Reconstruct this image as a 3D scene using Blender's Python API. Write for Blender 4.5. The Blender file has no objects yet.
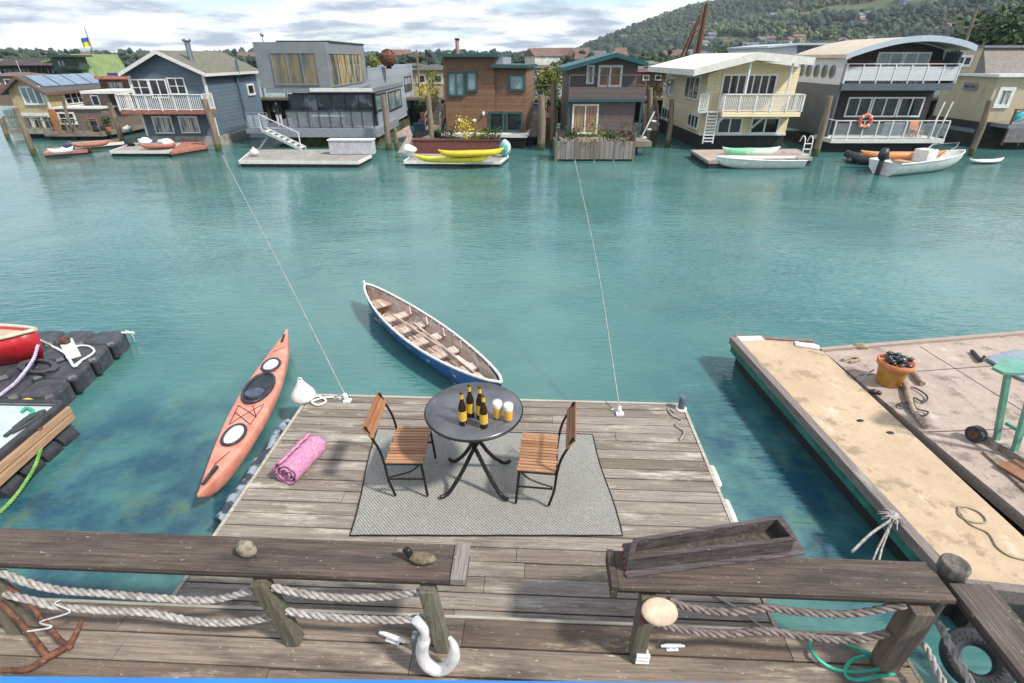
import bpy, math, random
import numpy as np
from mathutils import Vector, Matrix, noise as mnoise
R = math.radians
random.seed(7)
SC = bpy.context.scene
COL = SC.collection

# ------------------------------------------------------------------ camera, sky, sun, exposure
CAMH = 5.5; FPX = 516.0; PITCH = R(28.8)
cam_d = bpy.data.cameras.new('camera'); cam = bpy.data.objects.new('camera', cam_d); COL.objects.link(cam)
cam.location = (0, 0, CAMH); cam.rotation_euler = (R(90) - PITCH, 0, 0)
cam_d.sensor_width = 36; cam_d.lens = FPX / 1024 * 36; cam_d.clip_start = 0.05; cam_d.clip_end = 8000
SC.camera = cam
SC.view_settings.view_transform = 'Standard'; SC.view_settings.look = 'None'
SC.view_settings.gamma = 1.0; SC.view_settings.use_curve_mapping = False
SC.view_settings.exposure = 0.92
SUN_EL = 50; SUN_AZ = 118            # azimuth of the sun measured clockwise from +Y (ahead) to +X (right)
W = bpy.data.worlds.new('World'); SC.world = W; W.use_nodes = True
nt = W.node_tree; nt.nodes.clear()
def wn(t, **k):
    n = nt.nodes.new(t)
    for a, b in k.items(): setattr(n, a, b)
    return n
out = wn('ShaderNodeOutputWorld'); bg = wn('ShaderNodeBackground'); bg.inputs[1].default_value = 1.0
sky = wn('ShaderNodeTexSky', sky_type='NISHITA', sun_disc=False)
sky.ozone_density = 4; sky.dust_density = 0.3; sky.sun_elevation = R(SUN_EL); sky.sun_rotation = R(SUN_AZ)
sc_ = wn('ShaderNodeVectorMath', operation='SCALE'); sc_.inputs['Scale'].default_value = 0.1
nt.links.new(sky.outputs[0], sc_.inputs[0])
tc = wn('ShaderNodeTexCoord'); sep = wn('ShaderNodeSeparateXYZ'); nt.links.new(tc.outputs['Generated'], sep.inputs[0])
mx = wn('ShaderNodeMath', operation='MAXIMUM'); nt.links.new(sep.outputs[2], mx.inputs[0]); mx.inputs[1].default_value = 0.0
ad = wn('ShaderNodeMath', operation='ADD'); nt.links.new(mx.outputs[0], ad.inputs[0]); ad.inputs[1].default_value = 0.13
dx = wn('ShaderNodeMath', operation='DIVIDE'); dy = wn('ShaderNodeMath', operation='DIVIDE')
nt.links.new(sep.outputs[0], dx.inputs[0]); nt.links.new(ad.outputs[0], dx.inputs[1])
nt.links.new(sep.outputs[1], dy.inputs[0]); nt.links.new(ad.outputs[0], dy.inputs[1])
cb = wn('ShaderNodeCombineXYZ'); nt.links.new(dx.outputs[0], cb.inputs[0]); nt.links.new(dy.outputs[0], cb.inputs[1])
def wnoise(scale, detail, off):
    mp = wn('ShaderNodeMapping'); mp.inputs['Location'].default_value = off
    nt.links.new(cb.outputs[0], mp.inputs[0])
    n = wn('ShaderNodeTexNoise'); n.inputs['Scale'].default_value = scale; n.inputs['Detail'].default_value = detail
    n.inputs['Roughness'].default_value = 0.58
    nt.links.new(mp.outputs[0], n.inputs['Vector']); return n
def wramp(n, a, b):
    r = wn('ShaderNodeMapRange'); r.interpolation_type = 'SMOOTHSTEP'
    r.inputs['From Min'].default_value = a; r.inputs['From Max'].default_value = b
    nt.links.new(n.outputs[0], r.inputs['Value']); return r
n1 = wramp(wnoise(0.7, 10, (3, 1, 0)), 0.37, 0.50)      # cover
n2 = wramp(wnoise(1.25, 12, (7, 4.2, 0)), 0.43, 0.62)       # grey undersides
def wmix(): 
    m = wn('ShaderNodeMix'); m.data_type = 'RGBA'; return m
cc = wmix(); cc.inputs[6].default_value = (0.68, 0.71, 0.75, 1); cc.inputs[7].default_value = (0.24, 0.285, 0.355, 1)
nt.links.new(n2.outputs[0], cc.inputs[0])
fin = wmix(); nt.links.new(n1.outputs[0], fin.inputs[0]); nt.links.new(sc_.outputs[0], fin.inputs[6]); nt.links.new(cc.outputs[2], fin.inputs[7])
nt.links.new(fin.outputs[2], bg.inputs[0]); nt.links.new(bg.outputs[0], out.inputs[0])
sun_d = bpy.data.lights.new('sun', 'SUN'); sun_d.energy = 2.8; sun_d.angle = R(5); sun_d.color = (1, 0.95, 0.87)
sun = bpy.data.objects.new('sun', sun_d); COL.objects.link(sun)
sd = Vector((math.sin(R(SUN_AZ)) * math.cos(R(SUN_EL)), math.cos(R(SUN_AZ)) * math.cos(R(SUN_EL)), math.sin(R(SUN_EL))))
sun.rotation_euler = sd.to_track_quat('Z', 'Y').to_euler()

# ------------------------------------------------------------------ measuring helpers (photo pixel -> place)
CP, SP = math.cos(PITCH), math.sin(PITCH)
def ray(px, py):
    a = px - 512; b = 341.5 - py
    return Vector((a, FPX * CP + b * SP, -FPX * SP + b * CP))
def P(px, py, z=0.0):
    d = ray(px, py); t = (z - CAMH) / d.z
    return Vector((d.x * t, d.y * t, z))
def F(px, py, Y):                      # on the vertical plane y = Y: returns x, z
    d = ray(px, py); t = Y / d.y
    return d.x * t, CAMH + d.z * t
def S(px, py, X):                      # on the vertical plane x = X: returns y, z
    d = ray(px, py); t = X / d.x
    return d.y * t, CAMH + d.z * t
TH = R(2.53)
DM = Matrix.Rotation(-TH, 4, 'Z')      # deck frame: x to the right, y away from the house
DI = DM.inverted()
def PD(px, py, z):                     # photo pixel -> deck frame at height z
    return DI @ P(px, py, z)
def RV(px, py, v):                     # photo pixel -> deck frame on vertical plane v
    d = DI.to_3x3() @ ray(px, py); t = v / d.y
    return Vector((d.x * t, v, CAMH + d.z * t))

# ------------------------------------------------------------------ materials
MATS = {}
SCUFF = {'coral_hull', 'red_paint', 'blue_hull_paint', 'white_paint', 'worn_white_paint', 'sea_green_paint', 'grey_enamel', 'pale_sheet', 'concrete', 'soft_white_vinyl', 'cream_roof', 'cart_green', 'terracotta', 'float_block', 'slate_stucco', 'grey_stucco', 'slab_grey', 'pale_box', 'rust', 'white_trim', 'orange_kayak'}
def nodes(name):
    m = bpy.data.materials.new(name); m.use_nodes = True
    t = m.node_tree; b = t.nodes['Principled BSDF']; return m, t, b
def noise_n(t, scale, detail=4, stretch=(1, 1, 1), rough=0.55, rot=(0, 0, 0), loc=(0, 0, 0)):
    tc = t.nodes.new('ShaderNodeTexCoord'); mp = t.nodes.new('ShaderNodeMapping')
    mp.inputs['Scale'].default_value = stretch; mp.inputs['Rotation'].default_value = rot; mp.inputs['Location'].default_value = loc
    t.links.new(tc.outputs['Object'], mp.inputs[0])
    n = t.nodes.new('ShaderNodeTexNoise'); n.inputs['Scale'].default_value = scale
    n.inputs['Detail'].default_value = detail; n.inputs['Roughness'].default_value = rough
    t.links.new(mp.outputs[0], n.inputs['Vector']); return n
def rng(t, sock, a, b, c=0.0, d=1.0, smooth=False):
    r = t.nodes.new('ShaderNodeMapRange'); r.inputs['From Min'].default_value = a; r.inputs['From Max'].default_value = b
    r.inputs['To Min'].default_value = c; r.inputs['To Max'].default_value = d
    if smooth: r.interpolation_type = 'SMOOTHSTEP'
    t.links.new(sock, r.inputs['Value']); return r.outputs[0]
def mixc(t, fac, a, b):
    m = t.nodes.new('ShaderNodeMix'); m.data_type = 'RGBA'
    for s, v in ((0, fac), (6, a), (7, b)):
        if isinstance(v, (tuple, list)): m.inputs[s].default_value = tuple(v) + (1,) if len(v) == 3 else v
        elif isinstance(v, (int, float)): m.inputs[s].default_value = v
        else: t.links.new(v, m.inputs[s])
    return m.outputs[2]
def math_n(t, op, a, b=0.0):
    m = t.nodes.new('ShaderNodeMath'); m.operation = op
    for i, v in enumerate((a, b)):
        if isinstance(v, (int, float)): m.inputs[i].default_value = v
        else: t.links.new(v, m.inputs[i])
    return m.outputs[0]
def bump(t, b, sock, strength=0.3, dist=0.02):
    n = t.nodes.new('ShaderNodeBump'); n.inputs['Strength'].default_value = strength; n.inputs['Distance'].default_value = dist
    t.links.new(sock, n.inputs['Height']); t.links.new(n.outputs[0], b.inputs['Normal'])
def pm(name, c1, c2=None, rough=0.6, metal=0.0, scale=6, bmp=0.15, stretch=(1, 1, 1), lo=0.35, hi=0.65, detail=5, dist=0.01):
    if name in MATS: return MATS[name]
    m, t, b = nodes(name)
    if c2 is None: c2 = tuple(c * 0.72 for c in c1)
    n = noise_n(t, scale, detail, stretch)
    cf_ = mixc(t, rng(t, n.outputs[0], lo, hi), c1, c2)
    if name in SCUFF:
        sc1 = noise_n(t, 14, 6, (1, .25, 1), .8, loc=(2, 7, 5)); cf_ = mixc(t, rng(t, sc1.outputs[0], .60, .68, 0, .45), cf_, tuple(min(.85, .35 + x * .6) for x in c1))
        sc2 = noise_n(t, 3, 8, (1, 1, 1), .75, loc=(8, 1, 5)); cf_ = mixc(t, rng(t, sc2.outputs[0], .56, .70, 0, .45), cf_, tuple(x * .45 for x in c1))
    t.links.new(cf_, b.inputs['Base Color'])
    b.inputs['Roughness'].default_value = rough; b.inputs['Metallic'].default_value = metal
    if bmp: bump(t, b, n.outputs[0], bmp, dist)
    MATS[name] = m; return m
def wood(name, light, dark, pale=None, stain=None, axis=0, gs=1.0, rough=0.8, stain_lo=0.52, pale_lo=0.6, bscale=1.3):
    """weathered timber: grain along one axis, per-board tone, lichen and damp patches"""
    if name in MATS: return MATS[name]
    m, t, b = nodes(name)
    st = [22 * gs] * 3; st[axis] = 0.9 * gs
    g = noise_n(t, 1.6, 6, st, 0.7)
    g2 = noise_n(t, 7, 5, [x * 0.5 for x in st], 0.65)
    c = mixc(t, rng(t, g.outputs[0], 0.32, 0.68), light, dark)
    at = t.nodes.new('ShaderNodeAttribute'); at.attribute_name = 'rnd'
    c = mixc(t, rng(t, at.outputs['Fac'], 0, 1, 0.0, 0.72), c, tuple(x * k_ for x, k_ in zip(dark, (.72, .6, .5))))
    c = mixc(t, rng(t, g2.outputs[0], 0.5, 0.75, 0, 0.6), c, tuple(x * 0.5 for x in dark))
    s2 = [2.6, 2.6, 2.6]; s2[axis] = 0.55
    if stain:
        n = noise_n(t, bscale, 7, s2, 0.65, loc=(3, 1, 2)); c = mixc(t, rng(t, n.outputs[0], stain_lo, stain_lo + 0.16, 0, 0.8), c, stain)
    if pale:
        n = noise_n(t, bscale * 1.4, 9, s2, 0.75, loc=(9, 5, 2)); c = mixc(t, math_n(t, 'MULTIPLY', rng(t, n.outputs[0], pale_lo, pale_lo + 0.12, 0, 0.8), rng(t, g2.outputs[0], .35, .55, .25, 1)), c, pale)
    sp = noise_n(t, 38, 3, [1 if k != axis else .45 for k in range(3)], 0.6, loc=(1, 2, 3)); c = mixc(t, rng(t, sp.outputs[0], 0.66, 0.72, 0, 0.7), c, pale or tuple(min(.7, x * 2.4) for x in light))
    t.links.new(c, b.inputs['Base Color']); b.inputs['Roughness'].default_value = rough
    bump(t, b, math_n(t, 'ADD', g.outputs[0], g2.outputs[0]), 0.7, 0.014)
    MATS[name] = m; return m
def siding(name, col, pitch=0.16, depth=0.03, rough=0.6, vertical=None, col2=None):
    """lapped boards: a saw-tooth relief, colour only varied by weathering"""
    if name in MATS: return MATS[name]
    m, t, b = nodes(name)
    tc = t.nodes.new('ShaderNodeTexCoord'); sp = t.nodes.new('ShaderNodeSeparateXYZ'); t.links.new(tc.outputs['Object'], sp.inputs[0])
    src = sp.outputs[2]
    if vertical: src = math_n(t, 'ADD', sp.outputs[0], sp.outputs[1])
    fr = math_n(t, 'FRACT', math_n(t, 'MULTIPLY', src, 1 / pitch))
    idx = math_n(t, 'FLOOR', math_n(t, 'MULTIPLY', src, 1 / pitch))
    wn_ = t.nodes.new('ShaderNodeTexWhiteNoise'); wn_.noise_dimensions = '1D'; t.links.new(idx, wn_.inputs['W'])
    n = noise_n(t, 2.2, 6, (1, 1, 2.5), 0.65)
    c2 = col2 or tuple(x * 0.7 for x in col)
    f = math_n(t, 'ADD', rng(t, n.outputs[0], 0.3, 0.7, 0, 0.5), rng(t, wn_.outputs[0], 0, 1, 0, 0.5))
    st_ = noise_n(t, 1.6, 7, (2.2, 2.2, .22), 0.7, loc=(3, 8, 1)); cw = mixc(t, f, col, c2)
    cw = mixc(t, rng(t, st_.outputs[0], .52, .75, 0, .5), cw, tuple(x * .45 for x in col)); cw = mixc(t, rng(t, noise_n(t, 3.1, 7, (1, 1, .5), .7, loc=(1, 4, 9)).outputs[0], .6, .75, 0, .25), cw, (.5, .48, .42))
    t.links.new(cw, b.inputs['Base Color'])
    h = math_n(t, 'SUBTRACT', 1.0, fr) if not vertical else math_n(t, 'GREATER_THAN', fr, 0.12)
    bump(t, b, h, 1.0, depth); b.inputs['Roughness'].default_value = rough
    MATS[name] = m; return m

white = pm('white_paint', (0.78, 0.78, 0.76), (0.62, 0.62, 0.6), 0.45, scale=5)
wtrim = pm('white_trim', (0.74, 0.73, 0.7), (0.55, 0.54, 0.5), 0.5, scale=9)
glass = pm('window_glass', (0.006, 0.009, 0.011), (0.028, 0.038, 0.042), 0.05, scale=0.9, bmp=0.0)
glass_pale = pm('curtained_glass', (0.42, 0.43, 0.40), (0.07, 0.09, 0.1), 0.12, scale=2.2, bmp=0.0, stretch=(3, 3, 0.3), lo=0.45, hi=0.55)
glass_tint = pm('tinted_glass', (0.28, 0.36, 0.35), (0.09, 0.15, 0.17), 0.05, scale=0.8, bmp=0.0)
dwood = wood('deck_wood', (0.385, 0.335, 0.285), (0.165, 0.137, 0.115), (0.60, 0.55, 0.45), (0.085, 0.067, 0.052), 0, pale_lo=0.54, stain_lo=0.54)
nwood = wood('walkway_wood', (0.33, 0.265, 0.21), (0.14, 0.107, 0.083), (0.56, 0.48, 0.36), (0.05, 0.037, 0.030), 0, bscale=1.1, pale_lo=0.55, stain_lo=.5)
rwood = wood('rail_wood', (0.19, 0.142, 0.115), (0.05, 0.035, 0.028), (0.40, 0.36, 0.32), (0.035, 0.027, 0.024), 0, pale_lo=0.70, bscale=2.5)
rwood_y = wood('side_rail_wood', (0.195, 0.155, 0.135), (0.045, 0.034, 0.029), (0.45, 0.40, 0.35), (0.035, 0.027, 0.024), 1, pale_lo=0.62, bscale=3.0)
pwood = wood('post_wood', (0.25, 0.23, 0.17), (0.085, 0.08, 0.055), (0.45, 0.43, 0.36), (0.06, 0.075, 0.04), 2, bscale=3, pale_lo=0.68)
pile = wood('piling_wood', (0.30, 0.23, 0.16), (0.11, 0.08, 0.055), (0.42, 0.38, 0.3), (0.035, 0.04, 0.025), 2, gs=0.5, bscale=0.9)
rustm = pm('rust', (0.20, 0.085, 0.045), (0.075, 0.032, 0.02), 0.85, 0.2, 14, 0.5)
iron = pm('black_iron', (0.018, 0.017, 0.017), (0.035, 0.032, 0.03), 0.4, 0.6, 20, 0.1)
blackp = pm('black_plastic', (0.016, 0.017, 0.02), (0.038, 0.04, 0.045), 0.45, 0, 6, 0.2)
rope_m = pm('weathered_rope', (0.42, 0.39, 0.365), (0.23, 0.21, 0.195), 0.95, 0, 14, 0.5, (1, 1, 1), 0.4, 0.62)
rope_d = pm('dark_weathered_rope', (0.25, 0.205, 0.185), (0.13, 0.105, 0.10), 0.95, 0, 14, 0.5, (1, 1, 1), 0.4, 0.62)
concrete = pm('concrete', (0.36, 0.34, 0.30), (0.17, 0.165, 0.13), 0.9, 0, 2.5, 0.4)
hullgreen = pm('hull_algae', (0.10, 0.12, 0.035), (0.025, 0.03, 0.015), 0.9, 0, 2, 0.5)
tar = pm('tarred_hull', (0.012, 0.012, 0.012), (0.03, 0.028, 0.025), 0.7, 0, 3, 0.3)
leaf_m = pm('foliage', (0.055, 0.10, 0.025), (0.02, 0.045, 0.014), 0.8, 0, 3, 0.0)
leaf_y = pm('yellow_green_foliage', (0.22, 0.22, 0.03), (0.09, 0.12, 0.02), 0.8, 0, 4, 0.0)
flower_y = pm('yellow_flowers', (0.75, 0.52, 0.03), (0.3, 0.3, 0.03), 0.8, 0, 6, 0.0)
bark = pm('bark', (0.12, 0.09, 0.065), None, 0.9, 0, 8, 0.4)

# ------------------------------------------------------------------ mesh builder
def wmat(o):
    m = o.matrix_basis.copy(); p = o.parent
    while p: m = p.matrix_basis @ m; p = p.parent
    return m
class MB:
    def __init__(s, T=None): s.v = []; s.f = []; s.r = []; s.T = T; s.sm = []
    def add(s, vs, fs, r=0.0, smooth=False):
        n = len(s.v)
        s.v += [tuple(s.T @ Vector(p)) if s.T else tuple(p) for p in vs]
        s.f += [tuple(i + n for i in f) for f in fs]; s.r += [r] * len(fs); s.sm += [smooth] * len(fs)
    def box(s, x0, x1, y0, y1, z0, z1, r=0.0):
        x0, x1 = min(x0, x1), max(x0, x1); y0, y1 = min(y0, y1), max(y0, y1); z0, z1 = min(z0, z1), max(z0, z1)
        vs = [(x0, y0, z0), (x1, y0, z0), (x1, y1, z0), (x0, y1, z0), (x0, y0, z1), (x1, y0, z1), (x1, y1, z1), (x0, y1, z1)]
        s.add(vs, [(3, 2, 1, 0), (4, 5, 6, 7), (0, 1, 5, 4), (1, 2, 6, 5), (2, 3, 7, 6), (3, 0, 4, 7)], r); return s
    def prism(s, pts, off, r=0.0):
        """polygon pts (3D) pushed by vector off"""
        n = len(pts); o = Vector(off); a = [Vector(p) for p in pts]; b = [p + o for p in a]
        nrm = Vector((0, 0, 0))
        for i in range(n): nrm += a[i].cross(a[(i + 1) % n])
        flip = nrm.dot(o) < 0
        fs = [tuple(range(n - 1, -1, -1)), tuple(range(n, 2 * n))] + [(i, (i + 1) % n, n + (i + 1) % n, n + i) for i in range(n)]
        if flip: fs = [tuple(reversed(f)) for f in fs]
        s.add(a + b, fs, r); return s
    def py(s, poly, y0, y1, r=0.0): return s.prism([(x, y0, z) for x, z in poly], (0, y1 - y0, 0), r)
    def px(s, poly, x0, x1, r=0.0): return s.prism([(x0, y, z) for y, z in poly], (x1 - x0, 0, 0), r)
    def pz(s, poly, z0, z1, r=0.0): return s.prism([(x, y, z0) for x, y in poly], (0, 0, z1 - z0), r)
    def bar(s, a, b, w, h=None, r=0.0, up=(0, 0, 1)):
        """rectangular bar from a to b"""
        a, b = Vector(a), Vector(b); h = h or w; d = (b - a).normalized(); u = Vector(up)
        if abs(d.dot(u)) > 0.98: u = Vector((0, 1, 0))
        sx = d.cross(u).normalized() * w / 2; sy = sx.cross(d).normalized() * h / 2
        s.prism([a - sx - sy, a + sx - sy, a + sx + sy, a - sx + sy], b - a, r); return s
    def tube(s, pts, rad, n=8, cap=True, r=0.0, closed=False):
        pts = [Vector(p) for p in pts]; L = len(pts)
        if isinstance(rad, (int, float)): rad = [rad] * L
        prev = None; rings = []
        for i, p in enumerate(pts):
            if closed: d = pts[(i + 1) % L] - pts[i - 1]
            else: d = pts[min(i + 1, L - 1)] - pts[max(i - 1, 0)]
            d.normalize()
            if prev is None:
                u = Vector((0, 0, 1)) if abs(d.z) < 0.9 else Vector((1, 0, 0)); u = (u - d * u.dot(d)).normalized()
            else: u = (prev - d * prev.dot(d)).normalized()
            prev = u; w = d.cross(u)
            rings.append([p + (u * math.cos(2 * math.pi * k / n) + w * math.sin(2 * math.pi * k / n)) * rad[i] for k in range(n)])
        vs = [q for g in rings for q in g]; fs = []
        M_ = L if closed else L - 1
        for i in range(M_):
            j = (i + 1) % L
            for k in range(n): fs.append((i * n + k, i * n + (k + 1) % n, j * n + (k + 1) % n, j * n + k))
        s.add(vs, fs, r, True)
        if cap and not closed: s.add(rings[0] + rings[-1], [tuple(range(n - 1, -1, -1)), tuple(range(n, 2 * n))], r)
        return s
    def lathe(s, prof, c, n=20, r=0.0, smooth=True, sx=1, sy=1):
        """profile [(radius, z)] bottom to top about vertical axis through c"""
        vs = []; fs = []; c = Vector(c)
        for rr, z in prof:
            for k in range(n): vs.append(c + Vector((rr * math.cos(2 * math.pi * k / n) * sx, rr * math.sin(2 * math.pi * k / n) * sy, z)))
        for i in range(len(prof) - 1):
            for k in range(n): fs.append((i * n + k, i * n + (k + 1) % n, (i + 1) * n + (k + 1) % n, (i + 1) * n + k))
        s.add(vs, fs, r, smooth)
        m = (len(prof) - 1) * n
        s.add(vs[:n] + vs[m:m + n], [tuple(range(n - 1, -1, -1)), tuple(range(n, 2 * n))], r); return s
    def loft(s, rings, r=0.0, smooth=True, closed=True, caps=True):
        n = len(rings[0]); vs = [Vector(p) for g in rings for p in g]; fs = []
        for i in range(len(rings) - 1):
            for k in range(n if closed else n - 1): fs.append((i * n + k, i * n + (k + 1) % n, (i + 1) * n + (k + 1) % n, (i + 1) * n + k))
        s.add(vs, fs, r, smooth)
        if caps and closed: s.add(list(rings[0]) + list(rings[-1]), [tuple(range(n - 1, -1, -1)), tuple(range(n, 2 * n))], r)
        return s
    def blob(s, c, rx, ry, rz, seed=0, amp=0.15, n=10, m=7, r=0.0):
        vs = []; fs = []; c = Vector(c)
        for i in range(m + 1):
            th = math.pi * i / m
            for k in range(n):
                ph = 2 * math.pi * k / n
                d = Vector((math.sin(th) * math.cos(ph), math.sin(th) * math.sin(ph), math.cos(th)))
                f = 1 + amp * mnoise.noise(d * 1.7 + Vector((seed * 3.1, seed, 0)))
                vs.append(c + Vector((d.x * rx, d.y * ry, d.z * rz)) * f)
        for i in range(m):
            for k in range(n): fs.append(((i + 1) * n + k, (i + 1) * n + (k + 1) % n, i * n + (k + 1) % n, i * n + k))
        s.add(vs, fs, r, True); return s
    def leaves(s, c, rx, ry, rz, n, size, seed=1, surf=0.4):
        rd = random.Random(seed); c = Vector(c); nl = 6 + n // 60
        lob = [Vector((rd.uniform(-.6, .6) * rx, rd.uniform(-.6, .6) * ry, rd.uniform(-.55, .65) * rz)) for _ in range(nl)]
        for i in range(n):
            l = rd.choice(lob); d = Vector((rd.gauss(0, 1), rd.gauss(0, 1), rd.gauss(0, 1))).normalized() * (surf + (1 - surf) * rd.random()) * 0.48
            p = c + l + Vector((d.x * rx, d.y * ry, d.z * rz))
            a = Vector((rd.gauss(0, 1), rd.gauss(0, 1), rd.gauss(0, 1))).normalized(); b = a.cross(Vector((rd.gauss(0, 1), rd.gauss(0, 1), rd.gauss(0, 1)))).normalized()
            k = size * rd.uniform(0.6, 1.3)
            s.add([p - a * k, p + b * k * .6, p + a * k, p - b * k * .6], [(0, 1, 2, 3)])
        return s
    def build(s, name, m, parent=None, bev=0.0):
        me = bpy.data.meshes.new(name)
        vs = s.v
        if parent is not None:
            I = wmat(parent).inverted(); vs = [tuple(I @ Vector(p)) for p in vs]
        me.from_pydata(vs, [], s.f); me.update()
        if any(s.sm): me.polygons.foreach_set('use_smooth', s.sm)
        if any(s.r):
            a = me.attributes.new('rnd', 'FLOAT', 'FACE'); a.data.foreach_set('value', s.r)
        me.materials.append(m)
        o = bpy.data.objects.new(name, me); COL.objects.link(o)
        if parent is not None: o.parent = parent
        if bev:
            b = o.modifiers.new('bevel', 'BEVEL'); b.width = bev; b.segments = 2; b.limit_method = 'ANGLE'; b.angle_limit = R(40)
        return o
def tag(o, label, cat, group=None):
    o['label'] = label; o['category'] = cat
    if group: o['group'] = group
    return o
def thing(name, label, cat, loc=(0, 0, 0), rz=0.0, group=None):
    o = bpy.data.objects.new(name, None); COL.objects.link(o); o.empty_display_size = 0.1
    o.location = loc; o.rotation_euler = (0, 0, rz); o.matrix_basis = Matrix.Translation(loc) @ Matrix.Rotation(rz, 4, 'Z')
    return tag(o, label, cat, group)
def struct(name, mb, m):
    o = mb.build(name, m); o['kind'] = 'structure'; return o
def dup(root, loc, rz, label, group=None):
    def cp(o, par):
        c = o.copy(); COL.objects.link(c); c.parent = par
        for ch in [x for x in COL.objects if x.parent == o]: cp(ch, c)
        return c
    c = cp(root, None); c.matrix_basis = Matrix.Translation(loc) @ Matrix.Rotation(rz, 4, 'Z'); c['label'] = label
    if group: c['group'] = group
    return c
def lerp(a, b, t): return a + (b - a) * t
def curve(pts, n=8):
    """Catmull-Rom through pts"""
    pts = [Vector(p) for p in pts]; out = []
    q = [pts[0] * 2 - pts[1]] + pts + [pts[-1] * 2 - pts[-2]]
    for i in range(1, len(q) - 2):
        for k in range(n):
            t = k / n; a, b, c, d = q[i - 1], q[i], q[i + 1], q[i + 2]
            out.append(0.5 * ((2 * b) + (c - a) * t + (2 * a - 5 * b + 4 * c - d) * t * t + (3 * b - a - 3 * c + d) * t ** 3))
    return out + [pts[-1]]
def twisted(mb, pts, rad, pitch=0.16, strands=3):
    """laid rope: helical strands round a path"""
    cv = curve(pts, 10); fine = []
    for a, b in zip(cv, cv[1:]):
        k = max(1, int((b - a).length / (pitch / 8)))
        fine += [a.lerp(b, i / k) for i in range(k)]
    fine.append(cv[-1])
    for sidx in range(strands):
        o = []; L = 0; prev = None
        for i, p in enumerate(fine):
            if i: L += (p - fine[i - 1]).length
            d = (fine[min(i + 1, len(fine) - 1)] - fine[max(i - 1, 0)]).normalized()
            u = (Vector((0, 0, 1)) - d * d.z).normalized(); w = d.cross(u)
            a = 2 * math.pi * (L / pitch + sidx / strands)
            o.append(p + (u * math.cos(a) + w * math.sin(a)) * rad * 0.58)
        mb.tube(o, rad * 0.46, 7)
    return mb

# ================================================================== WATER, LAND, HILL
def water_mat():
    m, t, b = nodes('water')
    n1 = noise_n(t, 0.16, 5, (1, 1.5, 1), 0.6, loc=(4, 2, 0)); n2 = noise_n(t, 0.55, 6, (1.0, 1.7, 1), 0.65, rot=(0, 0, R(25)))
    c = mixc(t, rng(t, n1.outputs[0], 0.35, 0.65), (0.068, 0.186, 0.176), (0.038, 0.130, 0.128))
    n3 = noise_n(t, 0.3, 6, (1, 1, 1), 0.65, loc=(-3, 9, 0))
    c = mixc(t, rng(t, n3.outputs[0], 0.50, 0.74, 0, 0.5), c, (0.095, 0.20, 0.15))
    tcw = t.nodes.new('ShaderNodeTexCoord'); dock_patch = None
    for (wx, wy, wr) in ((-5.6, 5.2, 4.2), (4.4, 6.0, 3.4)):      # bottom weeds at the left, darker blue patch by the right dock
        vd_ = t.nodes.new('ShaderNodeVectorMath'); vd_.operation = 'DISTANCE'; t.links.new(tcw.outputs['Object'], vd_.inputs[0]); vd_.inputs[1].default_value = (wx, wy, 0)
        k_ = rng(t, vd_.outputs['Value'], wr, wr * .3, 0, 1, True); dock_patch = k_ if dock_patch is None else math_n(t, 'MAXIMUM', dock_patch, k_)
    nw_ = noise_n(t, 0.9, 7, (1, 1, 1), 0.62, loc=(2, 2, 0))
    c = mixc(t, math_n(t, 'MULTIPLY', dock_patch, rng(t, nw_.outputs[0], 0.40, 0.60, 0.1, 0.95)), c, (0.012, 0.058, 0.092))
    n4 = noise_n(t, 1.1, 6, (1, 1, 1), 0.7, loc=(5, 9, 0)); c = mixc(t, math_n(t, 'MULTIPLY', dock_patch, rng(t, n4.outputs[0], 0.56, 0.68, 0, 0.5)), c, (0.10, 0.16, 0.07))
    t.links.new(c, b.inputs['Base Color'])
    t.links.new(rng(t, noise_n(t, 0.12, 4, (1, .5, 1), .6, loc=(6, 3, 0)).outputs[0], .4, .65, .03, .16), b.inputs['Roughness']); b.inputs['IOR'].default_value = 1.5
    w1 = noise_n(t, 2.6, 3, (0.55, 1.5, 1), 0.55, rot=(0, 0, R(-18)))
    w2 = noise_n(t, 0.55, 3, (0.7, 1.3, 1), 0.5, rot=(0, 0, R(12)))
    w3 = noise_n(t, 5.5, 2, (0.4, 1.5, 1), 0.5, rot=(0, 0, R(-24)))
    calm = rng(t, noise_n(t, 0.07, 4, (1, 0.7, 1), 0.6, loc=(2, 7, 0)).outputs[0], 0.4, 0.62, 0.45, 1.0)
    h = math_n(t, 'ADD', math_n(t, 'MULTIPLY', math_n(t, 'MULTIPLY', w1.outputs[0], 0.030), calm), math_n(t, 'MULTIPLY', w2.outputs[0], 0.075))
    h = math_n(t, 'ADD', h, math_n(t, 'MULTIPLY', math_n(t, 'MULTIPLY', w3.outputs[0], 0.046), calm))
    bump(t, b, h, 1.0, 0.55)
    return m
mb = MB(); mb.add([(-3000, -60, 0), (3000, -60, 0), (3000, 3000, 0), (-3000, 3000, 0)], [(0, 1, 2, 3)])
struct('water', mb, water_mat())

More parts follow.
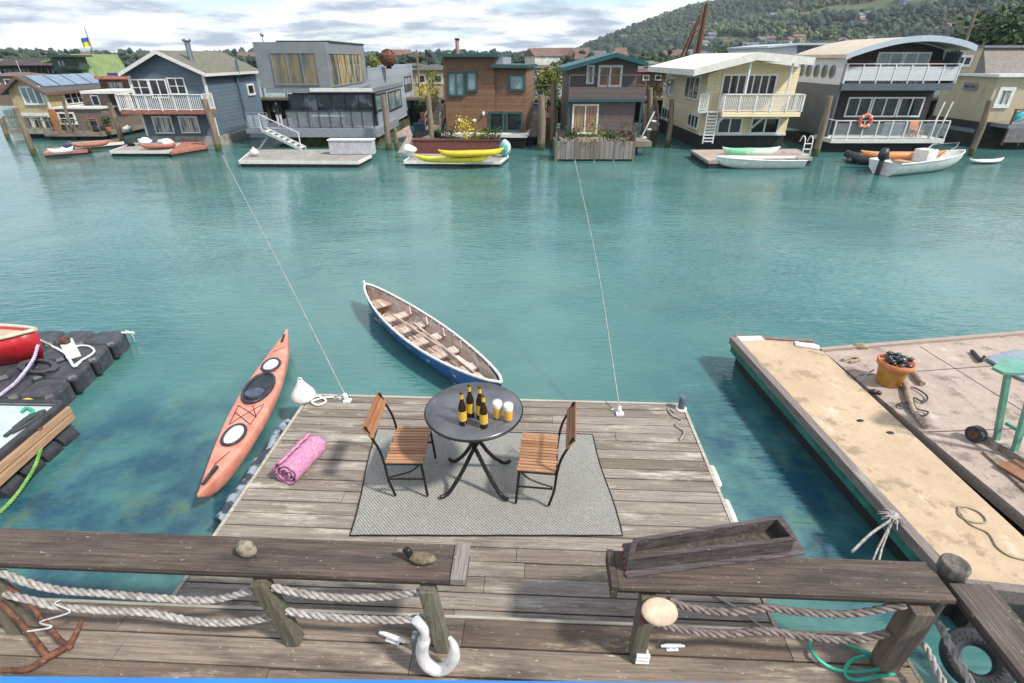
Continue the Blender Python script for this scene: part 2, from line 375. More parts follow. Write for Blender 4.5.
sil = [(-300, 70), (0, 66), (60, 65), (95, 57), (125, 55), (160, 57), (220, 63), (300, 64), (500, 64.5), (540, 63), (560, 60), (585, 50), (620, 38), (650, 28), (680, 19), (712, 10), (740, 0), (780, -12), (840, -26), (1000, -60), (1300, -110)]
YC = 1150.0
sx_ = []; sz_ = []
for a, b in sil:
    x, z = F(a, b, YC); sx_.append(x); sz_.append(z)
def land_z(X, Y):
    cz = np.interp(X, sx_, sz_)
    s = np.clip((Y - 190) / (YC - 190), 0, 1); s = s * s * (3 - 2 * s) * 0.7 + s * 0.3
    base = np.where(Y > YC, cz - (Y - YC) * 0.05, np.maximum(cz, 0) * s)
    amp = np.clip(cz / 60, 0, 1) * np.clip(s * (1.15 - s) * 4, 0, 1)
    w = np.sin(X * 0.021 + 1) * np.cos(Y * 0.017) * 7 + np.sin(X * 0.008 - Y * 0.006) * 9
    return base + amp * w + 0.8 * np.clip((Y - 190) / 30, -2, 1)
gx = np.linspace(-1500, 2000, 141); gy = np.concatenate([np.linspace(165, 400, 16), np.linspace(420, 1700, 52)])
GX, GY = np.meshgrid(gx, gy); GZ = land_z(GX, GY)
vs = [tuple(v) for v in np.stack([GX.ravel(), GY.ravel(), GZ.ravel()], 1)]
nx_ = len(gx); fs = [(j * nx_ + i, j * nx_ + i + 1, (j + 1) * nx_ + i + 1, (j + 1) * nx_ + i) for j in range(len(gy) - 1) for i in range(nx_ - 1)]
mb = MB(); mb.add(vs, fs, 0, True)
struct('hill', mb, pm('hill_grass', (0.075, 0.105, 0.04), (0.04, 0.06, 0.028), 0.95, scale=0.012, bmp=0, detail=8))

def ico():
    p = (1 + 5 ** .5) / 2
    v = np.array([(-1, p, 0), (1, p, 0), (-1, -p, 0), (1, -p, 0), (0, -1, p), (0, 1, p), (0, -1, -p), (0, 1, -p), (p, 0, -1), (p, 0, 1), (-p, 0, -1), (-p, 0, 1)], float)
    v /= np.linalg.norm(v[0])
    f = [(0, 11, 5), (0, 5, 1), (0, 1, 7), (0, 7, 10), (0, 10, 11), (1, 5, 9), (5, 11, 4), (11, 10, 2), (10, 7, 6), (7, 1, 8), (3, 9, 4), (3, 4, 2), (3, 2, 6), (3, 6, 8), (3, 8, 9), (4, 9, 5), (2, 4, 11), (6, 2, 10), (8, 6, 7), (9, 8, 1)]
    return v, np.array(f)
IV, IF = ico()
def clumps(name, cen, rad, tone, m, seed=0):
    rs = np.random.RandomState(seed); n = len(cen)
    jit = 1 + rs.uniform(-0.48, 0.42, (n, 12, 1))
    V = (IV[None] * jit) * rad[:, None, :] + cen[:, None, :]
    Fc = IF[None] + (np.arange(n) * 12)[:, None, None]
    me = bpy.data.meshes.new(name); V = V.reshape(-1, 3); Fc = Fc.reshape(-1, 3)
    me.vertices.add(len(V)); me.vertices.foreach_set('co', V.ravel())
    me.loops.add(Fc.size); me.loops.foreach_set('vertex_index', Fc.ravel().astype(np.int32))
    me.polygons.add(len(Fc)); me.polygons.foreach_set('loop_start', np.arange(0, Fc.size, 3, dtype=np.int32))
    me.update(calc_edges=True)
    a = me.attributes.new('rnd', 'FLOAT', 'FACE'); a.data.foreach_set('value', np.repeat(tone, 20).astype(np.float32))
    me.materials.append(m); o = bpy.data.objects.new(name, me); COL.objects.link(o); return o
def wood_leaf():
    m, t, b = nodes('wood_canopy')
    at = t.nodes.new('ShaderNodeAttribute'); at.attribute_name = 'rnd'
    r = t.nodes.new('ShaderNodeValToRGB'); e = r.color_ramp.elements
    e[0].position = 0; e[0].color = (0.012, 0.026, 0.018, 1); e[1].position = 1; e[1].color = (0.13, 0.165, 0.06, 1)
    for p, c in ((0.35, (0.022, 0.044, 0.032, 1)), (0.6, (0.040, 0.068, 0.040, 1)), (0.85, (0.072, 0.102, 0.045, 1))):
        x = e.new(p); x.color = c
    t.links.new(at.outputs['Fac'], r.inputs[0]); t.links.new(r.outputs[0], b.inputs['Base Color']); b.inputs['Roughness'].default_value = 0.9
    return m
rs = np.random.RandomState(5)
NT = 20000
X = rs.uniform(-650, 1500, NT * 3); Y = 215 + rs.uniform(0, 1, NT * 3) ** 0.8 * 985
cz = np.interp(X, sx_, sz_)
lowf = np.array([mnoise.noise(Vector((x * 0.006, y * 0.006, 0))) for x, y in zip(X, Y)])
keep = (np.abs(X / Y) < 1.02) & (lowf > -0.30) & ((cz > 4) | (Y > 650)) & (Y > 300)
X, Y, lowf = X[keep][:NT], Y[keep][:NT], lowf[keep][:NT]
Z = land_z(X, Y)
cens = []; rads = []; tones = []
for k in range(4):
    r = rs.uniform(1.8, 4.2, len(X)) * (0.8 + 0.4 * (lowf > 0.1)) * (0.55 + 0.45 * np.clip(Y / 700, 0, 1)) * (0.8 if k else 1.1)
    off = rs.uniform(-3.2, 3.2, (len(X), 3)); off[:, 2] = r * 0.7 + rs.uniform(0, 5.0, len(X))
    cens.append(np.stack([X, Y, Z], 1) + off); rads.append(np.stack([r, r, r * rs.uniform(0.8, 1.5, len(X))], 1))
    tones.append(np.clip(0.44 - lowf * 1.1 + rs.normal(0, 0.2, len(X)), 0, 1))
nX = rs.uniform(-330, 420, 420); nY = rs.uniform(205, 330, 420); nZ = land_z(nX, nY)
for k in range(16):
    r = rs.uniform(.7, 1.5, 420); off = rs.normal(0, 1.9, (420, 3)); off[:, 2] = 1.2 + np.abs(rs.normal(0, 1.7, 420)) + r * .5
    cens.append(np.stack([nX, nY, nZ], 1) + off); rads.append(np.stack([r, r, r], 1)); tones.append(np.clip(rs.normal(.4, .22, 420), 0, 1))
o = clumps('hillside_wood', np.concatenate(cens), np.concatenate(rads), np.concatenate(tones), wood_leaf())
o['kind'] = 'stuff'; tag(o, 'dense green wood covering the hillside behind the houseboats', 'woodland')

mb = MB(); mb.box(-3100, 3100, -90, 3100, min(-20, float(GZ.min()) - 1), max(150, float(GZ.max()) + 40)); print('GZ', GZ.min(), GZ.max())
hz_ = mb.build('haze', bpy.data.materials.new('air_haze')); hz_['kind'] = 'stuff'; hm = hz_.data.materials[0]; hm.use_nodes = True; hm.node_tree.nodes.clear()
ho = hm.node_tree.nodes.new('ShaderNodeOutputMaterial'); hv = hm.node_tree.nodes.new('ShaderNodeVolumePrincipled'); hv.inputs['Color'].default_value = (.82, .9, 1, 1); hv.inputs['Density'].default_value = 0.00013; hm.node_tree.links.new(hv.outputs[0], ho.inputs['Volume'])
# houses of the town on the lower slope and along the far shore
tw = [pm('town_white', (0.62, 0.61, 0.57), None, 0.8, scale=0.5, bmp=0), pm('town_cream', (0.52, 0.45, 0.33), None, 0.8, scale=0.5, bmp=0),
      pm('town_brown', (0.22, 0.14, 0.10), None, 0.8, scale=0.5, bmp=0), pm('town_blue_grey', (0.20, 0.25, 0.30), None, 0.8, scale=0.5, bmp=0)]
tr = [pm('roof_grey', (0.16, 0.16, 0.17), None, 0.9, scale=0.5, bmp=0), pm('roof_red', (0.17, 0.105, 0.085), None, 0.9, scale=0.5, bmp=0)]
rd = random.Random(11)
tl = ['white', 'cream', 'brown', 'blue-grey']; tl2 = ['grey', 'reddish']
marks = [(60, 'above the tan gable'), (130, 'beside the green roofed ark'), (250, 'behind the blue houseboat'), (400, 'behind the modern grey houseboat'), (450, 'left of the cedar houseboat'), (535, 'behind the cedar houseboat'), (560, 'between the cedar and maroon houseboats'), (645, 'above the maroon houseboat'), (715, 'around the rusty crane'), (790, 'above the yellow houseboat'), (860, 'above the slanted grey roof'), (950, 'above the arched roof'), (1024, 'near the tan mast')]
used = set()
def town_house(x, y, z, w, d, h, a, up):
    fx_ = 512 + x / (y * CP) * FPX
    if not 0 < fx_ < 1024: return
    mk = next(b for a_, b in marks if fx_ < a_)
    opt = [(c, r, u) for c in (0, 1, 2, 3, 0, 1) for r in (0, 1) for u in ((up,)) if (c, r, u, mk) not in used]
    if not opt: return
    ci, ri, u_ = rd.choice(opt); used.add((ci, ri, u_, mk))
    t = thing('town_house', f'{"hillside" if up else "waterfront"} {tl[ci]} house with {tl2[ri]} gable roof {mk}', 'house', (x, y, z), a, f'{tl[ci]} town houses with {tl2[ri]} roofs')
    T = t.matrix_basis
    MB(T).box(-w / 2, w / 2, -d / 2, d / 2, -3, h).build('wall', tw[ci], t)
    MB(T).px([(-d / 2 - .5, h + .01), (d / 2 + .5, h + .01), (0, h + d * .3)], -w / 2 - .5, w / 2 + .5).build('roof', tr[ri], t)
    for k in range(3):
        for zz in (1.2, 4.0):
            if zz + 1.4 < h: MB(T).box(-w / 2 + w * (k + .25) / 3, -w / 2 + w * (k + .7) / 3, -d / 2 - .05, -d / 2 + .2, zz, zz + 1.4).build('window', glass, t)
for i in range(95):
    if i < 34: x = rd.uniform(10, 330); y = rd.uniform(205, 330)
    elif i < 46: x = rd.uniform(-500, -20); y = rd.uniform(250, 480)
    else: y = rd.uniform(400, 900); x = y * rd.uniform(0.07, 0.8)
    z = float(land_z(np.array([x]), np.array([y]))[0])
    town_house(x, y, z, rd.uniform(7, 13), rd.uniform(7, 10), rd.uniform(4, 6.5) + (3 if i >= 46 else 0), rd.uniform(-0.5, 0.5), i >= 46)

def tree(name, label, px_, Y, top_py, w, m=leaf_m, n=500, group=None, z0=0.5, seed=1, size=0.22, rise=0.45, flat=1.0):
    x, zt = F(px_, top_py, Y); h = zt - z0
    t = thing(name, label, 'tree', (x, Y, z0), 0, group)
    tb = MB().tube(curve([(x, Y, z0 - .3), (x + .05 * h, Y, z0 + h * .4), (x - .02 * h, Y, z0 + h * .85)], 4), [h * .03 * (1 - .7 * k / 8) for k in range(9)], 7)
    rr = random.Random(seed)
    for k in range(5):
        a = rr.uniform(0, 6.28); b0 = Vector((x, Y, z0 + h * rr.uniform(.35, .6)))
        tb.tube([b0, b0 + Vector((math.cos(a) * w * .3, math.sin(a) * w * .3, h * .25))], [h * .014, h * .005], 5)
    tb.build('trunk', bark, t)
    MB().leaves((x, Y, z0 + h * (rise + 1) / 2), w * .62, w * .62, h * (1 - rise) * .62 * flat, n, size, seed).build('crown', m, t)
    return t
for i, (a, yy, tp, w, mm, lb) in enumerate([
        (548, 62, 70, 2.6, leaf_y, 'yellow-green bushy tree between the cedar and maroon houseboats'),
        (572, 150, 66, 12, leaf_m, 'dark tree above the maroon houseboat roof line'), (655, 120, 64, 9, leaf_y, 'bright yellow-green tree left of the rusty crane'),
        (648, 190, 58, 13, leaf_m, 'dark rounded tree behind the left of the yellow houseboat'), (735, 230, 47, 18, leaf_m, 'dark spreading tree above the yellow houseboat roof'),
        (760, 220, 50, 14, leaf_y, 'light green tree left of the grey slanted roof'), (795, 240, 44, 18, leaf_m, 'dark tree over the slanted grey roof'),
        (1010, 75, 14, 9, leaf_m, 'tall dark cypress at the right edge'), (985, 90, 40, 8, leaf_m, 'low dark green tree beside the tan mast'),
        (380, 75, 60, 3, leaf_y, 'small yellow-green tree behind the modern grey houseboat')]):
    tree('tree', lb, a, yy, tp, w, mm, int(700 + w * 260), seed=i + 3, size=min(.42, 0.10 * w ** .7), rise=0.25)

# marina beyond the left end: moored boats and low sheds
def far_boat(px_, py_, L, col, label, mast=0):
    p = P(px_, py_, 0); t = thing('moored_boat', label, 'boat', p, 0.1, None); T = t.matrix_basis
    rings = []
    for k in range(9):
        u = k / 8; w = math.sin(min(1, (1 - u) * 1.6) * math.pi / 2) * L * .14; z = L * (.09 + .04 * u * u)
        x = (u - .5) * L; rings.append([(x, -w, z), (x, -w * .7, -.2), (x, w * .7, -.2), (x, w, z)])
    MB(T).loft(rings, smooth=False).build('hull', col, t)
    MB(T).py([(-L * .25, L * .11), (L * .2, L * .11), (L * .12, L * .24), (-L * .22, L * .24)], -L * .09, L * .09).build('cabin', white, t)
    if mast: MB(T).tube([(0, 0, L * .1), (0, 0, mast)], .06, 6).build('mast', wtrim, t)
navy = pm('navy_paint', (0.03, 0.05, 0.12), None, 0.4)
far_boat(8, 74, 9, white, 'white cabin boat moored farthest left in the marina')
far_boat(30, 70, 12, white, 'long white boat in the far marina')
far_boat(2, 86, 7, navy, 'navy hulled boat at the left edge of the marina')
far_boat(24, 80, 8, white, 'white boat moored behind the tan gabled houseboat', 5)
far_boat(52, 72, 11, navy, 'navy boat in front of the distant shore', 7)
# low ridge pier sheds at the left
for i, (a, b, w, ci, lb) in enumerate([(12, 66, 26, 0, 'long white shed on the far shore at the left edge'), (42, 68, 20, 2, 'brown shed on the far shore left of the green roof'), (78, 66, 22, 1, 'cream shed on the far shore behind the green roof')]):
    p = P(a, b + 4, 0.5); t = thing('shore_shed', lb, 'shed', (p.x, 180, .3))
    x = F(a, 66, 180)[0]; t.matrix_basis = Matrix.Translation((x, 180, .3)); t.location = (x, 180, .3); T = t.matrix_basis
    MB(T).box(-w / 2, w / 2, -4, 4, -1, 3.2).build('wall', tw[ci], t); MB(T).px([(-4.6, 3.21), (4.6, 3.21), (0, 5)], -w / 2 - .6, w / 2 + .6).build('roof', tr[i % 2], t)
    m = MB(T)
    for k in range(6): m.box(-w / 2 + w * (k + .3) / 6, -w / 2 + w * (k + .7) / 6, -4.06, -3.9, 1, 2.3)
    m.build('window', glass, t)

# ================================================================== FLOAT, WALKWAY, RAILINGS
ZF, ZD, ZC = 0.45, 0.60, 1.62
fl = (PD(308, 394, ZF).x + PD(180, 590, ZF).x) / 2; fr = (PD(685, 408, ZF).x + PD(731, 520, ZF).x) / 2
fy = (PD(330, 395, ZF).y + PD(660, 404, ZF).y) / 2
vd = (PD(110, 603, ZD).y + PD(740, 631, ZD).y) / 2          # far edge of the upper walkway
ur = PD(890, 655, ZD).x + 0.12
def boards(mb, x0, x1, y0, y1, z, w, th=0.045, gap=0.012, seed=1, joints=True):
    rr = random.Random(seed); y = y0
    while y < y1 - 0.02:
        ye = min(y + w, y1); cuts = [x0]
        if joints:
            x = x0 + rr.uniform(1.2, 4.5)
            while x < x1 - 0.8: cuts.append(x); x += rr.uniform(2.6, 4.8)
        cuts.append(x1)
        for a, b in zip(cuts, cuts[1:]):
            dz = rr.uniform(-0.006, 0.004)
            mb.box(a + .003 + (rr.uniform(-.02, .02) if a == x0 else 0), b - .003 + (rr.uniform(-.02, .02) if b == x1 else 0), y, ye - gap - rr.uniform(0, .008), z - th, z + dz, rr.random() ** 1.5 + 0.001)
        y = ye
t = thing('float_dock', 'weathered timber float dock carrying the rug and bistro set', 'dock', tuple(DM @ Vector((0, (fy + vd) / 2, 0))), -TH)
m = MB(DM); boards(m, fl + .03, fr - .03, vd - 0.6, fy - .03, ZF, 0.2, seed=4); m.build('decking', dwood, t)
m = MB(DM)
for a, b in (((fl + .1, vd - .6), (fl + .1, fy - .1)), ((fr - .1, vd - .6), (fr - .1, fy - .1)), ((0, vd - .6), (0, fy - .1))):
    m.box(a[0] - .07, a[0] + .07, a[1], b[1], ZF - .3, ZF - .05)
m.box(fl + .2, fr - .2, fy - .25, fy - .11, ZF - .3, ZF - .05)
m.build('joist', pwood, t)
m = MB(DM)
m.box(fl, fr, fy - .028, fy + .02, ZF - .12, ZF + .012); m.box(fr - .028, fr + .015, vd, fy - .03, ZF - .12, ZF + .010); m.box(fl - .015, fl + .028, vd, fy - .03, ZF - .12, ZF + .008)
m.build('edge_trim', wood('edge_wood', (0.52, 0.48, 0.40), (0.30, 0.27, 0.22), (0.7, 0.68, 0.6), None, 0), t)
for i in range(3):
    for j in range(2):
        MB(DM).box(lerp(fl, fr, .04 + i * .33), lerp(fl, fr, .28 + i * .33), lerp(vd, fy, .05 + j * .5), lerp(vd, fy, .42 + j * .5), -.3, ZF - .31).build('flotation_block', blackp, t)

t = thing('walkway', 'dark planked walkway of the near houseboat under the rope railing', 'deck', tuple(DM @ Vector((0, vd - 1, 0))), -TH)
m = MB(DM); ul = -6.5
boards(m, ul, ur, vd - 0.27 * 9, vd, ZD, 0.27, 0.05, 0.014, 8); m.build('decking', nwood, t)
m = MB(DM); m.box(ul, ur, vd + .002, vd + .03, ZD - .2, ZD + .004); m.build('fascia', wood('edge_wood', (0.5, 0.5, 0.5), (0.3, 0.3, 0.3)), t)
MB(DM).box(ur + .002, ur + .04, vd - 2.4, vd, ZD - .2, ZD + .004).build('side_board', pwood, t)
m = MB(DM)
for u in (-5, -2.5, 0, 2.3): m.box(u, u + .2, vd - 2.4, vd - .05, -.4, ZD - .06)
m.build('beam', pwood, t)

# railing: posts stand at v = vp
vp = (PD(296, 640, ZD).y + PD(443, 648, ZD).y) / 2
cf = PD(230, 576, ZC).y; cbk = (PD(230, 537, ZC).y + PD(440, 543, ZC).y) / 2
cap_w = 0.37; cf = cbk - cap_w
def post(m, ub, ut, v, z1, w=.13):
    a = Vector((ub, v, ZD)); b = Vector((ut, v, z1)); m.bar(a, b, w, w, random.random(), up=(0, 1, 0))
rl = thing('rope_railing', 'timber railing with long flat cap and two sagging ropes, left of the gap', 'railing', tuple(DM @ Vector((-2.5, vp, ZD))), -TH)
ue = RV(464, 565, cf).x
m = MB(DM); m.box(-7.0, ue - .13, cf, cbk, ZC - .05, ZC, .4); m.box(-7.0, ue - .002, cf + .04, cbk - .04, ZC - .13, ZC - .052, .8)
m.build('top_rail', rwood, rl, .006)
m = MB(DM); m.box(ue - .128, ue, cf - .004, cbk + .004, ZC - .052, ZC + .02, .1); m.build('end_block', wood('pale_rail_wood', (0.34, 0.30, 0.27), (0.16, 0.13, 0.12), None, None, 1), rl, .005)
pub = [(RV(22, 632, vp).x, RV(-12, 575, vp).x), (RV(296, 641, vp).x, RV(256, 572, vp).x), (RV(444, 649, vp).x, RV(426, 580, vp).x)]
for ub, ut in [(-5.6, -5.7)] + pub:
    m = MB(DM); post(m, ub, ut, vp, ZC - .131); m.build('post', pwood, rl, .008)
def rope_px(par, pts, v, rad=.036, name='rope', m_=rope_m, pitch=.23):
    p = [RV(a, b, v) for a, b in pts]; mb = MB(DM); twisted(mb, p, rad, pitch); return mb.build(name, m_, par)
rope_px(rl, [(-90, 560), (-40, 566), (2, 573), (25, 582), (60, 590), (110, 594), (160, 598), (210, 600), (255, 590)], vp + .0)
rope_px(rl, [(-60, 592), (-10, 592), (22, 598), (60, 607), (110, 611), (150, 613), (200, 622), (240, 622), (272, 617)], vp)
rope_px(rl, [(272, 587), (300, 593), (345, 598), (390, 596), (424, 591)], vp)
rope_px(rl, [(286, 611), (320, 616), (360, 619), (400, 620), (432, 616)], vp)

rr_ = thing('rope_railing', 'timber railing with planter on its cap, ropes and round-headed corner post', 'railing', tuple(DM @ Vector((2.5, vp, ZD))), -TH)
us = RV(617, 575, cf).x; uc = RV(944, 577, (cf + cbk) / 2).x
m = MB(DM); m.box(us + .03, uc, cf, cbk, ZC - .05, ZC, .4); m.box(us + .03, uc - .002, cf + .04, cbk - .04, ZC - .13, ZC - .052, .8); m.build('top_rail', rwood, rr_, .006)
m = MB(DM); m.box(us - .03, us + .028, cf - .004, cbk + .004, ZC - .14, ZC + .01, .9); m.build('end_block', rwood, rr_, .005)
p3 = (RV(636, 657, vp).x, RV(650, 588, vp).x); p4 = (RV(886, 660, vp).x, RV(928, 592, vp).x)
m = MB(DM); post(m, p3[0], p3[1], vp, ZC - .131); m.build('post', pwood, rr_, .008)
m = MB(DM); post(m, p4[0], p4[1], vp, ZC - .131, .165); m.build('post', wood('brown_post', (0.26, 0.20, 0.16), (0.10, 0.075, 0.06), (0.45, 0.4, 0.33), (0.05, 0.07, 0.06), 2, bscale=2, pale_lo=.64), rr_, .01)
m = MB(DM); q = RV(652, 585, vp - .09); m.bar((q.x, vp - .075, ZD + .62), (q.x + .03, vp - .075, ZC - .13), .07, .015); m.build('bracket', rustm, rr_)
# side rail running back towards the house
hx = PD(957, 566, ZC + .06)
m = MB(DM); su = uc + .05; m.box(su, su + .34, vp - 3.2, cbk - .2, ZC - .055, ZC - .005, .3); m.box(su + .04, su + .3, vp - 3.2, cbk - .22, ZC - .14, ZC - .057, .8); m.build('side_rail', rwood_y, rr_, .006)
m = MB(DM); m.lathe([(.085, -1.02), (.085, -.05), (.108, -.03), (.112, .05), (.106, .075), (.092, .082), (.08, .06), (.03, .057)], (hx.x - .02, hx.y, ZC + .02), 24); m.build('corner_post', wood('cap_wood', (0.20, 0.175, 0.155), (0.06, 0.05, 0.045), (0.4, 0.4, 0.4), None, 2, gs=.6), rr_)
rope_px(rr_, [(668, 600), (690, 608), (730, 612), (765, 608), (800, 612), (850, 614), (905, 605)], vp, m_=rope_d)
rope_px(rr_, [(650, 621), (680, 629), (720, 634), (765, 631), (800, 636), (850, 640), (888, 633)], vp, m_=rope_d)
sv = su + .12
for a, b in ((-.05, .62), (-.1, .3)):
    c = [Vector((sv - .12, vp + .05, ZD + b)), Vector((sv - .1, vp - .5, ZD + b - .14)), Vector((sv - .1, vp - 1.1, ZD + b - .16)), Vector((sv - .05, vp - 1.9, ZD + b))]
    mb = MB(DM); twisted(mb, c, .036, .23); mb.build('rope', rope_m, rr_)
m = MB(DM); m.bar((sv, vp - 2.2, ZD), (sv, vp - 2.2, ZC - .14), .13, .13, .4); m.build('post', pwood, rr_, .008)

# blue parapet cap of the balcony the picture is taken from
q0 = P(-40, 676, 4.72); q1 = P(860, 684, 4.72)
t = thing('balcony_rail', 'bright blue painted rail cap along the bottom edge', 'railing', tuple(q0))
d = (q1 - q0); nrm = Vector((d.y, -d.x, 0)).normalized() * .1
MB().prism([q0 - d * .3, q1 + d * .2, q1 + d * .2 + nrm, q0 - d * .3 + nrm], (0, 0, -.05)).build('cap', pm('blue_paint', (0.03, 0.20, 0.62), (0.025, 0.15, 0.5), 0.35), t)
MB().prism([q0 - d * .3 + nrm * .4 - Vector((0, 0, .051)), q1 + d * .2 + nrm * .4 - Vector((0, 0, .051)), q1 + d * .2 + nrm * .6 - Vector((0, 0, .051)), q0 - d * .3 + nrm * .6 - Vector((0, 0, .051))], (0, 0, -.6)).build('panel', white, t)

# ------------------------------------------------------------------ things on the railings and walkway
def at(u, v, z): return tuple(DM @ Vector((u, v, z)))
q = PD(249, 556, ZC)
o = MB(); o.blob((0, 0, .09), .085, .05, .10, 3, .16, 16, 12); o = o.build('stone', pm('sandstone', (0.42, 0.35, 0.26), (0.13, 0.11, 0.085), 0.9, 0, 18, 0.9)); tag(o, 'rough tan egg-shaped stone standing on the left rail cap', 'stone'); o.location = at(q.x, q.y, ZC)
q = PD(422, 562, ZC); t = thing('duck_decoy', 'wooden duck decoy with black head resting on the rail cap', 'decoy')
rg = []
for k in range(9):
    u = k / 8; w = math.sin(math.pi * min(1, u * .9 + .06)) ** .7; x = -.13 + .27 * u
    rg.append([(x, math.cos(a) * .062 * w, .05 + .012 * (u > .7) + math.sin(a) * .048 * w) for a in [i * math.pi / 6 for i in range(12)]])
MB().loft(rg).build('body', pm('decoy_wood', (0.20, 0.16, 0.10), (0.09, 0.07, 0.045), 0.7, 0, 25, 0.3), t)
m = MB(); m.blob((-.125, 0, .115), .04, .03, .034, 2, .05); m.tube([(-.10, 0, .06), (-.12, 0, .11)], [.035, .025], 8); hd = m.build('head', iron, t)
MB().loft([[(-.155, -.012, .115), (-.155, .012, .115), (-.155, .012, .105), (-.155, -.012, .105)], [(-.215, -.016, .103), (-.215, .016, .103), (-.215, .016, .098), (-.215, -.016, .098)]]).build('bill', pm('bill', (0.2, 0.19, 0.17)), hd)
t.location = at(q.x, q.y, ZC); t.rotation_euler = (0, 0, -.2)

# planter box on the right rail
t = thing('planter_box', 'long empty dark timber planter trough set askew on the right rail cap', 'planter', tuple(P(700, 560, ZC)))
pw_ = wood('planter_wood', (0.17, 0.135, 0.135), (0.038, 0.027, 0.028), (0.36, 0.33, 0.33), None, 0, pale_lo=.62)
zt7 = ZC + .17; zb7 = ZC + .028
TQ = [P(a, b, zt7) for a, b in ((633, 539.5), (781, 516.5), (796, 541), (627, 561))]                    # rim: back left, back right, front right, front left
BQ = [P(a, b, ZC + .026) for a, b in ((623, 543), (787, 521), (806, 553), (627, 577))]
MB().prism([Vector((p.x, p.y, ZC + .003)) for p in BQ], (0, 0, .022)).build('base_board', pw_, t, .003)
cen = sum(TQ, Vector()) / 4
def ins(p, q, k): return p + (q - p).normalized() * k
ua, ub_ = (TQ[1] - TQ[0]).normalized() * .05, (TQ[0] - TQ[3]).normalized() * .045
IQ = [TQ[0] + ua - ub_, TQ[1] - ua - ub_, TQ[2] - ua + ub_, TQ[3] + ua + ub_]; WQ = [Vector((lerp(cen.x, p.x, .985), lerp(cen.y, p.y, .93), p.z)) for p in TQ]; DQ = [Vector((p.x, p.y, zb7)) for p in WQ]; EQ = [Vector((p.x, p.y, zb7)) for p in IQ]
for k in range(4):
    k2 = (k + 1) % 4; m = MB(); m.prism([TQ[k], TQ[k2], IQ[k2], IQ[k]], (0, 0, .02), .2 + .2 * k); m.build('rim', pw_, t, .002)
    m = MB(); m.add([DQ[k], DQ[k2], EQ[k2], EQ[k]] + [p - Vector((0, 0, .002)) for p in (WQ[k], WQ[k2], IQ[k2], IQ[k])], [(0, 1, 5, 4), (2, 3, 7, 6), (4, 5, 6, 7)], .3 + .1 * k); m.build('side_board', pw_, t)
MB().prism([p + Vector((0, 0, .004)) for p in EQ], (0, 0, .02)).build('soil', pm('dry_soil', (0.10, 0.085, 0.07), (0.04, 0.033, 0.028), 1, 0, 30, .8), t)
m = MB()
for k in range(6): a = BQ[0].lerp(BQ[3], k / 6 + .03); b = BQ[0].lerp(BQ[3], k / 6 + .10); m.bar(a + Vector((-.006, 0, -.01)), b + Vector((-.006, 0, -.01)), .008, .02)
m.build('red_tape', pm('faded_red', (0.45, 0.09, 0.06), None, .7), t)

# pale wood disc on the gap-side post, with brackets
q = RV(654, 607, vp - .08)
o = MB(); o.lathe([(.10, -.012), (.145, -.01), (.15, .0), (.145, .014), (.09, .02), (.02, .022)], (0, 0, 0), 24, sy=.72); o = o.build('wood_disc', pm('pale_wood', (0.66, 0.52, 0.38), (0.5, 0.37, 0.26), .7, 0, 12, .2)); tag(o, 'pale oval wood slab fixed on top of the short post end', 'slab')
o.location = tuple(DM @ (q + Vector((.03, -.06, .03)))); o.rotation_euler = (R(38), 0, R(-6))
def cleat(px_, py_, z, s, label, rz=0, m_=white, name='dock_cleat'):
    q = PD(px_, py_, z); t = thing(name, label, 'cleat', at(q.x, q.y, z), rz - TH, 'white dock cleats'); T = t.matrix_basis
    MB(T).tube([(-1 * s, 0, .42 * s), (-.6 * s, 0, .5 * s), (0, 0, .48 * s), (.6 * s, 0, .5 * s), (1 * s, 0, .42 * s)], [.1 * s, .15 * s, .17 * s, .15 * s, .1 * s], 8).build('horn', m_, t)
    m = MB(T)
    for x in (-.28, .28): m.tube([(x * s, 0, 0), (x * s * .8, 0, .45 * s)], [.16 * s, .11 * s], 8)
    m.box(-.5 * s, .5 * s, -.2 * s, .2 * s, 0, .09 * s); m.build('foot', m_, t); return t
cleat(672, 649, ZD, .11, 'white horn cleat on walkway right of the pale wood slab', .05)
cleat(393, 641, ZD, .14, 'white horn cleat on walkway left of the white hook', -.3)
q = PD(640, 655, ZD); t = thing('hinge_bracket', 'small white metal bracket at the foot of the gap post', 'bracket', at(q.x, q.y - .05, ZD), -TH); T = t.matrix_basis
MB(T).box(-.05, .05, -.012, .012, .0, .16).build('plate', white, t, .004)
m = MB(T)
for z in (.03, .08, .13): m.tube([(-.06, -.03, z), (.06, -.03, z)], .02, 8)
m.build('knuckle', white, t)
# big white hook
q = PD(432, 668, ZD); t = thing('cargo_hook', 'large white painted cargo hook leaning against the rail post', 'hook', at(q.x, q.y + .02, ZD), -TH); T = t.matrix_basis
vh = PD(437, 674, ZD).y; cv = curve([RV(a, b, vh) for a, b in ((416, 620), (424, 630), (424, 640), (422, 651), (425, 662), (434, 669), (445, 668), (453, 659), (454, 647), (450, 638))], 5)
rad = [.04 if i < 10 else .056 if i < 36 else lerp(.056, .018, (i - 36) / (len(cv) - 37)) for i in range(len(cv))]
MB(DM).tube(cv, rad, 14).build('hook', pm('worn_white_paint', (0.70, 0.70, 0.70), (0.5, 0.51, 0.52), .45, 0, 14, .1), t)
m = MB(T)
for a in (.03, .10): m.bar((-.15, a, .34), (-.16, a + .02, .03), .05, .014)
m.tube([(-.17, .02, .28), (-.17, .14, .28)], .02, 8); m.build('sheave_plate', pm('dull_steel', (0.3, 0.33, 0.35), (0.15, 0.17, 0.2), .5, .5, 10, .2), t)

wv_ = pm('pale_cord', (0.55, 0.54, 0.52), None, .9, 0, 20, .3)
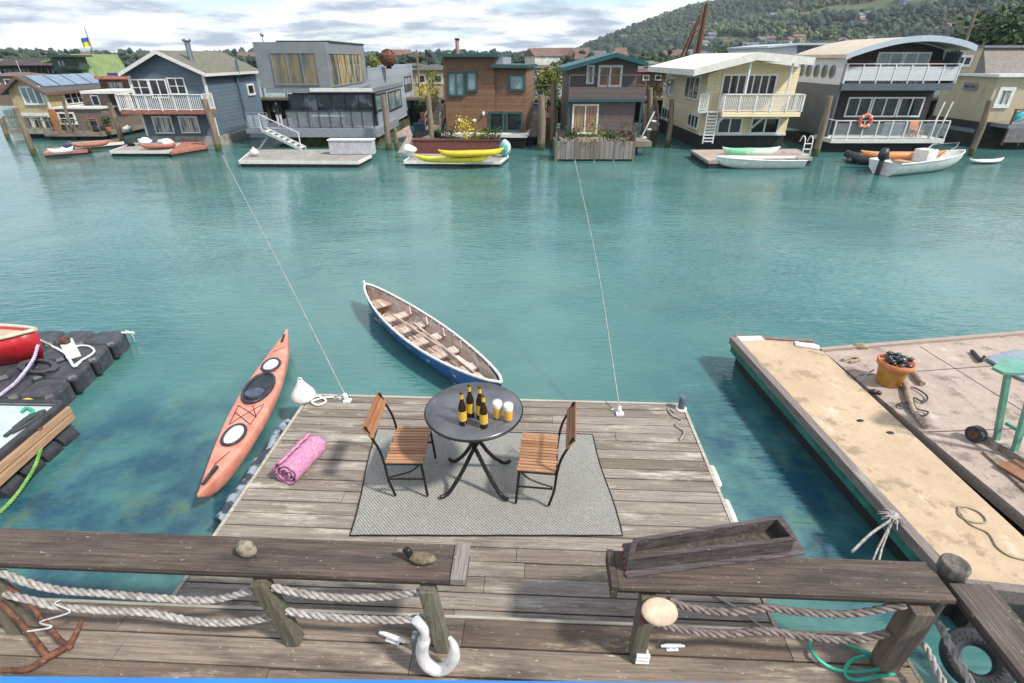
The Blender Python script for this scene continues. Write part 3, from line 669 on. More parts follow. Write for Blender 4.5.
# rusty anchor hung at the left post
t = thing('anchor', 'rusty iron anchor leaning on the left rail post', 'anchor', tuple(P(30, 655, ZD)), 0)
A = lambda a, b, z: P(a, b, z)
crown = A(48, 657, ZD + .06)
MB().tube([A(-14, 588, ZD + .62), A(20, 622, ZD + .32), crown], [.024, .026, .03], 8).build('shank', rustm, t)
MB().tube([A(-8, 572, ZD + .68), A(30, 604, ZD + .42), A(60, 640, ZD + .14), A(72, 648, ZD + .07)], [.02, .02, .022, .024], 8).build('stock', rustm, t)
m = MB(); m.tube(curve([A(2, 670, ZD + .06), A(28, 669, ZD + .04), crown, A(70, 643, ZD + .10), A(82, 620, ZD + .24)], 5), [.012 + .022 * math.sin(math.pi * min(1, (i + 2) / 24)) for i in range(21)], 8); m.build('arm', rustm, t)
m = MB(); m.tube(curve([A(24, 632, ZD + .26), A(52, 627, ZD + .28), A(40, 622, ZD + .3), A(70, 612, ZD + .42), A(55, 604, ZD + .44), A(60, 600, ZD + .46)], 5), .009, 6)
tag(m.build('white_line', wv_), 'loose white cord knotted round the left ropes', 'cord')

# green hose
hose = pm('green_hose', (0.03, 0.38, 0.26), (0.02, 0.26, 0.19), .4, 0, 5, .1)
def ground_px(pts, z, seg=8): return curve([P(a, b, z) for a, b in pts], seg)
hp = [(812, 632), (810, 645), (816, 657), (832, 668), (856, 672), (882, 668), (880, 660), (866, 656), (850, 662), (845, 674), (856, 680), (880, 676), (895, 672), (884, 660), (866, 652), (850, 646), (836, 640)]
h3 = [P(a, b, ZD + .03 + .035 * (i % 3) / 2 + (.12 if i == 0 else 0)) for i, (a, b) in enumerate(hp)]
tag(MB().tube(curve(h3, 10), .017, 8).build('garden_hose', hose), 'coiled sea-green garden hose on the walkway corner', 'hose')
# black round tyre fender below the side rail
t = thing('tyre_fender', 'black ridged tyre hanging beyond the side rail', 'tyre', tuple(P(978, 646, .55)), -.2)
c = P(976, 660, .4); m = MB(Matrix.Translation(c) @ Matrix.Rotation(R(28), 4, 'X') @ Matrix.Rotation(R(-25), 4, 'Y'))
m.tube([(math.cos(k * math.pi / 16) * .2, math.sin(k * math.pi / 16) * .2, 0) for k in range(32)], .085, 10, closed=True); m.build('casing', blackp, t)
m = MB(m.T)
for k in range(28):
    a = k * math.pi / 14; m.bar((math.cos(a) * .17, math.sin(a) * .17, .083), (math.cos(a) * .235, math.sin(a) * .235, .079), .018, .006)
m.build('tread', pm('worn_rubber', (0.035, 0.035, 0.037), None, .8), t)

# ------------------------------------------------------------------ rug, table, chairs, drinks, towel
zr = ZF + .012
r0 = (PD(377, 429, zr).x + PD(350, 535, zr).x) / 2; r1 = (PD(592, 434, zr).x + PD(622, 535, zr).x) / 2
rv0 = (PD(350, 535.5, zr).y + PD(622, 536, zr).y) / 2; rv1 = (PD(377, 429, zr).y + PD(592, 434, zr).y) / 2
def rug_mat():
    m, t, b = nodes('rug_weave')
    tc = t.nodes.new('ShaderNodeTexCoord'); mp = t.nodes.new('ShaderNodeMapping'); t.links.new(tc.outputs['Object'], mp.inputs[0])
    w = t.nodes.new('ShaderNodeTexWave'); w.wave_type = 'BANDS'; w.bands_direction = 'DIAGONAL'; w.inputs['Scale'].default_value = 14; w.inputs['Distortion'].default_value = 2.5
    w.inputs['Detail'].default_value = 2; w.inputs['Detail Scale'].default_value = 3
    t.links.new(mp.outputs[0], w.inputs[0]); n = noise_n(t, 45, 4); n2 = noise_n(t, 1.2, 5)
    f = math_n(t, 'ADD', math_n(t, 'MULTIPLY', w.outputs[1], .55), math_n(t, 'MULTIPLY', n.outputs[0], .5))
    c = mixc(t, rng(t, f, .2, .85), (0.13, 0.13, 0.12), (0.36, 0.35, 0.32))
    c = mixc(t, rng(t, n2.outputs[0], .4, .75, 0, .35), c, (0.2, 0.195, 0.175))
    t.links.new(c, b.inputs['Base Color']); b.inputs['Roughness'].default_value = 1; bump(t, b, f, .6, .01); return m
t = thing('rug', 'large woven light grey outdoor rug with thin black border', 'rug', at((r0 + r1) / 2, (rv0 + rv1) / 2, ZF), -TH)
RC = [PD(350, 535.5, zr), PD(622.5, 535.5, zr), PD(592, 434.5, zr), PD(377, 429, zr)]; RN = 24; vs = []; fs = []
for j in range(RN + 1):
    for i in range(RN + 1):
        u = i / RN; v = j / RN; e = .012 * mnoise.noise(Vector((u * 6, v * 6, 0)))
        c_ = RC[0].lerp(RC[1], u).lerp(RC[3].lerp(RC[2], u), v); vs.append((c_.x + (.015 * math.sin(v * 7) if i in (0, RN) else 0), c_.y, ZF + .012 + abs(e)))
for j in range(RN):
    for i in range(RN): a = j * (RN + 1) + i; fs.append((a, a + 1, a + RN + 2, a + RN + 1))
m = MB(DM); m.add(vs, fs, 0, True); m.build('weave', rug_mat(), t)
edge = [vs[i] for i in range(RN + 1)] + [vs[j * (RN + 1) + RN] for j in range(1, RN + 1)] + [vs[RN * (RN + 1) + i] for i in range(RN - 1, -1, -1)] + [vs[j * (RN + 1)] for j in range(RN - 1, 0, -1)]
MB(DM).tube(edge, .009, 6, closed=True).build('border', iron, t)

tcn = PD(477, 480, ZF + .03); TZ = ZF + .03 + 1.20; TR = .60
t = thing('bistro_table', 'round dark grey bistro table with crossed curved black legs', 'table', at(tcn.x, tcn.y, ZF + .03), -TH); T = t.matrix_basis
m = MB(T); m.lathe([(.0, 1.165), (TR - .02, 1.165), (TR, 1.172), (TR, 1.188), (TR - .012, 1.2), (.01, 1.2)], (0, 0, 0), 64); m.build('table_top', pm('grey_enamel', (0.15, 0.15, 0.165), (0.10, 0.10, 0.112), 0.28, .3, 3, .03), t)
MB(T).tube([(math.cos(k * math.pi / 32) * TR, math.sin(k * math.pi / 32) * TR, 1.17) for k in range(64)], .016, 8, closed=True).build('rim', iron, t)
for sx in (-1, 1):
    for sy in (-1, 1):
        m = MB(T); fx, fyv = .38 * sx, .33 * sy
        m.tube(curve([(-fx * .8, fyv * .62, 1.16), (-fx * .42, fyv * .42, .95), (0, fyv * .34, .66), (fx * .42, fyv * .55, .32), (fx * .82, fyv * .86, .08), (fx, fyv, .03), (fx * 1.15, fyv * 1.1, .035)], 6), .027, 10); m.build('leg', iron, t)
for q_ in ([(0, -.17, .66), (0, .17, .66)], [(-.3, -.2, 1.14), (-.3, .2, 1.14)], [(.3, -.2, 1.14), (.3, .2, 1.14)]): MB(T).tube(q_, .02, 8).build('crossbar', iron, t)

slat_m = wood('teak_slats', (0.58, 0.33, 0.18), (0.30, 0.14, 0.065), (0.70, 0.52, 0.37), None, 0, rough=.55, bscale=4, pale_lo=.6)
def make_chair(label):
    """faces +x; seat 0.46 deep, 0.76 wide"""
    t = thing('bistro_chair', label, 'chair', (0, 0, 0), 0, 'folding bistro chairs at the table')
    m = MB(); n = 13; W2 = .37; D2 = .24; zs = .56
    for k in range(n):
        y = lerp(-W2, W2, (k + .5) / n); m.box(-D2 + random.uniform(-.01, .01), D2 + random.uniform(-.012, .012), y - .022, y + .022, zs, zs + .02, random.random() + .01)
    m.build('seat', slat_m, t, .003)
    m = MB()
    for k in range(3):
        z = 1.0 + k * .05; x = -D2 - .12 - k * .036
        m.bar((x, -W2 - .02, z), (x, W2 + .02, z), .056, .018, random.random(), up=(-.81, 0, -.58))
    m.build('backrest', wood('teak_back', (0.50, 0.25, 0.12), (0.28, 0.12, 0.05), None, None, 1, rough=.55), t, .003)
    for s in (-1, 1):
        y = s * (W2 - .01)
        MB().tube(curve([(D2 - .03, y, zs - .01), (D2 - .01, y, .3), (D2 + .01, y, .012)], 4), .017, 8).build('leg', iron, t)
        MB().tube(curve([(-D2 + .07, y, .012), (-D2 + .01, y, .28), (-D2 - .01, y, zs - .02), (-D2 - .05, y, .78), (-D2 - .13, y, .99), (-D2 - .18, y, 1.13)], 5), .017, 8).build('leg', iron, t)
        MB().tube(curve([(D2 - .06, y, zs - .03), (.05, y, .42), (-D2 + .03, y, .33)], 5), .012, 6).build('brace', iron, t)
    m = MB(); m.tube([(D2 - .02, -W2, zs - .015), (D2 - .02, W2, zs - .015)], .014, 8); m.tube([(-D2 + .0, -W2, zs - .015), (-D2 + .0, W2, zs - .015)], .014, 8)
    for s in (-1, 1): m.tube([(-D2, s * (W2 - .01), zs - .015), (D2 - .02, s * (W2 - .01), zs - .015)], .013, 8); m.tube([(-D2 + .03, s * (W2 - .01), .3), (D2, s * (W2 - .01), .3)], .013, 8)
    m.build('frame', iron, t); return t
q = (PD(391, 496, ZF + .03) + PD(423, 496, ZF + .03)) / 2
c1 = make_chair('slatted teak bistro chair left of the round table')
c1.location = at(q.x + .01, q.y + .36, ZF + .028); c1.rotation_euler = (0, 0, -TH + .03)
q = (PD(519.6, 505, ZF + .03) + PD(555, 505, ZF + .03)) / 2
dup(c1, at(q.x - .0, q.y + .36, ZF + .028), math.pi - TH - .07, 'slatted teak bistro chair right of the round table')

bott = pm('brown_bottle_glass', (0.035, 0.016, 0.006), (0.02, 0.01, 0.004), .08, 0, 3, 0)
gold = pm('gold_label', (0.72, 0.50, 0.06), (0.55, 0.36, 0.04), .45, 0, 30, 0)
def bottle(a, b, label, lab=True, rz=0):
    q = PD(a, b, TZ); t = thing('beer_bottle', label, 'bottle', at(q.x, q.y, TZ), rz, 'beer bottles on the bistro table'); T = t.matrix_basis
    MB(T).lathe([(.044, 0), (.048, .012), (.048, .235), (.042, .275), (.024, .33), (.0185, .36), (.0175, .43), (.021, .434), (.021, .452), (.017, .456)], (0, 0, 0), 20).build('glass', bott, t)
    MB(T).lathe([(.0495, .07), (.0495, .205)], (0, 0, 0), 20).build('label', gold, t)
    m = MB(T); m.lathe([(.0205, .37), (.0195, .43)], (0, 0, 0), 16); m.build('neck_foil', gold, t)
    MB(T).lathe([(.022, .44), (.022, .458), (.018, .464)], (0, 0, 0), 14).build('cap', pm('dark_cap', (0.08, 0.05, 0.02)), t)
bottle(463, 424, 'brown beer bottle with gold label, nearest the left chair'); bottle(470.5, 416, 'brown beer bottle farthest back on the table')
bottle(480.5, 418, 'brown beer bottle half hidden behind the front bottle'); bottle(484, 427, 'brown beer bottle standing nearest the table front')
beer = pm('beer', (0.78, 0.42, 0.02), (0.70, 0.34, 0.015), .15, 0, 4, 0)
def beerglass(a, b, label):
    q = PD(a, b, TZ); t = thing('beer_glass', label, 'glass', at(q.x, q.y, TZ), 0, 'beer glasses on the bistro table'); T = t.matrix_basis
    g, tt, bb = nodes('clear_glass') if 'clear_glass' not in MATS else (MATS['clear_glass'], None, None)
    if tt: bb.inputs['Alpha'].default_value = .07; bb.inputs['Roughness'].default_value = .02; tt.links.new(mixc(tt, noise_n(tt, 5).outputs[0], (.97, .98, .97), (.9, .92, .9)), bb.inputs['Base Color']); MATS['clear_glass'] = g
    MB(T).lathe([(.045, 0), (.052, .01), (.062, .22), (.0625, .25), (.059, .25), (.0585, .22), (.048, .022), (.01, .02)], (0, 0, 0), 24).build('tumbler', g, t)
    MB(T).lathe([(.048, .024), (.0575, .17)], (0, 0, 0), 24).build('beer', beer, t)
    MB(T).lathe([(.0573, .171), (.0590, .225), (.05, .24), (.02, .244)], (0, 0, 0), 24).build('foam', white, t)
beerglass(497.6, 418, 'full glass of beer with white foam beside the bottles'); beerglass(508.3, 420.5, 'full glass of beer nearest the right edge of the table')

# pink towel roll
a = PD(286, 476, ZF + .15); b = PD(316, 445, ZF + .15); d = (b - a); L = d.length * 1.02; ang = math.atan2(d.y, d.x)
towel = pm('pink_towel', (0.55, 0.27, 0.40), (0.42, 0.17, 0.29), 1, 0, 26, .9, dist=.02)
t = thing('rolled_towel', 'pink bath towel rolled up on the float left of the rug', 'towel', at(a.x, a.y, ZF), ang - TH); T = t.matrix_basis
sp = []; Nn = 90
for k in range(Nn + 1):
    th = k / Nn * 2 * math.pi * 3.2; r = .03 + .046 * th / (2 * math.pi); sp.append((math.cos(th) * r * 1.12, .178 + math.sin(th) * r * .95))
rings = []
for i in range(13):
    x = L * i / 12; rings.append([(x + .012 * math.sin(k * .31) + .01 * math.sin(k * 1.3 + i), p[0] * (1 + .03 * math.sin(i * 1.7)), p[1] * (1 + .02 * math.sin(i * 2.3 + 1))) for k, p in enumerate(sp)])
o = MB(T); o.loft(rings, closed=False, caps=False); o = o.build('cloth', towel, t); sm = o.modifiers.new('thick', 'SOLIDIFY'); sm.thickness = .026; sm.offset = 0
# white buoy
q = PD(304, 400, ZF); t = thing('mooring_buoy', 'white pear-shaped buoy lying at the far left corner of the float', 'buoy', at(q.x, q.y + .02, ZF), 0); T = t.matrix_basis
wv = pm('soft_white_vinyl', (0.72, 0.71, 0.68), (0.58, 0.57, 0.53), .5, 0, 6, .2)
MB(T).lathe([(.13, 0), (.19, .03), (.2, .08), (.18, .15), (.135, .22), (.09, .29), (.06, .34), (.045, .37), (.02, .385)], (0, 0, 0), 20).build('body', wv, t)
MB(T).tube([(math.cos(k * .5) * .035, 0.0, .39 + math.sin(k * .5) * .04) for k in range(13)], .012, 6).build('eye', wv, t)
m = MB(); m.tube(ground_px([(311, 400), (318, 396), (326, 401), (318, 405), (312, 402), (322, 398), (334, 397)], ZF + .03), .018, 6); tag(m.build('buoy_line', wv), 'pale rope end coiled beside the white buoy', 'rope')

# mooring whips
whip = pm('fibreglass', (0.30, 0.33, 0.30), (0.20, 0.23, 0.21), .35, 0, 8, .05)
def mwhip(bp, tpx, dist, bend, label):
    q = P(bp[0], bp[1], ZF + .05); d = ray(*tpx); tt = dist / d.y; tp = Vector((d.x * tt, dist, CAMH + d.z * tt))
    t = thing('mooring_whip', label, 'pole', tuple(q - Vector((0, 0, .05))), 0, 'mooring whips')
    mid = (q + tp) / 2 + Vector(bend)
    MB().tube(curve([q, mid, tp], 10), [lerp(.013, .007, k / 20) for k in range(21)], 8).build('rod', whip, t)
    m = MB(); m.tube([q - Vector((0, 0, .05)), q + (mid - q) * .035], .035, 10); m.box(q.x - .06, q.x + .06, q.y - .05, q.y + .05, ZF, ZF + .03); m.build('base', white, t)
    e = P(*tpx, 0)
    return tp
tp1 = mwhip((347, 399), (222, 155), 11.5, (0.01, 0, .05), 'long tapered mooring whip leaning left from beside the white buoy')
tp2 = mwhip((620, 412), (575, 161), 11.5, (0.05, 0, .06), 'long tapered mooring whip rising from the right part of the far edge')
cleat(341, 399, ZF, .07, 'small white cleat at the foot of the left mooring whip'); cleat(615, 411, ZF, .07, 'small white cleat at the foot of the right mooring whip')

# post stub and fenders on float edge
q = PD(681, 409, ZF); t = thing('bollard', 'short blue-grey pipe post on the far right corner of the float', 'bollard', at(q.x, q.y, ZF)); T = t.matrix_basis
MB(T).lathe([(.055, 0), (.055, .24), (.05, .25)], (0, 0, 0), 16).build('pipe', pm('blue_grey_steel', (0.16, 0.2, 0.24), (0.09, 0.11, 0.13), .5, .4, 12, .2), t)
MB(T).lathe([(.09, 0), (.09, .02), (.06, .025)], (0, 0, 0), 16).build('collar', white, t)
m = MB(); m.tube(ground_px([(675, 412), (668, 408), (672, 415), (682, 420), (676, 425), (684, 432), (680, 440)], ZF + .02), .012, 6); tag(m.build('thin_line', rope_m), 'thin pale line tangled behind the pipe post', 'rope')
def efender(p0, p1, label):
    a = PD(*p0, .3); b = PD(*p1, .3); a.x = b.x = fr + .1; m = MB(DM)
    m.tube([a, a.lerp(b, .08), a.lerp(b, .5), a.lerp(b, .92), b], [.02, .045, .05, .045, .02], 12); tag(m.build('dock_fender', wv), label, 'fender', 'white fenders on the float edge')
efender((709, 466), (719, 487), 'white sausage fender at the middle of the right float edge')
efender((727, 500), (738, 525), 'white sausage fender nearest the planter on the float edge')
m = MB(DM); a = PD(275, 422, .36); b = PD(221, 522, .36); pts = [Vector((fl - .12 + .02 * math.sin(k * 1.3), lerp(b.y, a.y, k / 16), .38 + .02 * math.sin(k))) for k in range(17)]
m.tube(pts, [.055 + .012 * (k % 3 == 0) for k in range(17)], 10)
tag(m.build('edge_bumper', pm('mottled_bumper', (0.24, 0.27, 0.32), (0.03, 0.04, 0.06), .8, 0, 7, .5, lo=.47, hi=.55)), 'mottled blue-black padded tube along the left float edge', 'bumper')
# stick leaning from the float towards the ropes
m = MB(); m.tube([P(705, 590, ZF + .03), P(735, 607, ZF + .03), P(768, 632, ZF + .05)], .014, 6); tag(m.build('stick', pm('grey_stick', (0.4, 0.38, 0.34))), 'thin grey stick lying on the float under the right ropes', 'stick')

# ================================================================== NEAR BOATS
def frame2(a, b):
    d = b - a; return a, d.length, math.atan2(d.y, d.x)
coral = pm('coral_hull', (0.68, 0.28, 0.20), (0.52, 0.18, 0.125), .28, 0, 4, .1)
A_, L, ang = frame2(P(288, 334, .3), P(199, 499, .34))
t = thing('sea_kayak', 'coral red sea kayak floating along the left side of the float', 'kayak', tuple((P(288, 334, .3) + P(199, 499, .34)) / 2 - Vector((0, 0, .3))), ang); T = t.matrix_basis
def kayak_rings(L, B, zdeck, rocker, n=28, seg=20, keel=-.06, peak=.05):
    out = []
    for i in range(n + 1):
        u = i / n; x = (u - .5) * L; w = max(.012, B / 2 * math.sin(math.pi * u) ** .85); e = abs(2 * u - 1)
        zc = zdeck + rocker * e ** 3; zk = keel + (zc - keel - .03) * e ** 7
        ring = []
        for k in range(seg):
            a = 2 * math.pi * k / seg; c, s_ = math.cos(a), math.sin(a)
            yy = w * math.copysign(abs(c) ** .8, c)
            zz = zc + (peak * (1 - e * .6)) * abs(s_) ** 1.2 if s_ > 0 else zc - (zc - zk) * abs(s_) ** .6
            ring.append((x, yy, zz))
        out.append(ring)
    return out
o = MB(T); o.loft(kayak_rings(L, .64, .24, .14)); o.build('hull', coral, t)
def topz(x, y): u = x / L + .5; w = .32 * math.sin(math.pi * u) ** .85; e = abs(2 * u - 1); return .24 + .14 * e ** 3 + .05 * (1 - e * .6) * max(0, 1 - (y / w) ** 2) ** .6
cx = -L * .5 + L * .44
def oval(cx, a, b, z=.0, n=24): return [(cx + a * math.cos(2 * math.pi * k / n), b * math.sin(2 * math.pi * k / n), 0) for k in range(n)]
def ovz(pts, dz): return [(x, y, topz(x, y) + dz) for x, y, _ in pts]
m = MB(T); m.tube(ovz(oval(cx, .48, .235), .035), .028, 8, closed=True); m.build('cockpit_rim', blackp, t)
m = MB(T); m.loft([ovz(oval(cx, .45, .215), .03), [(x, y, .285) for x, y, _ in oval(cx, .43, .2)], [(x, y, .275) for x, y, _ in oval(cx, .05, .05)]], smooth=False); m.build('cockpit', pm('cockpit_liner', (0.01, 0.012, 0.018), (0.022, 0.028, 0.04), .5, 0, 6, .2), t)
m = MB(T); m.loft([[(cx + .22 + .14 * math.cos(a) , .16 * math.sin(a), z) for a in [i * math.pi / 8 for i in range(16)]] for z in (.285, .36)]); m.build('seat_back', pm('blue_grey_seat', (0.09, 0.11, 0.16), (0.04, 0.05, 0.08), .6, 0, 9, .2), t)
for hx_, hn in ((-L * .5 + L * .275, .22), (-L * .5 + L * .715, .26)):
    m = MB(T); m.tube(ovz(oval(hx_, hn, .155), .018), .026, 8, closed=True); m.build('hatch_rim', blackp, t)
    m = MB(T); m.loft([ovz(oval(hx_, hn * .93, .143), .022), ovz(oval(hx_, hn * .5, .08), .04), ovz(oval(hx_, .02, .02), .045)]); m.build('hatch_cover', pm('pale_hatch', (0.62, 0.63, 0.66), (0.5, 0.51, 0.55), .45), t)
m = MB(T)
for (xa, ya), (xb, yb) in [((.54, -.2), (.62, .2)), ((.62, .2), (.55, .05)), ((.54, .22), (.65, -.18)), ((.58, -.2), (.66, .16)), ((.14, .1), (.17, -.1)), ((.32, .15), (.33, -.14)), ((.80, .07), (.86, -.04)), ((.54, -.2), (.65, -.18)), ((.55, .22), (.66, .16))]:
    p = [(lerp(xa, xb, k / 6) * L - L / 2, lerp(ya, yb, k / 6)) for k in range(7)]; MB(T).tube([(x, y, topz(x, y) + .008) for x, y in p], .006, 5).build('deck_line', blackp, t)
m = MB(T)
m.tube([(L * .38, .03, topz(L * .38, .03) + .03), (L * .46, 0, topz(L * .46, 0) + .03)], [.035, .02], 8); m.tube([(-L * .40, 0, topz(-L * .4, 0) + .01), (-L * .45, 0, topz(-L * .45, 0) + .02)], .025, 8); m.build('grab_handle', blackp, t)

# long wooden rowing boat
bow = P(366, 288, .50); stern = P(501, 391, .42)
A_, L, ang = frame2(Vector((bow.x, bow.y, 0)), Vector((stern.x, stern.y, 0)))
t = thing('rowing_boat', 'long narrow wooden rowing boat with blue hull and white gunwales behind the table', 'boat', tuple((A_ + Vector((stern.x, stern.y, 0))) / 2), ang); T = t.matrix_basis
ngr = 32; SEG = 7
def hullpt(u, s):      # s in 0 (keel) .. 1 (gunwale)
    w = .47 * max(0, math.sin(math.pi * min(1, max(0, u))) ) ** .62 * (1 if u < .5 else 1.0); e = abs(2 * u - 1); zg = .46 + .14 * e ** 2.2; zk = -.03 + (.27) * e ** 9
    return (w * (s ** .32), zk + (zg - zk) * s ** 1.3)
def shell(off):
    rs_ = []
    for i in range(ngr + 1):
        u = i / ngr; x = (u - .5) * L * (1 - off * .6); r = []
        for k in range(-SEG, SEG + 1):
            y, z = hullpt(u, abs(k) / SEG); y = max(.01 if off == 0 else .001, y - off * 1.3) if abs(k) > 1 else y * .6; r.append((x, math.copysign(y, k) if k else 0, z + off * .8 * (1 - abs(k) / SEG)))
        rs_.append(r)
    return rs_
bl = pm('blue_hull_paint', (0.035, 0.15, 0.42), (0.025, 0.09, 0.27), .4, 0, 3, .15)
MB(T).loft(shell(0), closed=False, caps=False).build('hull', bl, t)
inw = wood('boat_interior', (0.64, 0.52, 0.44), (0.40, 0.29, 0.23), (0.74, 0.69, 0.64), (0.20, 0.13, 0.10), 0, pale_lo=.5, bscale=2.5)
MB(T).loft(shell(.035), closed=False, caps=False).build('planking', inw, t)
for s in (-1, 1): MB(T).tube([((u / ngr - .5) * L, s * max(.012, hullpt(u / ngr, 1)[0]), hullpt(u / ngr, 1)[1] + .01) for u in range(ngr + 1)], .028, 8).build('gunwale', wtrim, t)
for k in range(15):
    u = .12 + .76 * k / 14; m = MB(T); m.tube([((u - .5) * L, y * (hullpt(u, 1)[0] - .03) * 1.0, hullpt(u, abs(y) ** 3)[1] + .045) for y in [i / 8 - 1 for i in range(17)]], .014, 5); m.build('rib', inw, t)
def atu(u): return hullpt(u, .72)
for i, u in enumerate((.13, .28, .40, .525, .655, .80)):
    y, z = atu(u); wd = .12 if i else .22; m = MB(T)
    x = (u - .5) * L; m.pz([(x - wd, -y * (.72 if not i else 1)), (x + wd, -y), (x + wd, y), (x - wd, y * (.72 if not i else 1))], z - .015, z + .015, random.random()); m.build('thwart', inw, t)
    if i:
        for s in (-1, 1): MB(T).bar((x + .16, s * (y - .05), z + .02), (x + .02, s * (y + .0), z + .14), .03, .1).build('knee', inw, t)
m = MB(T)
for k in range(5): m.box(-L * .36, L * .36, -.22 + k * .09, -.15 + k * .09, .035, .05, random.random())
m.build('floor_board', inw, t)
m = MB(T); m.tube([(-L / 2, 0, .2), (-L / 2 - .03, 0, .52), (-L / 2 - .1, 0, .66)], [.03, .03, .04], 8); m.build('stem_post', wtrim, t)
for i, (u0, u1, y0, y1) in enumerate(((.26, .82, -.02, .12), (.38, .97, .16, -.02))):
    o = thing('oar', ['wooden oar lying lengthwise on the rowing boat thwarts', 'wooden oar in the rowing boat reaching to its near end'][i], 'oar', tuple(T @ Vector(((u0 - .5) * L, y0, .3))), ang, 'oars in the rowing boat'); 
    a = Vector(((u0 - .5) * L, y0, .33)); b = Vector(((u1 - .5) * L, y1, .33 if i == 0 else .38)); c = a.lerp(b, .8)
    MB(T).tube([a, c], [.02, .022], 8).build('shaft', inw, o); MB(T).bar(c, b, .12, .018).build('blade', inw, o)

# ================================================================== RIGHT-HAND DOCKS
ZR = .62
FLp = P(736, 338, ZR); FRp = P(814, 343, ZR); NL = P(965, 587, ZR); NL2 = P(931, 549, ZR)
dl = (NL2 - FLp); NL = FLp + dl * 1.19; dr = P(1024, 537, ZR) - FRp; NR = FRp + dr * 1.3
yl = lambda y, A, D: A + D * ((y - A.y) / D.y)
ynear = P(990, 585, ZR).y
NLc = yl(ynear + .06, FLp, dl); NRc = yl(ynear - .10, FRp, dr)
def plyw(name, l, d, pale, dark, grid=None):
    m, t, b = nodes(name); n = noise_n(t, .9, 8, (1, 1, 1), .75); n2 = noise_n(t, 11, 8, (1, 1, 1), .8); n3 = noise_n(t, 1.6, 9, (1, .6, 1), .75, loc=(4, 4, 0))
    c = mixc(t, rng(t, n.outputs[0], .38, .62), l, d); c = mixc(t, rng(t, n2.outputs[0], .5, .75, 0, .5), c, dark); c = mixc(t, rng(t, n3.outputs[0], .56, .68, 0, .8), c, pale)
    c = mixc(t, rng(t, noise_n(t, 2.4, 8, (1, 1, 1), .7, loc=(8, 1, 3)).outputs[0], .56, .64, 0, .75), c, dark)
    t.links.new(c, b.inputs['Base Color']); b.inputs['Roughness'].default_value = .9; bump(t, b, n2.outputs[0], .5, .01); return m
tanply = plyw('sandy_plywood', (0.53, 0.40, 0.27), (0.43, 0.32, 0.21), (0.66, 0.56, 0.42), (0.24, 0.175, 0.12))
pinkply = plyw('pinkish_plywood', (0.43, 0.345, 0.29), (0.33, 0.26, 0.22), (0.57, 0.49, 0.43), (0.16, 0.12, 0.10))
t = thing('long_dock', 'long narrow dock with sandy plywood top and green painted side', 'dock', tuple((FLp + NLc) / 2 - Vector((0, 0, ZR))))
poly = [FLp, FRp, NRc, NLc]
MB().pz([(p.x, p.y) for p in poly], ZR - .03, ZR).build('decking', tanply, t)
m = MB(); side_d = dl.normalized(); out_l = Vector((side_d.y, -side_d.x, 0)).normalized()
if out_l.x > 0: out_l = -out_l
m.bar(FLp + out_l * .06 + Vector((0, 0, -.04)), NLc + out_l * .06 + Vector((0, 0, -.04)), .13, .14, .3); m.bar(FLp + Vector((0, .06, -.04)), FRp + Vector((0, .06, -.04)), .1, .14, .5)
m.bar(NLc + Vector((0, -.06, -.05)), NRc + Vector((0, -.06, -.05)), .1, .18, .5)
m.build('edge_beam', wood('grey_beam', (0.30, 0.26, 0.24), (0.15, 0.125, 0.115), (0.5, 0.47, 0.43), None, 1, pale_lo=.6), t)
green = pm('sea_green_paint', (0.035, 0.22, 0.165), (0.015, 0.10, 0.08), .6, 0, 4, .2)
m = MB(); m.bar(FLp + out_l * .03 + Vector((0, .03, -.22)), NLc + out_l * .03 + Vector((0, 0, -.22)), .03, .2); m.bar(NLc + Vector((-.05, -.03, -.24)), NRc + Vector((0, -.03, -.24)), .03, .18); m.build('green_side', green, t)
m = MB()
for k in range(7):
    c = FLp.lerp(NLc, (k + .5) / 7); c2 = FRp.lerp(NRc, (k + .5) / 7); c = c.lerp(c2, .5); m.box(c.x - .45, c.x + .45, c.y - .5, c.y + .5, -.2, ZR - .14)
m.build('flotation', tar, t)
MB().pz([(p.x, p.y) for p in [FLp.lerp(FRp, .06), FLp.lerp(FRp, .94), NRc.lerp(NLc, .06), NLc.lerp(NRc, .06)]], .02, ZR - .31).build('underside', tar, t)
for lb, a, b in (('small white board scrap at the far left corner of the long dock', FLp + Vector((.02, -.08, 0)), FLp + Vector((.5, -.05, 0))), ('small white board scrap at the far right corner of the long dock', FRp + Vector((-.4, -.06, 0)), FRp + Vector((-.02, -.22, 0)))):
    tag(MB().bar(a + Vector((0, 0, .02)), b + Vector((0, 0, .02)), .16, .03).build('board_scrap', white), lb, 'board')
ZB = .60
B0 = P(824, 352, ZB); B1 = P(1024, 335, ZB); bd = (B1 - B0); B1 = B0 + bd * 1.6
G0 = P(826, 354, ZB); gdir = (P(1024, 524, ZB) - P(830, 358, ZB)); off = Vector((.03, 0, 0))
NB = P(830, 358, ZB) + gdir * 1.12 + Vector((.13, 0, 0)); NB2 = Vector((B1.x + .6, NB.y - .3, ZB))
t = thing('wide_dock', 'wide pinkish grey plywood dock carrying the pot and green cart', 'dock', tuple((B0 + NB) / 2 - Vector((0, 0, ZB))))
MB().pz([(p.x, p.y) for p in (B0, B1, NB2, NB)], ZB - .04, ZB).build('decking', pinkply, t)
m = MB(); m.bar(B0 + Vector((-.05, .04, -.01)), B1 + Vector((0, .04, -.01)), .1, .12, .4); m.bar(B0 + Vector((.04, -.05, -.1)), NB + Vector((.04, 0, -.1)), .08, .12, .6); m.build('edge_beam', wood('pinkish_beam', (0.5, 0.42, 0.36), (0.3, 0.24, 0.2)), t)
m = MB(); pcs = [(.18, .40), (.52, .30), (.86, .3)]
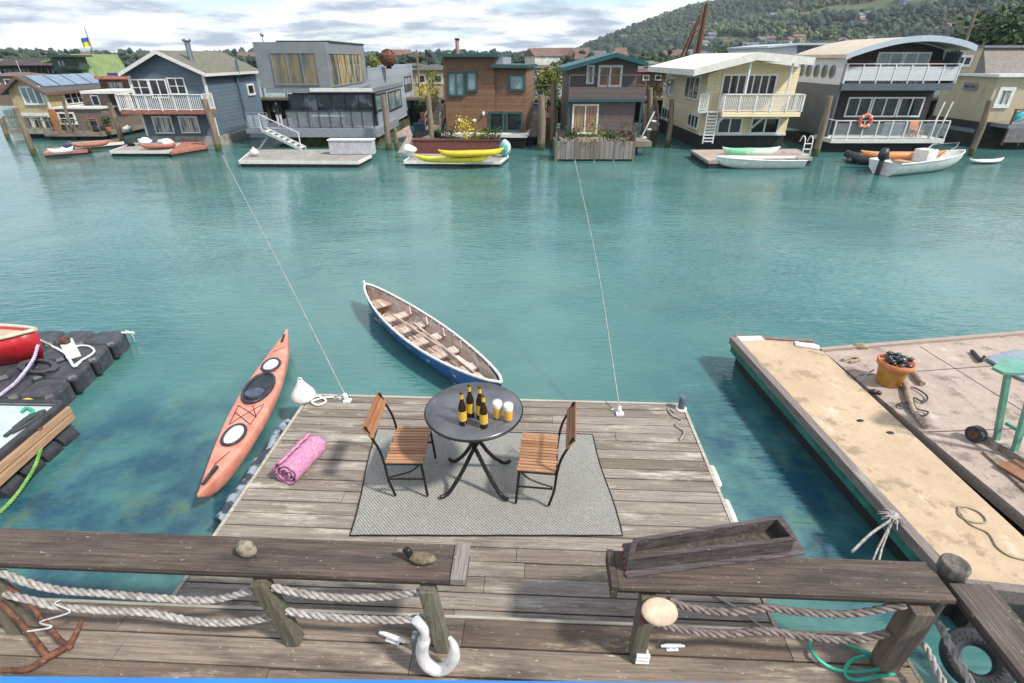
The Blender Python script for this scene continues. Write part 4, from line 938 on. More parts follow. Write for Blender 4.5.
for u, _ in pcs: a = B0.lerp(NB, u); b = B1.lerp(NB2, u); m.bar(a + Vector((.1, 0, .002)), b + Vector((0, 0, .002)), .015, .004)
a = B0.lerp(B1, .28); b = NB.lerp(NB2, .28); m.bar(a + Vector((0, -.1, .0015)), b + Vector((0, 0, .0015)), .015, .004); m.build('sheet_seam', tar, t)
MB().pz([(p.x, p.y) for p in (B0 + Vector((.3, -.2, 0)), B1 + Vector((0, -.2, 0)), NB2, NB + Vector((.3, 0, 0)))], -.3, ZB - .17).build('flotation', tar, t)

# terracotta pot
q = P(892, 387, ZB); q.z = ZB; t = thing('terracotta_pot', 'glazed ochre terracotta pot full of black mussel shells', 'pot', tuple(q + Vector((0, .12, 0)))); T = t.matrix_basis
terr = pm('terracotta', (0.56, 0.20, 0.085), (0.42, 0.14, 0.06), .7, 0, 8, .2)
s_ = .86
MB(T).lathe([(.19 * s_, 0), (.21 * s_, .02), (.27 * s_, .35)], (0, 0, 0), 28).build('body', pm('ochre_glaze', (0.46, 0.24, 0.03), (0.33, 0.15, 0.03), .4, 0, 6, .2), t)
MB(T).lathe([(.285 * s_, .35), (.315 * s_, .365), (.32 * s_, .45), (.30 * s_, .455), (.275 * s_, .42), (.02, .41)], (0, 0, 0), 28).build('rim', terr, t)
m = MB(T); rr = random.Random(3)
for k in range(34):
    a = rr.uniform(0, 6.28); r_ = rr.uniform(0, .2); m.blob((math.cos(a) * r_, math.sin(a) * r_, .45 + rr.uniform(-.02, .07)), .06, .04, .03, k, .5, 8, 5)
m.build('shells', pm('mussel_shells', (0.012, 0.014, 0.022), (0.09, 0.1, 0.12), .35, 0, 14, .4, lo=.5, hi=.62), t)
m = MB(T); m.tube([(-.42, .05, .02), (-.34, .08, .16), (-.28, .05, .24)], .015, 6); m.build('wire_handle', rope_m, t)
drift = pm('driftwood', (0.42, 0.33, 0.25), (0.22, 0.16, 0.12), .9, 0, 14, .6)
m = MB(); m.tube(curve([P(905, 384, ZB + .05), P(909, 397, ZB + .06), P(913, 410, ZB + .05), P(920, 419, ZB + .05), P(926, 427, ZB + .05)], 4), [.05, .05, .045, .045, .05, .045, .04, .04, .045, .04, .04, .035, .04, .04, .04, .045, .04], 8); tag(m.build('driftwood', drift), 'knobbly driftwood branch lying right of the terracotta pot', 'branch')
m = MB(); m.tube(curve([P(912, 370, ZB + .05), P(918, 378, ZB + .06), P(923, 384, ZB + .05)], 4), .045, 8); tag(m.build('driftwood', drift), 'short driftwood piece behind the pot rim', 'branch')
m = MB(); m.tube(ground_px([(905, 388), (915, 388), (927, 396), (924, 402), (914, 398), (916, 408), (928, 412), (922, 416), (912, 409), (900, 406), (903, 402), (912, 404)], ZB + .04), .014, 6); tag(m.build('black_cable', blackp), 'tangle of black cable by the driftwood branch', 'cable')
m = MB(); q = P(873, 393, ZB); m.blob((q.x, q.y, ZB + .03), .07, .05, .035, 4, .6); m.blob((q.x + .06, q.y - .03, ZB + .03), .05, .04, .03, 9, .6); tag(m.build('black_scrap', blackp), 'small black scrap on the dock edge left of the pot', 'scrap')
m = MB(); q = P(860, 348, ZB); m.blob((q.x, q.y, ZB + .05), .13, .08, .06, 14, .6); m.tube(ground_px([(843, 360), (852, 357), (860, 359), (850, 362)], ZB + .03), .03, 6); tag(m.build('rope_bundle', drift), 'crumpled pale rope bundle at the far edge of the wide dock', 'rope')
# blue-grey board with black handle
t = thing('paddle_board', 'blue-grey board lying at the right edge of the wide dock', 'board', tuple(P(1010, 368, ZB))); 
pl = [P(985, 361, ZB), P(992, 357, ZB), P(1015, 352, ZB), P(1045, 357, ZB), P(1045, 390, ZB), P(1018, 380, ZB)]
MB().pz([(p.x, p.y) for p in pl], ZB + .01, ZB + .07).build('deck', pm('blue_grey_board', (0.24, 0.31, 0.35), (0.17, 0.22, 0.26), .4), t, .02)
m = MB(); m.tube([P(972, 351, ZB + .04), P(981, 361, ZB + .05)], .035, 8); m.tube([P(980, 361, ZB + .05), P(985, 356, ZB + .14)], .025, 8); m.build('handle', blackp, t)
# green cart
t = thing('green_cart', 'sea-green framed cart with one black wheel at the right edge', 'cart', tuple(P(995, 442, ZB)), 0)
gm = pm('cart_green', (0.15, 0.36, 0.27), (0.10, 0.27, 0.20), .5, 0, 5, .1)
f1 = P(996, 441, ZB + .08); x1 = f1.x; y1 = f1.y
f2 = P(1014, 452, ZB + .08)
u1 = F(1008, 373, y1); u2 = F(1034, 384, f2.y); 
dd = (f2 - f1); 
MB().bar(f1, Vector((u1[0], y1, u1[1])), .06).build('leg', gm, t); MB().bar(f2, Vector((u2[0], f2.y, u2[1])), .06).build('leg', gm, t); zt_ = u1[1]
MB().bar(f1 + Vector((0, 0, .32)), f2 + dd * 2 + Vector((0, 0, .32)), .045).build('crossbar', gm, t)
fw = dd.normalized(); pr = Vector((-fw.y, fw.x, 0)); 
if pr.y < 0: pr = -pr
tpp = [P(a, b, zt_ + .03) for a, b in ((992, 367.5), (1004, 359), (1060, 365), (1060, 375), (1003, 373))]
MB().pz([(p.x, p.y) for p in tpp], zt_ + .002, zt_ + .04).build('top', gm, t)
MB().bar(f1 - fw * .18 + Vector((0, 0, -.03)), f1 + fw * 2 + Vector((0, 0, -.03)), .12, .12).build('base_beam', dwood, t)
w = P(976, 434, ZB + .12); ax_ = pr
m = MB(); m.tube([w - ax_ * .05, w + ax_ * .05], .12, 20); wh = m.build('wheel', blackp, t); m = MB(); m.tube([w - ax_ * .056, w + ax_ * .056], .065, 16); m.build('hub', rustm, wh)
m = MB(); a = P(986, 452, ZB + .02); b = P(1030, 492, ZB + .02); m.bar(a, b, .10, .03, .3); tag(m.build('plank', nwood), 'grey-brown plank on the dock in front of the green cart', 'plank')
tag(MB().bar(P(1006, 462, ZB + .06), P(1040, 482, ZB + .06), .35, .02).build('plywood_sheet', pm('brown_ply', (0.28, 0.13, 0.07), (0.16, 0.07, 0.04), .7)), 'brown plywood offcut lying beside the green cart', 'board')
m = MB(); m.tube(ground_px([(958, 509), (960, 516), (972, 522), (986, 522), (980, 513), (966, 507), (958, 509), (970, 524), (988, 533), (997, 547), (1010, 556), (1030, 561)], ZR + .012), .011, 6); tag(m.build('thin_hose', pm('olive_hose', (0.30, 0.26, 0.17), None, .6)), 'thin olive hose looped on the sandy dock', 'hose')
t = thing('mooring_line', 'pale rope with frayed knot tied from the sandy dock edge to the rail', 'rope', tuple(P(893, 518, ZR)))
k0 = P(893, 519, ZR + .05); m = MB(); twisted(m, [k0, P(872, 533, ZR + .15), P(852, 552, ZR + .35)], .016, .12); m.tube([k0, P(878, 548, .5), P(873, 560, .5)], .012, 6); m.tube([k0, P(882, 548, .5), P(879, 560, .5)], .012, 6); m.build('line', rope_m, t)
m = MB(); rr = random.Random(8)
for k in range(26):
    a = rr.uniform(0, 6.28); l = rr.uniform(.07, .17); m.tube([k0, k0 + Vector((math.cos(a) * l * .5, math.sin(a) * l * .5, .05)), k0 + Vector((math.cos(a) * l, math.sin(a) * l, -.01))], [.014, .01, .005], 5)
m.blob(k0, .06, .06, .05, 1, .4); m.build('frayed_knot', rope_m, t)
for a, b, lb in ((860, 421, 'dark leaf scrap near the middle of the sandy dock'), (890, 433, 'brown leaf scrap right of the middle of the sandy dock')):
    q = P(a, b, ZR); tag(MB().blob((q.x, q.y, ZR + .012), .05, .03, .01, a, .6).build('leaf_scrap', tar), lb, 'leaf')

# ================================================================== LEFT-HAND FLOATS
ZL = .36
a0 = P(128, 330, ZL); a1 = P(50, 398, ZL); va = (a1 - a0); na = 5; va = va / 4.0
b1 = P(38, 330, ZL); vb = (b1 - a0); vb = vb / vb.length * va.length; 
t = thing('cube_float', 'black plastic modular cube float with coiled rope, left of the kayak', 'float', tuple(a0 - Vector((0, 0, ZL))))
for i in range(6):
    for j in range(7):
        c = a0 + va * (i + .5) + vb * (j + .5)
        m = MB(); e1 = va * .48; e2 = vb * .48
        def sq(k, z): return [c + e1 * x * k + e2 * y * k + Vector((0, 0, z - ZL)) for x, y in ((-1, -.7), (-.7, -1), (.7, -1), (1, -.7), (1, .7), (.7, 1), (-.7, 1), (-1, .7))]
        m.loft([sq(.9, -.15), sq(1, -.1), sq(1, ZL - .06 + random.uniform(-.01, .01)), sq(.9, ZL - .005), sq(.86, ZL)], smooth=False); m.build('float_block', pm('float_block', (0.028, 0.032, 0.04), (0.065, 0.07, 0.08), .55, 0, 5, .4), t)
for i in range(1, 5):
    c = a0 + va * i - vb * .02; m = MB(); m.tube([c + Vector((0, 0, -.28)), c + Vector((0, 0, -.02))], .07, 10); m.build('connector', blackp, t)
m = MB(); m.tube([a0 + Vector((0, 0, 0)) + va * .2 - vb * .3, a0 + va * .2 + vb * .1], .03, 6); m.tube(curve([P(126, 331, ZL), P(131, 334, .25), P(134, 341, .02)], 4), .025, 6); m.build('cleat_strap', wtrim, t)
m = MB(); rr = random.Random(4); pts = []
for k in range(48):
    a = k * .5; pts.append(P(38 + 20 * math.cos(a) * (1 - k * .006), 366 + 6 * math.sin(a), ZL + .05 + k * .0006))
m.tube(curve(pts, 2), .028, 6); tag(m.build('coiled_line', pm('dark_rope', (0.07, 0.075, 0.085), None, .9, 0, 20, .4)), 'dark rope coiled on the black cube float', 'rope')
lil = pm('lilac_rope', (0.50, 0.46, 0.60), (0.36, 0.32, 0.46), .9, 0, 12, .4)
m = MB(); twisted(m, [P(38, 345, .75), P(33, 360, .6), P(18, 380, .5), P(4, 392, ZL + .05), P(-8, 402, ZL + .05)], .03, .14); tag(m.build('bow_line', lil), 'lilac rope from the red boat across the cube float', 'rope')
m = MB(); twisted(m, [P(39, 340, .75), P(52, 346, .42), P(66, 354, .42), P(74, 366, .42), P(80, 362, .42)], .026, .14); tag(m.build('stern_line', wtrim), 'white rope from the red boat to the float edge', 'rope')
t = thing('boat_chock', 'white board with rusty roller lying on the cube float', 'chock', tuple(P(72, 350, ZL)))
MB().bar(P(66, 341, ZL + .04), P(74, 357, ZL + .04), .22, .05).build('board', white, t); m = MB(); m.tube([P(61, 341, ZL + .12), P(68, 341, ZL + .12)], .07, 10); m.build('roller', rustm, t)
m = MB(); m.tube(ground_px([(74, 366), (82, 360), (92, 354), (94, 350), (88, 346), (78, 346), (72, 350)], ZL + .03), .022, 6); tag(m.build('edge_line', wtrim), 'pale rope running along the edge of the cube float', 'rope')
# red boat
t = thing('red_dinghy', 'red hulled dinghy with cream gunwale resting on the cube float', 'boat', tuple(P(20, 355, ZL)))
bw = P(36, 331, ZL + .62); dirb = Vector((-1, -.18, 0)).normalized(); nb = Vector((-dirb.y, dirb.x, 0)); T = Matrix.Translation((bw.x, bw.y, ZL)) @ Matrix.Rotation(math.atan2(dirb.y, dirb.x), 4, 'Z')
rings = []; g1 = []; g2 = []
for i in range(15):
    u = i / 14; x = u * 3.2; w = max(.02, .62 * math.sin(min(1, u * 1.5) * math.pi / 2) ** .8); zg = .64 - .14 * u
    rings.append([(x, -w, zg), (x + .02, -w * .86, zg * .55), (x + .1 * (1 - u), -w * .4, .03), (x + .12 * (1 - u), 0, 0), (x + .1 * (1 - u), w * .4, .03), (x + .02, w * .86, zg * .55), (x, w, zg)]); g1.append((x, -w, zg + .015)); g2.append((x, w, zg + .015))
o = MB(T); o.loft(rings, closed=False, caps=False); o = o.build('hull', pm('red_paint', (0.50, 0.018, 0.03), (0.36, 0.012, 0.02), .35, 0, 3, .05), t); sm = o.modifiers.new('s', 'SOLIDIFY'); sm.thickness = .03
m = MB(T); m.tube(g1, .035, 8); m.tube(g2, .035, 8); m.build('gunwale', pm('cream_gunwale', (0.62, 0.55, 0.40), None, .6), t)
MB(T).loft([[(r[0][0], r[0][1] * .94, r[0][2] - .05), (r[0][0], r[6][1] * .94, r[6][2] - .05)] for r in rings[1:6]], closed=False, caps=False, smooth=False).build('foredeck', pm('cream_deck', (0.55, 0.47, 0.33), None, .6), t)
for u in (.5, .75): MB(T).box(u * 3.2 - .12, u * 3.2 + .12, -.55, .55, .35, .38).build('thwart', inw, t)
# timber float with white sheet
ZT = .5
c0 = P(57, 406, ZT); c1_ = P(0, 452, ZT); dv = (c1_ - c0); c1_ = c0 + dv * 1.8; c3 = P(-6, 405, ZT); c3 = c0 + (c3 - c0) * 3; c2 = c1_ + (c3 - c0)
t = thing('timber_float', 'timber edged float with pale sheet top at the left edge', 'dock', tuple(c0 - Vector((0, 0, ZT))))
MB().pz([(p.x, p.y) for p in (c0, c1_, c2, c3)], ZT - .04, ZT).build('sheet', pm('pale_sheet', (0.50, 0.57, 0.57), (0.40, 0.47, 0.47), .5, 0, 3, .1), t)
dn = Vector((-dv.y, dv.x, 0)).normalized()
if dn.x < 0: dn = -dn
m = MB(); m.tube([c3 + Vector((0, .06, 0)), c0 + Vector((0.02, .05, 0)), c0 + dn * .06, c1_ + dn * .06], .07, 10); m.build('rubber_edge', blackp, t)
m = MB(); m.bar(c0 + dn * .13 + Vector((0, .03, -.09)), c1_ + dn * .13 + Vector((0, 0, -.09)), .08, .10, .1); m.bar(c0 + dn * .2 + Vector((-.05, -.0, -.21)), c1_ + dn * .2 + Vector((0, 0, -.21)), .08, .10, .2); m.build('edge_beam', wood('tan_beam', (0.50, 0.33, 0.20), (0.33, 0.2, 0.12), (0.6, 0.48, 0.36), None, 1), t)
m = MB()
for k in range(4): c = c0 + dv * (.1 + k * .33) + dn * .05; m.tube([c + Vector((0, 0, -.5)) , c + dv * .28 + Vector((0, 0, -.5))], .2, 12)
m.build('flotation', blackp, t)
m = MB(); m.blob(P(38, 430, .44), .09, .07, .07, 3, .5); m.blob(P(36, 424, .46), .07, .05, .05, 5, .5); m.build('rusty_shackle', rustm, t)
m = MB(); m.tube(ground_px([(5, 436), (18, 426), (30, 418), (44, 411), (36, 414), (22, 424), (12, 432), (26, 425), (42, 414), (30, 416), (14, 428)], ZT + .03), .03, 6); tag(m.build('net_bundle', pm('dark_net', (0.05, 0.06, 0.06), None, .9)), 'dark netting bundle lying on the pale float sheet', 'net')
m = MB(); m.tube(ground_px([(22, 412), (26, 408), (33, 411), (30, 415)], ZT + .03), .025, 6); tag(m.build('cord_loop', hose), 'bright green cord loop on the pale float sheet', 'cord')
m = MB(); m.tube(curve([P(22, 402, ZL + .05), P(28, 400, ZL + .1), P(34, 403, ZL + .05)], 4), .04, 6); tag(m.build('lashing_cord', flower_y), 'yellow cord between the cube float and the timber float', 'cord')
m = MB(); twisted(m, [P(41, 448, .25), P(36, 464, .15), P(27, 480, .1), P(14, 498, .06), P(0, 512, .03), P(-14, 522, .02)], .028, .14); tag(m.build('green_mooring_rope', pm('green_rope', (0.20, 0.40, 0.10), (0.10, 0.25, 0.06), .9, 0, 10, .4)), 'yellow-green mooring rope trailing from the timber float into the water', 'rope')

# ================================================================== HOUSEBOATS ACROSS THE CHANNEL
def fx(a, b, Y): return F(a, b, Y)[0]
def fz(a, b, Y): return F(a, b, Y)[1]
def fmap(face, pl):
    if face == 'F': return lambda a, z, d: (a, pl - d, z)
    if face == 'R': return lambda a, z, d: (pl + d, a, z)
    return lambda a, z, d: (pl - d, a, z)
def fbox(m, mp, a0, a1, z0, z1, d0, d1, r=0.0):
    p, q = mp(a0, z0, d0), mp(a1, z1, d1); m.box(p[0], q[0], p[1], q[1], p[2], q[2], r)
def win(par, face, pl, x0, y0, x1, y1, nx=1, ny=1, fm=None, gm=None, w=.08, name='window', d=.0, ztop=None):
    fm = fm or white; gm = gm or glass; ym = (y0 + y1) / 2; xm = (x0 + x1) / 2
    if face == 'F': a0, a1 = F(x0, ym, pl)[0], F(x1, ym, pl)[0]; z1, z0 = F(xm, y0, pl)[1], F(xm, y1, pl)[1]
    else: a0, a1 = S(x0, ym, pl)[0], S(x1, ym, pl)[0]; z1, z0 = S(xm, y0, pl)[1], S(xm, y1, pl)[1]
    if a0 > a1: a0, a1 = a1, a0
    mp = fmap(face, pl); m = MB()
    fbox(m, mp, a0, a1, z1 - w, z1, d - .01, d + .07); fbox(m, mp, a0, a1, z0, z0 + w, d - .01, d + .09)
    for k in range(nx + 1):
        c = lerp(a0 + w / 2, a1 - w / 2, k / nx); ww = w / 2 if k in (0, nx) else w * .4; fbox(m, mp, c - ww, c + ww, z0 + w, z1 - w, d - .01, d + .065)
    for k in range(1, ny): c = lerp(z0, z1, k / ny); fbox(m, mp, a0 + w, a1 - w, c - w * .25, c + w * .25, d - .01, d + .055)
    f = m.build(name, fm, par); m = MB(); fbox(m, mp, a0 + .02, a1 - .02, z0 + .02, z1 - .02, d + .005, d + .025); m.build('pane', gm, f); return f
def house(name, label, loc, cat='houseboat'): return thing(name, label, cat, loc)
def gable(par, x0, x1, xr, Y, Yb, z0, ze0, ze1, zr, wm, rm, tm=None, ov=.35, th=.14, fo=.4):
    MB().py([(x0, z0), (x1, z0), (x1, ze1), (xr, zr), (x0, ze0)], Y, Yb).build('wall', wm, par)
    s0 = (zr - ze0) / (xr - x0); s1 = (zr - ze1) / (x1 - xr)
    l0 = (x0 - ov, ze0 - s0 * ov + .012); l1 = (x1 + ov, ze1 - s1 * ov + .012); pk = (xr, zr + .012)
    MB().py([l0, pk, l1, (l1[0], l1[1] + th), (xr, zr + th + .02), (l0[0], l0[1] + th)], Y - fo, Yb + fo).build('roof', rm, par)
    if tm:
        m = MB(); h = .2
        m.py([(l0[0] - .02, l0[1] - .06), (xr, zr - .06), (xr, zr + th + .03), (l0[0] - .02, l0[1] + th + .02)], Y - fo - .05, Y - fo - .004)
        m.py([(xr + .002, zr - .06), (l1[0] + .02, l1[1] - .06), (l1[0] + .02, l1[1] + th + .02), (xr + .002, zr + th + .03)], Y - fo - .05, Y - fo - .004)
        m.box(l1[0] + .003, l1[0] + .05, Y - fo, Yb + fo, l1[1] - .05, l1[1] + th - .01); m.box(l0[0] - .05, l0[0] - .003, Y - fo, Yb + fo, l0[1] - .05, l0[1] + th - .01)
        m.build('fascia', tm, par)
def rail(par, p0, p1, z, h, m_=None, nb=30, post=5, bal=.03, cap=.07, solid=None, name='railing', pw=.07):
    m = MB(); m_ = m_ or white; p0 = Vector((p0[0], p0[1], 0)); p1 = Vector((p1[0], p1[1], 0)); up = Vector((0, 0, 1))
    m.bar(p0 + up * (z + h), p1 + up * (z + h), cap, .05)
    if nb: m.bar(p0 + up * (z + .1), p1 + up * (z + .1), .04, .05)
    for k in range(post + 1): q = p0.lerp(p1, k / post); m.bar(q + up * z, q + up * (z + h - .026), pw)
    for k in range(nb): q = p0.lerp(p1, (k + .5) / nb); m.bar(q + up * (z + .13), q + up * (z + h - .026), bal)
    o = m.build(name, m_, par)
    if solid:
        m = MB(); m.bar(p0.lerp(p1, .004) + up * (z + h * .5), p0.lerp(p1, .996) + up * (z + h * .5), .016, h * .72); m.build('panel', solid, o)
    return o
def piling(top, bot, label, r=.17, zb=0, m_=None):
    b = P(bot[0], bot[1], 0); x, z = F(top[0], top[1], b.y); t = thing('piling', label, 'piling', tuple(b), 0, 'timber mooring pilings')
    k = MB().tube([(b.x, b.y, -1), (b.x, b.y, .45)], [r * 1.06, r * 1.04], 12); k.build('fouled_base', hullgreen, t)
    MB().tube([(b.x, b.y, .42), (b.x + .03, b.y, z * .5), (x, b.y, z)], [r, r * .97, r * .9], 12).build('shaft', m_ or pile, t); return t
shing_r = pm('olive_shingle_roof', (0.17, 0.165, 0.12), (0.10, 0.10, 0.08), .9, 0, 5, .4)
blue_s = siding('blue_lap_siding', (0.085, 0.125, 0.16), .24, .09, .5, col2=(0.065, 0.1, 0.13))
steel = pm('galvanised', (0.32, 0.36, 0.38), (0.2, 0.23, 0.26), .4, .7, 6, .1)

# --- blue-grey gabled houseboat
Y = 39.2; t = house('blue_houseboat', 'blue-grey lapped houseboat with white trimmed gable and long white balcony', (fx(180, 140, Y), Y, 0))
x0 = fx(138, 106, Y); x1 = fx(211, 106, Y); ze = fz(200, 73, Y); zr_ = fz(160, 53, Y); Yb = S(255, 72, x1)[0]; z0 = fz(185, 136, Y)
gable(t, x0, x1, (x0 + x1) / 2, Y, Yb, z0, ze, ze, zr_, blue_s, shing_r, wtrim)
MB().box(x0 - .12, x1 + .15, Y - .15, Yb + .1, -.4, z0 - .004).build('hull', concrete, t)
MB().box(x1 - .12, x1 + .03, Y - .03, Y + .12, z0, ze - .15).build('corner_trim', wtrim, t); MB().box(x0 - .03, x0 + .12, Y - .03, Y + .1, z0, ze - .15).build('corner_trim', wtrim, t)
win(t, 'F', Y, 131, 79, 150, 96, 2, 2); win(t, 'F', Y, 150.5, 79, 168, 98, 2, name='balcony_door'); win(t, 'F', Y, 168.5, 77.5, 186, 94.5, 2, 2)
win(t, 'F', Y, 154, 116, 173, 133.5, 2, gm=glass_pale); win(t, 'F', Y, 180, 116, 199, 133, 2, gm=glass_pale)
win(t, 'R', x1, 247, 83.5, 254, 95.5, 1, 1, w=.14); win(t, 'R', x1, 247.5, 124, 250.5, 129, 1, 1, w=.1)
bz = fz(160, 111, Y - 1.4); xa, xb = fx(118, 104, Y - 1.4), fx(203, 102, Y - 1.4)
MB().box(xa, xb, Y - 1.4, Y - .01, bz - .2, bz).build('balcony_deck', pm('redwood_paint', (0.36, 0.14, 0.09), (0.22, 0.09, 0.06), .7), t)
rail(t, (xa, Y - 1.38), (xb, Y - 1.38), bz, 1.0, nb=44, post=6, cap=.12); rail(t, (xb - .03, Y - 1.34), (xb - .03, Y - .05), bz, 1.0, nb=8, post=1); rail(t, (xa + .03, Y - 1.34), (xa + .03, Y - .05), bz, 1.0, nb=8, post=1)
sx = x1 - 1.0; sy = S(236, 66, x1)[0]
q = Vector((fx(193, 66, Y + 1.2), Y + 1.2, 0)); zt_ = fz(190, 42, Y + 1.2)
MB().tube([(q.x, q.y, ze), (q.x, q.y, zt_)], .17, 12).build('stovepipe', steel, t); MB().lathe([(.17, 0), (.27, .04), (.27, .16), (.18, .2)], (q.x, q.y, zt_), 14).build('chimney_cap', steel, t)
yp = S(236, 80, x1)[0]; m = MB(); m.tube([(x1 + .1, yp, S(245, 118, x1)[1]), (x1 + .1, yp, ze - .1)], .09, 10); m.tube([(x1 + .32, yp, ze - .3), (x1 + .32, yp, ze + .8)], .09, 10); m.build('flue', pm('blue_flue', (0.09, 0.14, 0.19), None, .4), t)
# its float, and gear on it
def lowfloat(label, pix, z, top, side, name='swim_float', th=.3, seam=True):
    pts = [P(a, b, z) for a, b in pix]; c = sum(pts, Vector()) / len(pts); t = thing(name, label, 'float', (c.x, c.y, 0))
    MB().pz([(p.x, p.y) for p in pts], z - .05, z).build('decking', top, t)
    MB().pz([(c.x + (p.x - c.x) * .99, c.y + (p.y - c.y) * .99) for p in pts], -.1, z - .055).build('flotation', tar, t)
    m = MB()
    for a, b in zip(pts, pts[1:] + pts[:1]): m.bar(a + Vector((0, 0, -.07)), b + Vector((0, 0, -.07)), .08, .16)
    m.build('edge', side, t); return t
greyply = plyw('grey_plywood', (0.32, 0.30, 0.27), (0.24, 0.22, 0.2), (0.45, 0.43, 0.4), (0.14, 0.12, 0.11))
redp = pm('worn_red_planks', (0.42, 0.17, 0.11), (0.26, 0.11, 0.08), .8, 0, 5, .3)
lowfloat('grey decked swim float in front of the blue houseboat', [(110, 151), (169, 151), (180, 143), (132, 143)], .35, greyply, wtrim)
lowfloat('reddish planked float under the blue houseboat corner', [(170, 152), (207, 146), (200, 142), (181, 142)], .33, redp, redp)
def small_kayak(a, b, z, mat_, label, beam=.62, name='kayak', group=None, h=.2, cp=True):
    A0 = P(a[0], a[1], z); B0_ = P(b[0], b[1], z); d = B0_ - A0; L_ = d.length
    t = thing(name, label, 'kayak', tuple((A0 + B0_) / 2 - Vector((0, 0, h))), math.atan2(d.y, d.x), group); T = t.matrix_basis
    MB(T).loft(kayak_rings(L_, beam, h, .14, 16, 12, 0, .06)).build('hull', mat_, t)
    if cp:
        cz = h + .05; MB(T).tube([(.4 * math.cos(k * math.pi / 8), .2 * math.sin(k * math.pi / 8), cz) for k in range(16)], .03, 6, closed=True).build('cockpit_rim', blackp, t)
        MB(T).lathe([(.36, cz - .02), (.1, cz - .01)], (0, 0, 0), 12, sy=.5).build('cockpit', tar, t)
    return t
small_kayak((140, 146), (176, 144.5), .6, redp, 'faded red kayak on the float in front of the blue houseboat', cp=False)
def tarp(c, w, d, h, mat_, label, name='covered_gear', cat='tarpaulin', seed=1):
    p = P(c[0], c[1], .36); o = MB().blob((p.x, p.y, .36 + h * .45), w / 2, d / 2, h / 2, seed, .7, 14, 9).build(name, mat_); return tag(o, label, cat)
tarp((146, 145), .9, .6, .5, white, 'white bundled cover at the left of the grey swim float'); tarp((168, 148), 1.1, .6, .55, white, 'white crumpled sail cover on the right of the grey swim float', seed=6)
tarp((131, 146), .5, .4, .35, tar, 'dark bundle beside the white cover on the grey float', seed=3)

# --- tan gabled houseboat at the left end, with shingled annex
Y = 43.5; t = house('tan_houseboat', 'tan houseboat with big gable window and solar panels at the left end', (fx(45, 135, Y), Y, 0))
tan_s = siding('tan_siding', (0.50, 0.40, 0.22), .3, .03)
x0 = fx(14, 105, Y); x1 = fx(49, 105, Y); ze = fz(10, 91, Y); ze1 = fz(43, 89, Y); zr_ = fz(26, 78, Y); z0 = fz(30, 117, Y); Yb = S(101, 95, x1)[0]
gable(t, x0, x1, (x0 + x1) / 2, Y, Yb, z0, ze, ze, zr_, tan_s, pm('dark_roof', (0.09, 0.085, 0.08), None, .8), pm('brown_fascia', (0.16, 0.09, 0.06), None, .6))
m = MB(); m.box(x0 - .04, x1 + .04, Y - .05, Y - .004, z0 - .02, z0 + .3); m.box(x1 + .004, x1 + .05, Y, Yb, z0 - .02, z0 + .25); m.box(x1 - .1, x1 + .04, Y - .04, Y + .1, z0 + .3, ze); m.build('white_band', wtrim, t)
win(t, 'F', Y, 22, 86, 43, 105, 3, 1, gm=glass_tint, w=.13); win(t, 'R', x1, 64, 92, 84, 104, 3, 2, gm=glass)
MB().box(x0 + .1, x1 - .1, Y + 1.2, Yb - .2, .7, z0 - .004).build('lower_wall', pm('grey_shingle', (0.24, 0.22, 0.2), (0.12, 0.11, 0.10), .9, 0, 9, .6), t)
win(t, 'F', Y + 1.2, 36, 119, 54, 130, 3, 1)
MB().box(x0 - .6, x1 + .3, Y - .9, Yb, .35, .69).build('porch_deck', concrete, t); MB().box(x0, x1, Y - .2, Yb, -.4, .345).build('hull', tar, t)
for a in (.02, .3, .62, .97): MB().box(lerp(x0, x1, a) - .06, lerp(x0, x1, a) + .06, Y - .02, Y + .1, .7, z0 - .03).build('porch_post', wtrim, t)
m = MB(); rail(t, (x0 - .5, Y - .85), (x1 + .2, Y - .85), .69, .9, pwood, nb=14, post=4)
xr_ = (x0 + x1) / 2; sl = (ze - zr_) / (x1 - xr_)
pt = lambda u, y, dz=.2: (lerp(xr_, x1, u), y, zr_ + sl * (lerp(xr_, x1, u) - xr_) + dz)
m = MB()
for k in range(4):
    ya = Y + .3 + k * 1.75; m.prism([pt(.1, ya), pt(.92, ya), pt(.92, ya + 1.6), pt(.1, ya + 1.6)], (0, 0, .05))
m.build('solar_panel', pm('solar_panel', (0.10, 0.16, 0.24), (0.15, 0.22, 0.3), .15, 0, 2, 0), t)
t2 = house('shingled_houseboat', 'weathered brown shingled houseboat with white capped terrace next to the tan gable', (fx(80, 135, 42.5), 42.5, 0)); Y2 = 42.6
shg = pm('brown_shingles', (0.22, 0.17, 0.145), (0.10, 0.075, 0.065), .9, 0, 11, .8)
xa, xb = fx(58, 122, Y2), fx(105, 122, Y2); zb = fz(80, 109, Y2)
MB().box(xa, xb, Y2, Y2 + 5, .6, zb).build('wall', shg, t2); MB().box(xa - .1, xb + .1, Y2 - .12, Y2 + 5, zb + .002, zb + .12).build('terrace_cap', wtrim, t2)
MB().box(fx(85, 97, Y2 + 2), fx(112, 97, Y2 + 2), Y2 + 1.6, Y2 + 5, zb + .13, fz(95, 93, Y2 + 2)).build('upper_wall', shg, t2)
MB().box(fx(80, 93, Y2 + 1), fx(121, 93, Y2 + 1), Y2 + 1, Y2 + 5.4, fz(95, 93, Y2 + 2) + .004, fz(95, 93, Y2 + 2) + .2).build('roof', wtrim, t2)
win(t2, 'F', Y2, 59, 112, 76, 124.5, 2, 2, w=.12); win(t2, 'F', Y2, 89, 118, 99, 132, 1, name='door', fm=redp); win(t2, 'F', Y2 + 1.6, 92, 95, 100, 106, 1)
